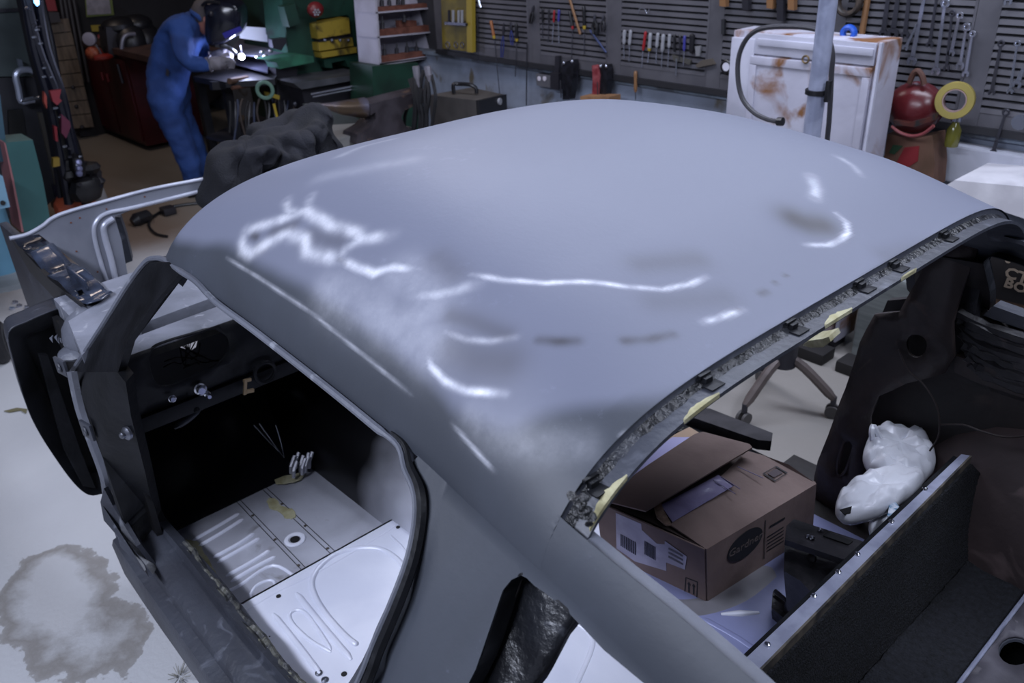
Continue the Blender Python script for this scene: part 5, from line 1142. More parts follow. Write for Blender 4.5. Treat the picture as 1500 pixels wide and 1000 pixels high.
solo(MB().prism([at(*q, y=2.3) for q in ((1385, 272), (1398, 264), (1530, 276), (1530, 330), (1440, 300))], (0, .35, 0)), 'white_bench', mat('white_bench_paint', '#cfcdd2', .6, 0, '#b9b7bd', 5), 'white painted bench along the wall at the right edge', 'bench', smooth=False)
for x_, y_ in ((1402, 268), (1428, 262), (1450, 270)): pass
solo(MB().lo((at(1387, 220, y=2.66).x, 2.62, .74), (3.0, 2.70, .90), .01), 'white_wall_board', mat('white_board', '#b4b6c2', .6, 0, '#9b9da8', 4, c3='#6e6a60', scale3=7, mix3=(.66, .72)), 'long dirty white board fixed along the foot of the tool wall', 'board', smooth=False)
solo(MB().tube([at(1496, 178, y=2.55)+Vector((0, -.02, 0)), at(1496, 178, y=2.55)+Vector((0, .02, 0))], [.03, .03], 16), 'chrome_knob', M_chr, 'round chrome knob at the right picture edge', 'knob')

# ---- white cabinet
CY = 2.16
cab = T('white_cabinet', 'old white painted metal cabinet with rust stains in front of the tool wall', 'cabinet', (-1.9, CY+.2, 0))
M_cab = mat('chipped_white_paint', '#b9b8c6', .45, 0, '#a9a8b6', 3, (.4, .6), .15, 30, '#7c5638', 4.2, (.54, .66)); M_cabl = mat('white_paint_plain', '#bcbcca', .45, 0, '#aaaab8', 4, (.4, .6), .1, 30)
cx0, cx1 = at(1071, 60, y=CY).x, at(1293, 60, y=CY).x; cz1 = at(1200, 55, y=CY).z; xs_ = at(1286, 60, y=CY).x
MB().lo((cx0, CY+.015, .06), (cx1, CY+.17, cz1), .008).build('body', M_cab, cab)
MB().lo((xs_+.006, CY-.002, .06), (cx1, CY+.018, cz1), .006).build('right_column', M_cabl, cab)
def cr_(name, x0, y0, x1, y1, dz, m=M_cab, bev=.006):
    a, b = at(x0, y0, y=CY), at(x1, y1, y=CY); MB().lo((a.x, CY+dz, b.z), (b.x, CY+.016, a.z), bev).build(name, m, cab)
cr_('left_stile', 1072, 54, 1096, 175, -.002, M_cabl); 
a = at(1097, 78, y=CY); b = at(1284, 78, y=CY)
MB().lo((a.x, CY+.002, a.z), (xs_-.004, CY+.016, cz1-.004), .003).build('drawer_front', M_cabl, cab)
a2 = at(1110, 62, y=CY); b2 = at(1280, 76, y=CY); MB().lo((a2.x, CY-.006, b2.z+.012), (b2.x, CY+.004, a2.z-.012), .008).build('drawer_raised_panel', M_cabl, cab)
mid = at(1198, 120, y=CY).x
for xa, xb, nm in ((at(1097, 120, y=CY).x, mid-.004, 'left'), (mid+.004, xs_-.006, 'right')):
    for za, zb in ((.10, .86), (.875, a.z-.008)):
        MB().lo((xa, CY-.000, za), (xb, CY+.016, zb), .004).build('door', M_cab, cab)
        fr4 = .035; f_ = MB()
        for (p0, p1) in (((xa, zb-fr4), (xb, zb)), ((xa, za), (xb, za+fr4)), ((xa, za+fr4), (xa+fr4, zb-fr4)), ((xb-fr4, za+fr4), (xb, zb-fr4))): f_.lo((p0[0]+.002, CY-.007, p0[1]+.001), (p1[0]-.002, CY+.001, p1[1]-.001), .003)
        f_.build('door_frame', M_cab, cab)
for x in (1180, 1206): MB().torus(at(x, 87, y=CY-.012), (0, 1, 0), .014, .004, 18, 8).build('ring_pull', mat('brass_worn', '#7b684a', .4, .6), cab)
for x0 in (cx0+.04, cx1-.06): MB().lo((x0, CY+.05, 0), (x0+.03, CY+.15, .06)).build('foot', M_rod, cab)
# ---- wheeled stand: pole, legs, casters
PX, PYY = at(1190, 190, y=1.6).x, 1.6
stn = T('rolling_stand', 'rolling stand with a tall galvanised pole in front of the white cabinet', 'stand', (PX, PYY, 0))
M_galv = mat('galvanised', '#a9afc6', .34, .25, '#9197ae', 10, (.4, .6), .1, 40)
MB().cyl((PX, PYY, .25), (PX, PYY, 2.3), .030, 20).build('pole', M_galv, stn); MB().cyl((PX, PYY, .98), (PX, PYY, 1.0), .036, 20).build('collar', M_rod, stn)
MB().box((PX+.045, PYY-.01, 1.285), (.014, .02, .07), None, .003).build('clamp_lever', M_hk['black'], stn); MB().lathe([(.040, 1.27), (.040, 1.285), (.034, 1.285)], (PX, PYY, 0), (0, 0, 1), 20).build('clamp_ring', M_hk['black'], stn)
MB().cyl((PX, PYY, .20), (PX, PYY, .30), .05, 16).build('hub', M_rod, stn)
M_leg = mat('brown_grey_leg', '#6c625f', .5, .2, '#574e4c', 8)
foot0 = at(1217, 612, y=1.68); tips = [Vector((foot0.x, 1.68, .085))]
base_ang = math.atan2(1.68-PYY, foot0.x-PX); Lg = math.hypot(1.68-PYY, foot0.x-PX)
for k in range(3):
    an = base_ang+2*PI*k/3; e = Vector((PX+Lg*math.cos(an), PYY+Lg*math.sin(an), .085))
    MB().tube(smooth_line([(PX, PYY, .245), ((PX*.6+e.x*.4), (PYY*.6+e.y*.4), .20), tuple(e)], 4), [.020]*8+[.014], 8).build('leg', M_leg, stn)
    cs_ = MB(); cs_.cyl(e+Vector((0, 0, .01)), e+Vector((0, 0, -.03)), .012, 10).build('caster_stem', M_rod, stn)
    for s in (-1, 1): MB().cyl(Vector((e.x-math.sin(an)*s*.008, e.y+math.cos(an)*s*.008, .028)), Vector((e.x-math.sin(an)*s*.02, e.y+math.cos(an)*s*.02, .028)), .027, 16).build('caster_wheel', mat('grey_rubber', '#504d4e', .6), stn)
hs = MB().tube(smooth_line([at(*q, y=1.75) for q in ((1211, 212), (1215, 170), (1218, 110), (1219, 75), (1208, 50), (1180, 40), (1125, 40), (1098, 52), (1083, 80), (1081, 115), (1088, 145), (1105, 165), (1125, 175), (1141, 178))], 5), .0095, 8)
o = solo(hs, 'air_hose', mat('grey_hose', '#3a393e', .45), 'grey air hose looping over the white cabinet from the pole', 'hose')
MB().tube([at(1139, 178, y=1.75), at(1147, 178, y=1.75)], .016, 10).build('hose_end', M_hk['black'], o)
# ---- low things seen through the rear window
solo(MB().lo((-1.52, 2.2, 0), (-1.18, 2.5, .42), .01), 'grey_crate', mat('greenish_grey_wood', '#7c8180', .7, 0, '#666b6b', 4, (.4, .6), aniso=(1, 1, 8)), 'greenish grey crate beyond the rear window, right of the cabinet foot', 'crate', smooth=False)
for x0, z0, w_ in ((-1.78, .0, .22), (-1.50, .0, .22), (-2.05, 0, .22)):
    solo(MB().lo((x0, 2.02, .0), (x0+w_, 2.13, .055), .012), 'rubber_tray', mat('dark_rubber', '#1f1d1e', .7), ['black tray on the floor under the white cabinet', 'small black block on the floor near the cabinet foot', 'black lump on the floor left of the cabinet foot'][int(x0 > -1.6)+2*int(x0 < -2)], 'tray')
rg = MB(); rn = random.Random(3); c = at(1195, 503, y=.9); P = [at(*q, y=.9) for q in ((1176, 506), (1184, 499), (1205, 496), (1214, 493), (1217, 500), (1206, 508), (1188, 509))]; rg.prism(P, (0, .05, .01)); solo(rg, 'torn_foam', M_cream, 'torn scrap of cream foam hanging beyond the rear window edge', 'foam')
crd = T('lettered_carton', 'carton with a dark label lettered in pale capitals beyond the far quarter', 'box', tuple(at(1470, 480, y=1.25)))
ca_ = [at(1418, 350, y=1.25), at(1600, 396, y=1.25), at(1600, 530, y=1.25), at(1395, 470, y=1.25)]
MB().prism(ca_, (0, .10, 0)).build('carton_body', mat('carton_brown', '#8f7560', .8, 0, '#7f6653', 6), crd, False)
MB().prism([at(*q, y=1.247) for q in ((1447, 362), (1600, 402), (1600, 468), (1425, 430))], (0, .003, 0)).build('dark_label', mat('label_black', '#211d1d', .6), crd, False)
R_ = frame(at(1600, 402, y=1.2)-at(1447, 362, y=1.2), (0, 0, 1))
ctr = at(1489, 404, y=1.243); text('CT', .042, mat('label_lettering', '#9a8a78', .7), 'carton_lettering', crd, tuple(ctr), frame((1, 0, -.10), (0, 0, 1)), .0004, 1.1, .0012)
ctr = at(1494, 423, y=1.243); text('BOARD', .038, mat('label_lettering', '#9a8a78', .7), 'carton_lettering', crd, tuple(ctr+Vector((.030, 0, 0))), frame((1, 0, -.10), (0, 0, 1)), .0004, 1.1, .0012)
MB().lathe([(.008, 0), (.008, .002), (0, .002)], at(1477, 381, y=1.246), (0, -1, 0), 12).build('pale_dot', mat('label_lettering', '#9a8a78', .7), crd)
MB().prism([at(*q, y=1.247) for q in ((1452, 446), (1600, 482), (1600, 486), (1452, 450))], (0, .002, 0)).build('printed_stroke', mat('brown_ink', '#54443a', .8), crd, False)
solo(MB().lo((-.66, 1.22, 0), (.2, 1.65, .74), .01), 'workshop_cart', mat('dark_cart', '#232124', .6), 'dark low cart carrying the lettered carton beside the car', 'cart')

# ================================================================== FAR LEFT: THE WORKING SHOP
# ---- small white rack of drill bits on its own post
BX = -5.3
rk = T('bit_cabinet', 'open white wall rack holding wooden blocks of dark drill bits', 'rack', tuple(at(590, 90, x=BX)))
M_rk = mat('rack_white', '#a9a7b4', .6, 0, '#96949f', 4)
f0, f1, f2, f3 = at(548, -14, x=BX), at(630, -14, x=BX), at(636, 84, x=BX), at(556, 97, x=BX); dn = Vector((-.22, -.02, 0))
MB().prism([f0+dn, f1+dn, f2+dn, f3+dn], (-.02, 0, 0)).build('back', M_rk, rk, False)
for a, b in ((f0, f3), (f1, f2), (f3, f2)): MB().prism([a, b, b+dn, a+dn], (0, .018 if a is not f1 else -.018, .0 if a is not f3 else .018)).build('side', M_rk, rk, False)
M_blkw = mat('brown_wood_block', '#6d4438', .6, 0, '#563228', 20)
for (xa, ya, xb, yb, h) in ((550, 20, 631, 13, 9), (552, 56, 634, 48, 12), (556, 95, 636, 84, 12)):
    a, b = at(xa, ya, x=BX), at(xb, yb, x=BX); MB().prism([a, b, b+dn, a+dn], (0, 0, .010)).build('shelf', M_rk, rk, False)
    hh = (at(xa, ya-h, x=BX)-a).z; MB().prism([a.lerp(b, .04)+Vector((-.01, 0, .011)), b.lerp(a, .03)+Vector((-.01, 0, .011)), b.lerp(a, .03)+Vector((-.01, 0, hh)), a.lerp(b, .04)+Vector((-.01, 0, hh))], (-.05, 0, 0)).build('wood_block', M_blkw, rk, False)
MB().prism([at(x, y, x=BX-.06) for x, y in ((585, 30), (610, 30), (611, 42), (586, 44))], (-.05, 0, 0)).build('wood_block', M_blkw, rk, False)
for (x, y, l, xx) in ((563, 76, 12, 0), (581, 74, 12, 0), (596, 72, 12, 0), (610, 72, 12, 0), (560, 38, 14, 0), (592, 27, 8, 0), (559, 4, 12, 0), (570, 3, 10, 0), (583, 2, 12, 0), (590, 2, 12, 0)):
    p = at(x, y+5, x=BX-.04); q = at(x, y-l, x=BX-.04); MB().tube([p, p.lerp(q, .5), p.lerp(q, .55), q], [.017, .015, .008, .003], 8).build('drill_bit', M_hk['dark'], rk)
ym_ = (f0.y+f1.y)/2
solo(MB().lo((BX-.32, ym_-.04, 0), (BX-.25, ym_+.04, 2.6), .005), 'steel_post', mat('green_black_post', '#22302c', .6), 'dark steel post carrying the white bit rack', 'post', smooth=False)
# ---- green iron worker / press
GX = -5.95
M_grn = mat('machine_green', '#1c4034', .5, .1, '#143128', 4, (.4, .6), .15, 20, '#101f1b', 5, (.6, .7)); M_grnd = mat('dark_machine_green', '#12291f', .5, .1, '#0e1f19', 4); M_yel = mat('worn_yellow', '#8f7c2a', .5, 0, '#3d3418', 7, (.5, .62), .2, 20)
pr = T('green_press', 'big green ironworker press with yellow dies behind the anvil', 'machine', tuple(at(480, 200, x=GX)))
def gp(name, px, m, dx=-.3, x=GX, par=None, **k): return MB().prism([at(a, b, x=x) for a, b in px], (dx, 0, 0)).build(name, m, par or pr, angle=20)
gp('rear_frame', [(398, -20), (540, -20), (548, 60), (548, 230), (470, 260), (420, 200), (402, 100)], M_grnd, -.5, GX-.3)
gp('upper_frame', [(412, -20), (536, -20), (545, 30), (532, 35), (508, 22), (464, 28), (462, 60), (418, 55)], M_grn, -.3)
gp('left_column', [(418, 28), (463, 27), (470, 90), (476, 120), (446, 128), (425, 118)], M_grn, -.28, GX+.02)
gp('right_column', [(512, 24), (545, 28), (548, 100), (524, 104)], M_grn, -.3, GX+.01)
gp('die_bed', [(474, 86), (524, 77), (528, 88), (527, 96), (510, 98), (506, 88), (486, 92), (487, 100), (476, 99)], M_grn, -.2, GX+.09)
gp('upper_die', [(463, 35), (511, 26), (513, 49), (466, 57)], M_yel, -.2, GX+.12)
gp('middle_die', [(467, 63), (516, 55), (518, 67), (468, 75)], M_yel, -.2, GX+.12)
gp('lower_die', [(470, 77), (522, 69), (523, 77), (472, 85)], M_yel, -.2, GX+.13)
for x in (476, 486, 498, 510): MB().cyl(at(x, 60, x=GX+.13), at(x, 57, x=GX+.13), .012, 8).build('die_bolt', M_chr, pr)
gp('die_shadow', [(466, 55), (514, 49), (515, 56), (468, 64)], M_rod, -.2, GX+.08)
kb = MB(); kb.ball(at(462, 14, x=GX+.16), .055, 14, (.8, 1.2, 1)); kb.build('red_cap', mat('dark_red_cap', '#6e2024', .4), pr)
for k in range(7): a = k*PI/3; MB().ball(at(464+4*math.cos(a)*(k > 0), 18+4*math.sin(a)*(k > 0), x=GX+.225), .009, 6).build('cap_hole', M_hk['grey'], pr)
gp('side_lever_box', [(416, 10), (432, 5), (440, 34), (424, 40)], M_grn, -.1, GX+.12)
gp('work_table', [(430, 122), (540, 107), (541, 114), (442, 131)], mat('grey_machine_table', '#56585e', .45, .3, '#46484d', 6), -.35, GX+.38)
gp('table_apron', [(442, 131), (540, 115), (542, 150), (450, 170)], M_hk['dark'], -.2, GX+.30)
for a, b in (((455, 138), (518, 126)), ((458, 142), (515, 131))): MB().tube([at(*a, x=GX+.42), at(*b, x=GX+.42)], .007, 6).build('guide_rail', M_chr, pr)
gc = T('green_case', 'dark green steel cabinet under the white bit rack', 'cabinet', tuple(at(600, 240, x=-5.2)))
MB().prism([at(*q, x=-5.25) for q in ((545, 97), (612, 92), (618, 130), (614, 260), (556, 290), (548, 180))], (-.3, 0, 0)).build('body', mat('case_green', '#163a2c', .5, 0, '#10291f', 4), gc, angle=20)
# ---- anvil on its stand
AX = -4.15
an = T('anvil', 'heavy blacksmith anvil with its horn pointing left on a low stand', 'anvil', tuple(at(560, 196, x=AX)))
M_anv = mat('anvil_iron', '#4b464b', .42, .5, '#3a3539', 8, (.4, .6), .3, 25, '#68564c', 6, (.6, .7))
ap = [(533, 150), (576, 139), (617, 129), (621, 137), (615, 147), (598, 152), (582, 160), (578, 170), (584, 182), (598, 190), (598, 208), (512, 208), (514, 194), (531, 184), (541, 172), (540, 162), (533, 166)]
c_ = [at(x, y, x=AX) for x, y in ap]
mb = MB(); mb.prism([p+Vector((.07, 0, 0)) for p in c_], (-.15, 0, 0)); mb.build('body', M_anv, an, angle=25)
h0 = [at(x, y, x=AX) for x, y in ((534, 158), (520, 158), (500, 158), (483, 156), (467, 153))]; MB().tube(h0, [.058, .050, .038, .022, .005], 14).build('horn', mat('anvil_horn', '#6a6878', .3, .7, '#5b4d40', 8), an)
MB().prism([at(x, y, x=AX) for x, y in ((489, 208), (528, 194), (610, 188), (612, 300), (492, 330))], (-.30, 0, 0)).build('stand', mat('concrete_stand', '#6b6a68', .8, 0, '#565553', 6), an, angle=20)
gmc = T('sloped_machine_cover', 'grey steel machine cover with sloping top between coat and anvil', 'cover', tuple(at(500, 220, x=-4.45)))
MB().prism([at(x, y, x=-4.45) for x, y in ((462, 157), (486, 155), (534, 178), (530, 186), (484, 204), (470, 190))], (-.15, 0, 0)).build('cover', mat('cover_grey', '#4c5050', .5, .1, '#3c4040', 5), gmc, angle=20)
MB().prism([at(x, y, x=-4.45) for x, y in ((484, 204), (530, 186), (556, 470), (496, 500), (478, 240))], (-.1, 0, 0)).build('green_base', M_grnd, gmc, angle=20)
# ---- welder unit
WX = -3.95
wu = T('welding_unit', 'brown grey welding power box with a black front and carry handle', 'machine', tuple(at(680, 200, x=WX)))
def b6(px, y): return [at(a, b, y=y) for a, b in px]
P_ = [at(628, 139, y=1.95), at(697, 147, y=1.95), at(737, 138, y=2.25), at(690, 128, y=2.25)]; dz_ = Vector((0, 0, -P_[0].z+.01))
MB().prism(P_, dz_).build('case', mat('brown_grey_case', '#4d4a48', .55, 0, '#3e3b3a', 5), wu, False)
n_ = (P_[2]-P_[1]).cross(Vector((0, 0, 1))).normalized(); MB().prism([P_[1]+n_*.004, P_[2]+n_*.004, P_[2]+n_*.004+dz_, P_[1]+n_*.004+dz_], n_*.02).build('front_bezel', M_hk['black'], wu, False)
MB().cyl(P_[1].lerp(P_[2], .7)+Vector((0, 0, -.03)), P_[1].lerp(P_[2], .7)+Vector((0, 0, -.03))+n_*.035, .02, 14).build('dial', M_hk['grey'], wu)
MB().tube(smooth_line([at(665, 137, y=2.05), at(664, 124, y=2.05), at(672, 123, y=2.08), at(688, 124, y=2.1), at(697, 129, y=2.12), at(698, 137, y=2.12)], 4), .012, 8).build('carry_handle', M_hk['black'], wu)
hb = T('cable_bunch', 'bunch of black cables hanging between the anvil and the welding box', 'cable', tuple(at(620, 200, y=1.7))); rn = random.Random(2)
for k in range(9):
    x = 600+k*4; MB().tube(smooth_line([at(x, 110+rn.uniform(-8, 8), y=1.75), at(x+rn.uniform(-6, 6), 140, y=1.7), at(x+rn.uniform(-8, 8), 170, y=1.7), at(x+rn.uniform(-6, 6), 215, y=1.7)], 4), .011, 6).build('cable', mat('matt_black', '#141418', .8), hb)
for a, b, c_2 in (((609, 97), (611, 112), (614, 128)), ((626, 97), (628, 110), (629, 120))): MB().tube(smooth_line([at(*a, y=1.68), at(*b, y=1.68), at(*c_2, y=1.68)], 4), [.020]*5+[.012, .010, .007, .004], 8).build('steel_horn', mat('pale_horn', '#8d8a92', .35, .5), hb)
# ---- weld bench
bn = T('weld_bench', 'dark steel welding bench crowded with plates, the welder leaning over it', 'bench', tuple(at(350, 180, x=-6.0)))
M_bn = mat('bench_dark', '#1d1d22', .6, .3, '#28282e', 6); TZ = .86
def zt(px, z): return [at(a, b, z=z) for a, b in px]
BPX = -6.0
def bp(name, px, m, dx=-.3, x=BPX): return MB().prism([at(a, b, x=x) for a, b in px], (dx, 0, 0)).build(name, m, bn, angle=20)
top = zt(((283, 112), (372, 84), (415, 92), (402, 116), (330, 120)), TZ); MB().prism(top, (0, 0, -.04)).build('bench_top', M_bn, bn, False)
for q in ((290, 113), (330, 119), (400, 115), (372, 88)): p = at(*q, z=TZ-.04); MB().lo((p.x-.03, p.y-.03, 0), (p.x+.03, p.y+.03, TZ-.04)).build('leg', M_bn, bn, False)
lo_ = [Vector((p.x, p.y, .42)) for p in top]; MB().prism(lo_, (0, 0, -.02)).build('lower_shelf', mat('shelf_grey', '#34343c', .5, .3), bn, False)
bp('front_apron', [(310, 120), (400, 116), (400, 126), (312, 132)], M_bn, -.05, -6.0)
pc_ = T('green_vise_table', 'worn green steel table edge with a clamp next to the weld', 'table', tuple(at(430, 95, x=-5.8)))
MB().prism([at(a, b, x=-5.75) for a, b in ((390, 88), (405, 92), (410, 101), (460, 91), (459, 82), (440, 80))], (-.18, 0, 0)).build('table_edge', mat('chipped_green', '#2f6a52', .5, 0, '#24503f', 8), pc_, angle=20)
MB().prism([at(a, b, x=-5.85) for a, b in ((404, 100), (436, 96), (432, 160), (408, 170))], (-.1, 0, 0)).build('pedestal', M_hk['dark'], pc_, angle=20)
for q in ((427, 120), (432, 152)): MB().ball(at(*q, x=-5.74), .022, 10).build('bolt', M_rod, pc_)
MB().prism([at(a, b, x=-5.9) for a, b in ((398, 58), (418, 55), (420, 62), (412, 74), (400, 70))], (-.06, 0, 0)).build('clamp_body', M_rod, pc_, angle=20)
solo(MB().prism(zt(((332, 78), (392, 83), (450, 69), (398, 60), (352, 56)), .98), (0, 0, -.008)), 'steel_plate', mat('lit_plate', '#7f8194', .45, .4, '#6d6f80', 6), 'large flat steel plate lying behind the weld', 'plate', smooth=False)
solo(MB().prism([at(a, b, x=-6.35) for a, b in ((347, 38), (393, 41), (401, 63), (352, 56))], (-.012, .0, 0)), 'bent_white_panel', mat('white_sheet', '#b8bcc4', .5), 'upright bent white sheet metal panel behind the weld', 'panel', smooth=False)
solo(MB().prism(zt(((338, 92), (392, 106), (393, 92), (378, 86), (348, 86)), .90), (0, 0, -.008)), 'work_piece', mat('work_plate', '#4e5062', .4, .5), 'small steel plate being welded under the arc', 'plate', smooth=False)
for k, (a, b, r_, m_, lab) in enumerate((((336, 119), (362, 115), .022, mat('dark_batten', '#4a3426', .8), 'short wooden batten sticking out under the bench top'), ((340, 129), (405, 119), .014, mat('brown_batten', '#4e3226', .7), 'long brown batten on the bench shelf below the weld'))): solo(MB().cyl(at(*a, x=-5.85), at(*b, x=-5.95), r_, 8), 'wood_batten', m_, lab, 'batten')
rn = random.Random(21)
tb = T('hanging_tool_row', 'dark cluster of wires and tongs hanging under the weld bench', 'tools', tuple(at(380, 200, x=-5.9)))
for k in range(16):
    x = 338+k*6+rn.uniform(-2, 2); MB().tube(smooth_line([at(x, 146+rn.uniform(-3, 5), x=-5.85), at(x+rn.uniform(-4, 4), 165, x=-5.82), at(x+rn.uniform(-6, 6), 195+rn.uniform(-5, 15), x=-5.82)], 3), .009, 5).build('hanging_tool', [mat('matt_black', '#141418', .8), M_hk['dark'], mat('dark_blue_paint', '#16213c', .6), mat('brown_coil', '#302622', .7)][k % 4], tb)
solo(MB().torus(at(388, 132, x=-5.7), (1, -.9, 0), .055, .014, 20, 8, .6), 'green_hand_wheel', mat('pale_green', '#5c7a6c', .4, .2), 'pale green hand wheel at the front of the weld bench', 'wheel')
solo(MB().prism([at(a, b, x=-5.75) for a, b in ((396, 136), (410, 140), (409, 146), (397, 142))], (-.1, 0, 0)), 'yellow_block', M_yel, 'small yellow block beside the green hand wheel', 'block', smooth=False)
bar('yellow_strap', [(402, 150), (405, 165), (408, 172)], .012, mat('yellow_strap', '#a08a2c', .5), 'short yellow strap hanging under the yellow block', 'strap', y=2.0) if False else solo(MB().tube([at(401, 152, x=-5.7), at(406, 172, x=-5.7)], .010, 6), 'yellow_strap', mat('yellow_strap', '#a08a2c', .5), 'short yellow strap hanging under the yellow block', 'strap')
# the arc: a spark at the rod tip, and its own light
ac = at(354, 83, x=-6.05); fl_ = at(368, 78, x=-6.05)
solo(MB().ball(ac, .022, 10), 'welding_arc', mat('arc', '#ffffff', emit='#cfd4ff', estr=160), 'blinding blue white welding arc at the rod tip', 'arc')
pl_ = bpy.data.lights.new('arc_light', 'POINT'); pl_.energy = 9; pl_.color = (.62, .68, 1.0); pl_.shadow_soft_size = .03; po = bpy.data.objects.new('arc_light', pl_); COL.objects.link(po); po.location = ac+Vector((.05, -.02, .06)); po['kind'] = 'structure'
solo(MB().cyl(at(352, 66, x=-6.02), at(355, 80, x=-6.04), .007, 8, .004), 'welding_rod', M_hk['dark'], 'short dark welding rod above the arc', 'rod')
rn = random.Random(5)
for k, q in enumerate(((384, 76), (389, 82), (378, 84), (396, 75))): solo(MB().ball(at(*q, x=-5.95), .018, 8, (1, 1.3, .8)), 'clamp_screw', M_chr, ['shiny clamp screw right of the arc, the upper left one', 'shiny clamp screw just over the green table corner', 'small shiny screw closest to the arc glow', 'shiny screw farthest right of the arc'][k], 'screw')
# background machine clutter behind the bench (lathe and hooks)
lt = T('dark_lathe', 'dark machine with hanging chains behind the weld bench', 'machine', tuple(at(385, 60, x=-7.4)))
MB().prism([at(a, b, x=-7.4) for a, b in ((355, -20), (412, -20), (416, 50), (360, 45))], (-.4, 0, 0)).build('body', M_hk['dark'], lt, False)
for k in range(6):
    x = 366+k*7; MB().tube(smooth_line([at(x, -8, x=-7.3), at(x+2, 10, x=-7.3), at(x-1, 30+rn.uniform(-4, 8), x=-7.3)], 3), .014, 6).build('hanging_chain', M_rod if k % 2 else mat('tan_hook', '#6d5c48', .5), lt)
    if k % 2 == 0: MB().torus(at(x, 18+k*2, x=-7.28), (1, 0, 0), .03, .008, 12, 6).build('ring', M_rod, lt)
# ---- red cabinet and bench with vice
RX_ = -8.2
rc_ = T('red_cabinet', 'dark red two door steel cabinet under the brown bench top, left of the welder', 'cabinet', tuple(at(190, 205, x=RX_)))
M_red = mat('dark_red_steel', '#4a1218', .45, 0, '#3c0e14', 4)
ra, rb, rcc = at(148, 188, z=.05), at(210, 215, z=.05), None
ra = at(150, 187, z=.05); rb = at(216, 214, z=.05); rd = at(262, 214, z=.05)
H_ = at(205, 100, x=rb.x).z-.05; H_ = .80
up_ = Vector((0, 0, H_)); nn = (rb-ra).cross(Vector((0, 0, 1))).normalized()
back = -nn*.55
MB().prism([ra, rb, rb+back, ra+back], up_).build('body', M_red, rc_, False)
for t0, t1 in ((.03, .48), (.52, .97)):
    a, b = ra.lerp(rb, t0), ra.lerp(rb, t1); MB().prism([a+nn*.002+Vector((0, 0, .04)), b+nn*.002+Vector((0, 0, .04)), b+nn*.002+up_*.95, a+nn*.002+up_*.95], nn*.018).build('door', M_red, rc_, False)
for t0 in (.44, .56): p = ra.lerp(rb, t0)+nn*.03+up_*.66; MB().tube([p, p+Vector((0, 0, .07))], .012, 8).build('door_handle', mat('red_handle', '#6e2a2e', .4), rc_)
MB().prism([ra+nn*.03-(rb-ra)*.03, rb+nn*.03+(rb-ra)*.9, rb+back+(rb-ra)*.9, ra+back-(rb-ra)*.03], (0, 0, .05)).build('bench_top', mat('brown_top', '#4b3732', .6, 0, '#38292a', 6), rc_, False)
for o_ in rc_.children:
    if o_.name.startswith('bench_top'): o_.location.z += H_
vz = T('bench_compressor', 'black lumpy vice and motor standing on the brown bench top', 'machine', tuple(at(190, 85, x=-8.3)))
for c_3, r_, sc3 in (((190, 62), .20, (1, .9, 1)), ((210, 60), .17, (1, 1, 1)), ((168, 72), .10, (1, 1, .8)), ((176, 38), .14, (1, 1.2, .6)), ((200, 36), .13, (1, 1.1, .7))): MB().ball(at(*c_3, x=-8.3), r_, 14, sc3).build('housing', M_hk['black'], vz)
MB().tube(smooth_line([at(*q, x=-8.05) for q in ((178, 72), (180, 58), (186, 51), (198, 50))], 4), .018, 8).build('grey_handle', mat('grey_metal_h', '#70707c', .4, .4), vz)
MB().prism([at(*q, x=-8.2) for q in ((155, 40), (215, 38), (222, 80), (160, 84))], (-.2, 0, 0)).build('rear_box', M_hk['dark'], vz, False)
sb_, _ = onface([(172, 94), (180, 122)], ra, rb, ra+up_, .035)
solo(MB().cyl(sb_[0], sb_[1], .014, 8), 'steel_bar', M_rod, 'thin steel bar leaning on the red cabinet front', 'bar')
rg_ = T('pressure_gauge', 'round white pressure gauge over an orange red regulator', 'gauge', tuple(at(134, 85, x=-8.4)))
gq = at(132, 57, x=-8.3); MB().lathe([(.055, 0), (.055, .03), (.048, .032), (0, .032)], gq, (.8, -.6, .1), 20).build('gauge_dial', mat('dial_grey_white', '#8f8d9c', .4), rg_)
MB().ball(at(138, 78, x=-8.3), .07, 12, (1, 1.1, .9)).build('regulator', mat('orange_red', '#7c2c20', .5, 0, '#a2583c', 30), rg_); MB().ball(at(151, 84, x=-8.2), .055, 10, (1, 1.6, .6)).build('regulator_base', mat('red_paint', '#7a2018', .5), rg_)
MB().tube(smooth_line([at(*q, x=-8.2) for q in ((140, 66), (146, 74), (150, 84))], 3), .010, 6).build('chrome_pipe', M_chr, rg_)
for q, m_, lab in ((((133, 37), (156, 36), (151, 46), (135, 46)), mat('sticker_yellow', '#8c7a24', .6), 'small yellow sticker on the dark wall above the gauge'), (((143, 51), (154, 50), (159, 64), (145, 65)), mat('sticker_red', '#8a3434', .6, 0, '#b8a0a4', 30, (.5, .55)), 'red and white sticker right of the gauge'), (((126, -8), (159, -8), (163, 20), (128, 22)), mat('calendar_white', '#8d8a93', .7, 0, '#7b7881', 18), 'white wall calendar sheet above the vice')): solo(MB().prism([at(*z, x=-9.07) for z in q], (-.01, 0, 0)), 'wall_notice', m_, lab, 'notice', smooth=False)
solo(MB().prism([at(*z, x=-9.08) for z in ((124, -10), (163, -10), (167, 22), (127, 25))], (-.01, 0, 0)), 'calendar_frame', mat('lime_frame', '#64703a', .6), 'yellow green frame around the calendar', 'frame', smooth=False)
solo(MB().prism([at(*z, x=-9.1) for z in ((84, -20), (340, -20), (345, 120), (260, 190), (118, 200), (100, 100))], (-.25, 0, 0)), 'dark_partition', mat('near_black_board', '#131216', .8, 0, '#1b1a1f', 3), 'tall near black partition behind the red cabinet', 'partition', smooth=False)
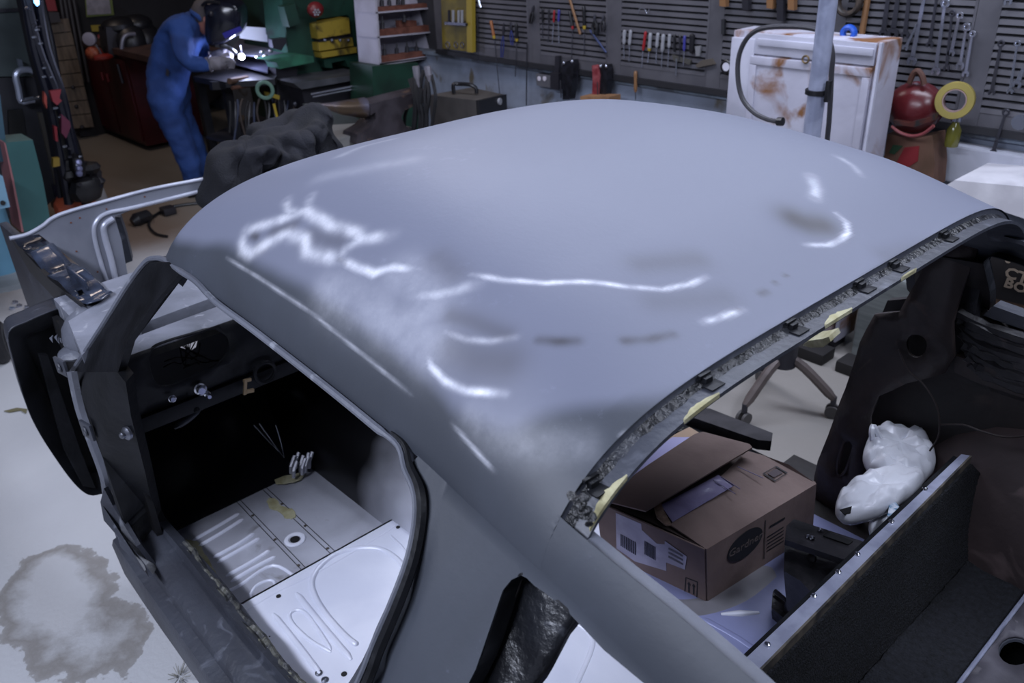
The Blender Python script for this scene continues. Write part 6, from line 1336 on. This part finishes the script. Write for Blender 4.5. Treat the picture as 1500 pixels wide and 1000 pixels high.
for k, q in enumerate(((88, 92), (94, 100), (100, 108), (107, 116))): solo(MB().cyl(at(q[0], -6, x=-9.03), at(q[1]+14, 120, x=-9.03), .018, 8), 'wall_pipe', mat('grey_brown_pipe', '#2c292c', .5), ['first dark pipe running down the far wall, leftmost', 'second dark pipe on the far wall', 'third dark pipe on the far wall', 'fourth dark pipe on the far wall, beside the calendar'][k], 'pipe')
solo(MB().prism([at(*q, x=-9.06) for q in ((142, 122), (151, 122), (152, 132), (143, 132))], (-.05, 0, 0)), 'orange_block', mat('orange_dark', '#7e3018', .6), 'small orange block beside the red cabinet', 'block', smooth=False)
solo(MB().prism([at(*q, x=-9.0) for q in ((146, 146), (152, 145), (158, 163), (150, 166))], (-.05, 0, 0)), 'striped_can', mat('grey_yellow', '#5b5a55', .5), 'slim grey can with a yellow foot left of the red cabinet', 'can', smooth=False)
# ---- pale plank wall strip at the far left
wp = T('plank_screen', 'narrow screen of pale horizontal planks at the far end behind the hoses', 'screen', tuple(at(115, 188, z=0)))
x_ = -9.0
for k in range(8):
    t0, t1 = k/8, (k+.93)/8
    def lr(t): y = 30+160*t; return at(74+31*t, y, x=x_), at(100+38*t, y-3, x=x_)
    a, b = lr(t0); c_4, d_4 = lr(t1); MB().prism([a, b, d_4, c_4], (-.03, 0, 0)).build('plank', mat('pale_plank', '#6a5d50', .7, 0, '#54493f', 5, (.4, .6), aniso=(1, 6, 1)), wp, False)
for q in ((107, 128), (112, 156), (120, 186)): MB().ball(at(*q, x=x_+.01), .02, 8).build('nail_head', M_hk['dark'], wp)
# ---- grey electrical locker, clamp, hose curtain
LX = -6.3
lk = T('grey_locker', 'tall grey green steel locker at the left edge with a clamp on it', 'locker', tuple(at(60, 300, x=LX)))
def lp(name, px, m, dx=-.3, x=LX, par=lk): return MB().prism([at(a, b, x=x) for a, b in px], (dx, 0, 0)).build(name, m, par, angle=20)
M_lk = mat('locker_grey_green', '#4c5759', .5, .1, '#3f484b', 3); M_lk2 = mat('locker_dark', '#2b2c33', .55)
lp('upper_door', [(-40, -20), (22, -20), (32, 30), (48, 112), (-40, 112)], M_lk); lp('lower_body', [(-40, 115), (50, 113), (62, 165), (88, 282), (70, 300), (-40, 340)], M_lk2, -.25)
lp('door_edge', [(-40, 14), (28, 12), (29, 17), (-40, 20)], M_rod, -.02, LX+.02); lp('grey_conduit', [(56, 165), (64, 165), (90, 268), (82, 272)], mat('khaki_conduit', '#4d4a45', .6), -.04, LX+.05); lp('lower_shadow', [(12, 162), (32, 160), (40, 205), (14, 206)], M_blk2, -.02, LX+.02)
cl = T('c_clamp', 'silver C shaped clamp gripping the locker edge', 'clamp', tuple(at(35, 150, x=LX+.1)))
M_cl = mat('pale_clamp', '#b4bcd0', .3, .5)
CPT = [at(*q, x=LX+.12) for q in ((49, 104), (40, 102), (28, 104), (23, 112), (27, 130), (31, 148), (42, 147), (50, 146))]; MB().tube(smooth_line(CPT, 3), .020, 8).build('frame', M_cl, cl)
MB().cyl(at(30, 148, x=LX+.14), at(60, 143, x=LX+.14), .010, 8).build('screw', M_chr, cl); MB().prism([at(*q, x=LX+.1) for q in ((25, 86), (32, 88), (37, 108), (30, 108))], (-.02, 0, 0)).build('pad', mat('grey_pad', '#626a78', .5), cl, False)
hc = T('hose_curtain', 'dense hanging curtain of black hoses, cords and straps at the left', 'hoses', tuple(at(95, 300, x=-5.2))); rn = random.Random(14)
M_hs = [mat('hose_black', '#0b0b0d', .5), mat('hose_dark_grey', '#17171b', .4), mat('hose_navy', '#101220', .45)]
for k in range(44):
    x0 = 26+rn.uniform(0, 32); x1 = 92+rn.uniform(-8, 36); dx = -5.85-rn.uniform(0, .35); wv = rn.uniform(-4, 4)
    P = [at(x0, -14, x=dx), at(x0+(x1-x0)*.25+wv, 70, x=dx), at(x0+(x1-x0)*.5-wv, 140, x=dx), at(x0+(x1-x0)*.78+wv*.6, 215, x=dx), at(x1, 270+rn.uniform(-10, 30), x=dx)]
    MB().tube(smooth_line(P, 4), rn.uniform(.014, .028), 7).build('hose', M_hs[k % 3], hc)
for k in range(22):
    t = rn.uniform(0, 1); c = at(42+t*80+rn.uniform(-10, 10), 8+t*270, x=-5.74); MB().ball(c, rn.uniform(.007, .013), 6, (1, 1.4, .8)).build('cord_end', M_chr if k % 2 else M_rod, hc)
for k, (q, c_5) in enumerate(((((70, 132), (92, 129), (88, 144), (93, 148), (84, 156), (76, 150)), '#7c2630'), (((64, 132), (69, 140), (70, 162), (64, 150)), '#8e3a30'), (((88, 164), (104, 176), (106, 186), (97, 206), (88, 196)), '#5a1f38'), (((78, 182), (84, 184), (86, 210), (81, 208)), '#7a1a26'))): solo(MB().prism([at(z[0]*.75+.25*sum(u_[0] for u_ in q)/len(q), z[1]*.85+.15*sum(u_[1] for u_ in q)/len(q), x=-5.72) for z in q], (-.04, 0, 0)), 'red_rag', mat('red_rag_%d' % k, c_5, .7), ['upper red rag caught among the hanging hoses', 'narrow orange red tag beside the clamp screw', 'plum coloured rag low among the hoses', 'thin red strap low on the hose curtain'][k], 'rag', smooth=False)
solo(MB().prism([at(*z, x=-5.7) for z in ((50, -4), (57, -4), (58, 6), (55, 9), (51, 4))], (-.02, 0, 0)), 'work_light', mat('cold_lamp', '#dfe8ff', emit='#6fb4ff', estr=5), 'small glaring blue white work light at the top left', 'lamp')
solo(MB().prism([at(*z, x=-5.72) for z in ((78, 232), (87, 231), (88, 243), (78, 245))], (-.04, 0, 0)), 'yellow_tag', mat('ochre_tag', '#8a7226', .6), 'small ochre yellow tag on a strap of the hose curtain', 'tag', smooth=False)
solo(MB().prism([at(*z, x=-9.0) for z in ((62, -10), (78, -10), (84, 16), (66, 16))], (-.05, 0, 0)), 'red_tin', mat('tin_red', '#7a1a20', .5), 'red tin on the far shelf at the top left', 'tin', smooth=False)
solo(MB().prism([at(*z, x=-8.9) for z in ((68, 18), (86, 18), (89, 32), (72, 34))], (-.1, 0, 0)), 'speaker_box', mat('small_box_grey', '#2d2a2e', .6), 'small dark speaker box below the red tin', 'box', smooth=False)
# ---- teal steel box, light blue column
TXg = -4.9
tb_ = T('teal_box', 'tall teal green steel box standing beside the light blue lift column', 'box', tuple(at(60, 335, x=TXg)))
M_teal = mat('teal_paint', '#2f5555', .45, 0, '#284a4a', 3)
MB().prism([at(a, b, x=TXg) for a, b in ((7, 209), (48, 205), (62, 260), (76, 334), (33, 340), (18, 262))], (-.22, 0, 0)).build('body', M_teal, tb_, angle=20)
MB().prism([at(a, b, x=TXg+.003) for a, b in ((6, 209), (8, 209), (20, 262), (35, 340), (32, 340), (17, 262))], (-.2, 0, 0)).build('pink_edge', mat('pink_edge', '#8a5a5c', .5), tb_, angle=20)
lc = T('lift_column', 'light blue steel lift column with a round floor plate at the left edge', 'column', tuple(at(10, 400, z=0)))
cb = at(8, 402, z=0); M_lb = mat('light_blue_paint', '#5d8ba4', .45, 0, '#527d95', 4)
cb = Vector((cb.x, cb.y, 0)); rr_ = .115
MB().cyl(cb, cb+Vector((0, 0, 1.15)), rr_, 24).build('column_tube', M_lb, lc); MB().lathe([(.32, 0), (.32, .03), (.30, .035), (0, .035)], cb, (0, 0, 1), 32).build('base_plate', mat('base_grey', '#8a9297', .6, 0, '#787f84', 5), lc)
MB().prism([at(a, b, x=-4.7) for a, b in ((-30, 262), (0, 256), (4, 258), (15, 303), (-30, 312))], (-.12, 0, 0)).build('control_box', mat('pale_blue_box', '#6f93a8', .45), lc, angle=20)
MB().lathe([(.012, 0), (.012, .006), (0, .006)], at(4, 297, x=-4.695), (1, 0, 0), 10).build('keyhole', M_blk2, lc)
MB().prism([at(a, b, x=-5.0) for a, b in ((-30, 100), (0, 138), (12, 236), (-30, 240))], (-.2, 0, 0)).build('upper_guard', mat('blue_grey_guard', '#35505e', .45), lc, angle=20)
# ---- things on the floor by the front of the car
og = T('orange_tool', 'orange electric motor housing lying on the floor behind the silver front panel', 'tool', tuple(at(112, 318, z=0)))
OX = at(112, 300, z=.09).x+.35
mb = MB(); R = []
for (x, y, r_) in ((84, 312, .045), (90, 308, .06), (98, 303, .075), (112, 300, .08), (126, 297, .078), (134, 294, .06), (137, 292, .03)): R.append([at(x, y, x=OX)+Vector((math.cos(a)*r_*1.5, 0, math.sin(a)*r_*1.5)) for a in [2*PI*j/16 for j in range(16)]])
mb.rings(R); mb.build('housing', mat('orange_plastic', '#b8583a', .5, 0, '#a34c33', 6), og)
for q in ((101, 303), (132, 297)): MB().ball(at(*q, x=OX+.09), .012, 8).build('housing_screw', M_hk['dark'], og)
bt_ = MB(); b0 = at(152, 300, z=.06); bt_.tube([b0+Vector((0, .0, -.05)), b0+Vector((0, -.02, .12)), b0+Vector((0, -.03, .16)), b0+Vector((0, -.03, .19))], [.05, .05, .04, .02], 14); solo(bt_, 'plastic_bottle', mat('dull_white_bottle', '#8d8c8e', .5), 'dull white plastic bottle beside the orange tool', 'bottle')
bb = MB(); bb.prism([at(a, b, x=OX-.1) for a, b in ((78, 272), (100, 274), (108, 290), (105, 312), (88, 312))], (-.2, 0, 0)); solo(bb, 'blue_black_tub', mat('blue_black_plastic', '#1c2030', .35), 'blue black plastic tub behind the orange tool', 'tub', smooth=False)
jn = T('pump_unit', 'greasy black pump with fittings below the hose curtain', 'machine', tuple(at(125, 290, x=-5.0))); rn = random.Random(31)
for k in range(20): MB().ball(at(104+rn.uniform(-6, 38), 232+rn.uniform(0, 55), x=-5.9+rn.uniform(-.1, .1)), rn.uniform(.03, .07), 8, (1, rn.uniform(.7, 1.6), rn.uniform(.6, 1.5))).build('casting', M_hk['black'] if k % 3 else M_hk['dark'], jn)
for q in ((116, 247), (116, 254), (115, 238)): MB().ball(at(*q, x=-5.74), .022, 8).build('fitting', mat('lilac_steel', '#8084a8', .3, .4), jn)
cd = T('extension_cord', 'black extension cord with a plug lying on the floor behind the front panel', 'cord', tuple(at(240, 315, z=0)))
MB().tube(smooth_line([at(*q, z=.012) for q in ((205, 322), (222, 318), (245, 305), (268, 300), (300, 296), (330, 290))], 5), .011, 6).build('cable', M_hk['black'], cd); MB().tube(smooth_line([at(*q, z=.012) for q in ((245, 305), (224, 318), (218, 330), (228, 342), (245, 346))], 5), .009, 6).build('cable', M_hk['black'], cd)
MB().tube([at(194, 326, z=.03), at(200, 322, z=.04), at(216, 316, z=.04), at(220, 316, z=.03)], [.03, .05, .045, .02], 10).build('plug', M_hk['black'], cd); MB().box(at(246, 308, z=.03), (.10, .09, .05), None, .01).build('coupler', M_hk['dark'], cd)
for k, q in enumerate(((18, 453), (28, 449), (40, 451), (50, 446), (56, 443), (22, 444))):
    c = at(*q, z=0); solo(MB().lathe([(.009, 0), (.016, 0), (.016, .012), (.009, .012), (.009, 0)], c, (.3*(k % 2), .3, 1), 6, False), 'hex_nut', M_chr, ['leftmost loose hex nut on the bare floor', 'second loose hex nut from the left', 'loose hex nut in the middle of the little row', 'loose hex nut fourth along the row', 'rightmost loose hex nut of the row', 'loose hex nut nearest the light blue column'][k], 'nut', 'loose nuts on the floor')
solo(MB().torus(at(-3, 500, z=.10), (.3, 1, 0), .075, .04, 20, 10), 'trolley_wheel', mat('black_tyre', '#17171b', .6), 'black trolley wheel at the left edge', 'wheel')
lf = MB().prism([at(*q, z=.004) for q in ((5, 602), (25, 597), (40, 599), (38, 606), (30, 601), (14, 604))], (0, 0, .001)); solo(lf, 'dry_leaf', mat('olive_scrap', '#6f6a50', .8), 'flattened olive scrap on the bare floor left of the car', 'scrap', smooth=False)
rf = MB(); rn = random.Random(2)
c = at(262, 990, z=.01)
for k in range(26): a = rn.uniform(0, 2*PI); r_ = rn.uniform(.01, .05); rf.tube([c+Vector((math.cos(a)*r_*.3, math.sin(a)*r_*.3, 0)), c+Vector((math.cos(a)*r_, math.sin(a)*r_, rn.uniform(0, .02)))], .001, 4)
tag(solo(rf, 'fluff_ball', mat('grey_fluff', '#8a8880', .9), 'wispy grey fluff on the floor beside the rocker panel', 'fluff'), kind='stuff')

# ================================================================== THE WELDER (person)
G = at(291, 283, z=0); ES = Vector((CR[0], CR[1], 0)).normalized(); EC = Vector((-ES.y, ES.x, 0)); EC = -EC if EC.dot(Vector(CP)-G) < 0 else EC; EC.z = 0
def pp(px, py, d=0.):
    D = Vector(_h*CF+CR*(px-750)+CU*(500-py)); t = (d-(Vector(CP)-G).dot(EC))/D.dot(EC); return Vector(CP)+D*t
me_ = T('person', 'person in blue coveralls, dark welding helmet and gloves bent over the bench', 'person', tuple(G))
M_cov = mat('blue_coverall', '#24437f', .85, 0, '#1b3569', 6, (.4, .62), .7, 14)
J = {'pelvis': (pp(246, 138), .165), 'waist': (pp(243, 112), .150), 'chest': (pp(254, 78), .165), 'upper': (pp(268, 48), .150), 'neck': (pp(287, 28), .075), 'collar': (pp(294, 20), .065),
     'hipL': (pp(242, 160, .09), .118), 'kneeL': (pp(266, 205, .08), .088), 'shinL': (pp(278, 240, .08), .080), 'ankL': (pp(286, 275, .08), .080), 
     'hipR': (pp(256, 158, -.09), .118), 'kneeR': (pp(280, 205, -.10), .088), 'ankR': (pp(300, 262, -.12), .080),
     'shL': (pp(266, 42, .17), .092), 'elL': (pp(270, 90, .24), .068), 'foL': (pp(290, 95, .22), .056), 'wrL': (pp(311, 93, .18), .050),
     'shR': (pp(284, 45, -.17), .085), 'elR': (pp(300, 85, -.20), .060), 'wrR': (pp(318, 84, -.12), .048)}
E_ = [('pelvis', 'waist'), ('waist', 'chest'), ('chest', 'upper'), ('upper', 'neck'), ('neck', 'collar'), ('pelvis', 'hipL'), ('hipL', 'kneeL'), ('kneeL', 'shinL'), ('shinL', 'ankL'), ('pelvis', 'hipR'), ('hipR', 'kneeR'), ('kneeR', 'ankR'), ('upper', 'shL'), ('shL', 'elL'), ('elL', 'foL'), ('foL', 'wrL'), ('upper', 'shR'), ('shR', 'elR'), ('elR', 'wrR')]
def skin_mesh(name, J, E_, m, parent, lv=2, root=None, scale=1.):
    ks = list(J); org = ROOTS[parent.name]; me = bpy.data.meshes.new(name); me.from_pydata([tuple(J[k][0]-org) for k in ks], [(ks.index(a), ks.index(b)) for a, b in E_], []); me.update()
    o = bpy.data.objects.new(name, me); COL.objects.link(o); o.parent = parent
    md = o.modifiers.new('skin', 'SKIN'); md.use_smooth_shade = True
    lay = me.skin_vertices[0].data if len(me.skin_vertices) else None
    if lay is None:
        bm = bmesh.new(); bm.from_mesh(me); sl_ = bm.verts.layers.skin.verify(); bm.to_mesh(me); bm.free(); lay = me.skin_vertices[0].data
    for i, k in enumerate(ks): r_ = J[k][1]*scale; lay[i].radius = (r_, r_); lay[i].use_root = (k == (root or ks[0]))
    s_ = o.modifiers.new('sub', 'SUBSURF'); s_.levels = lv; s_.render_levels = lv
    me.materials.append(m); ROOTS[o.name] = org; return o
body = skin_mesh('body', J, E_, M_cov, me_, 3)
tx = bpy.data.textures.new('cloth_folds', 'CLOUDS'); tx.noise_scale = .11; tx.noise_depth = 2
dm = body.modifiers.new('folds', 'DISPLACE'); dm.texture = tx; dm.strength = .045; dm.mid_level = .5
M_skin = mat('skin', '#9a6558', .6); M_hair = mat('grey_hair', '#4a4446', .8)
hd_ = pp(308, 28, 0); fw = (ES*.9+Vector((0, 0, -.45))).normalized(); Rh = frame(fw, EC.cross(fw).cross(fw)*-1 if False else EC)
mb = MB(); mb.ball(hd_, .105, 18, (1.0, .82, 1.15), Rh); mb.build('head', M_skin, me_)
mb = MB(); mb.ball(hd_-fw*.018+Vector((0, 0, .03)), .108, 16, (1., .84, 1.05), Rh); mb.build('hair', M_hair, me_)
mb = MB(); mb.ball(pp(301, 30, .09), .028, 10, (.5, .6, 1.)); mb.build('ear', M_skin, me_)
mb = MB(); mb.tube([pp(286, 24), pp(300, 28)], [.06, .058], 12); mb.build('neck', M_skin, me_)
mb = MB(); mb.ball(hd_+fw*.09+Vector((0, 0, -.02)), .022, 8); mb.build('nose', M_skin, me_)
# welding helmet: a deep shell round the face, its chin reaching down, flat window in front
mb = MB(); HM = [(306, 3), (330, -2), (352, 4), (358, 18), (357, 40), (345, 54), (322, 64), (309, 60), (306, 40), (307, 20)]
R = []
HQ = smooth_line([pp(x, y, 0) for x, y in HM], 3, True); hc_ = sum(HQ, Vector())/len(HQ)
for d, s in ((-.13, .78), (-.115, .93), (-.06, 1.0), (.06, 1.0), (.115, .93), (.13, .78)): R.append([hc_+(q-hc_)*s+EC*d for q in HQ])
mb.rings(R); mb.build('helmet_shell', mat('helmet_black', '#15161f', .18, 0, '#1a1c2c', 3), me_, angle=45)
mb = MB(); mb.prism([pp(327, 48, .118), pp(352, 38, .118), pp(356, 44, .118), pp(331, 56, .118)], EC*.02); mb.build('helmet_window', mat('glint_glass', '#33318c', .08), me_)  # lens coloured violet to paint in its purple glint
MB().tube(smooth_line([pp(296, 8, .10), pp(304, 2, .13), pp(322, 4, .14)], 4), .010, 8).build('head_band', M_hk['black'], me_)
MB().ball(pp(309, 20, .13), .018, 10).build('band_knob', M_hk['dark'], me_)
# collar, pocket seam
mb = MB(); mb.tube(smooth_line([pp(281, 18, .05), pp(290, 24, .08), pp(298, 32, .05)], 4), [.018]*9, 8); mb.build('collar', M_cov, me_)
mb = MB(); mb.prism([pp(244, 100, .165), pp(248, 104, .165), pp(247, 112, .165), pp(243, 110, .165)], EC*.005); mb.build('pocket_opening', M_hk['dark'], me_)
MB().prism([pp(285, 200, .16), pp(288, 200, .16), pp(289, 206, .16), pp(285, 206, .16)], EC*.003).build('knee_tag', mat('grey_patch', '#2c4468', .8), me_) if False else None
# gloves
M_glv = mat('grey_leather_glove', '#7d7a82', .8, 0, '#69666c', 12, (.4, .6), .4, 40)
def glove(name, wr_, pal, tips, thumb):
    J2 = {'w0': (wr_+(wr_-pal)*.25, .052), 'w': (wr_, .050), 'p': (pal, .044)}; E2 = [('w0', 'w'), ('w', 'p')]
    for i, (b_, m_, t_) in enumerate(tips): J2['b%d' % i] = (b_, .017); J2['m%d' % i] = (m_, .0145); J2['t%d' % i] = (t_, .012); E2 += [('p', 'b%d' % i), ('b%d' % i, 'm%d' % i), ('m%d' % i, 't%d' % i)]
    for k, q in enumerate(thumb): J2['h%d' % k] = (q, .017-.002*k)
    E2 += [('p', 'h0'), ('h0', 'h1'), ('h1', 'h2')]
    return skin_mesh(name, J2, E2, M_glv, me_, 2, 'w')
w1 = pp(313, 93, .18); p1 = pp(327, 92, .17)
glove('left_glove', w1, p1, [(pp(333, 87+i*3.5, .19-.012*i), pp(340, 88+i*3.2, .20-.012*i), pp(344, 93+i*2, .18-.01*i)) for i in range(4)], [pp(324, 84, .15), pp(331, 80, .14), pp(337, 80, .14)])
w2 = pp(318, 84, -.12); p2 = pp(328, 80, -.10)
glove('right_glove', w2, p2, [(pp(333, 76+i*3, -.08+.012*i), pp(339, 77+i*3, -.06+.01*i), pp(341, 82+i*2, -.05)) for i in range(4)], [pp(327, 73, -.06), pp(333, 70, -.05), pp(339, 72, -.05)])
MB().tube(smooth_line([pp(322, 66, .05), pp(330, 68, .05), pp(338, 72, .04), pp(345, 78, .02)], 4), .016, 8).build('torch', M_hk['black'], me_)
for s, (a, d) in enumerate((((292, 279), .08), ((305, 266), -.12))):
    q = pp(*a, d); q.z = 0; mb = MB(); ff = (ES*.8+Vector(-EC)*.2).normalized(); mb.rings([[q+ff*f_+Vector((-ff.y, ff.x, 0))*w_*math.cos(a2)+Vector((0, 0, h_+h_*math.sin(a2))) for a2 in [2*PI*j/12 for j in range(12)]] for f_, w_, h_ in ((-.09, .02, .02), (-.08, .04, .05), (0, .045, .06), (.08, .05, .04), (.15, .045, .03), (.18, .02, .02))]); mb.build('boot', M_hk['black'], me_)
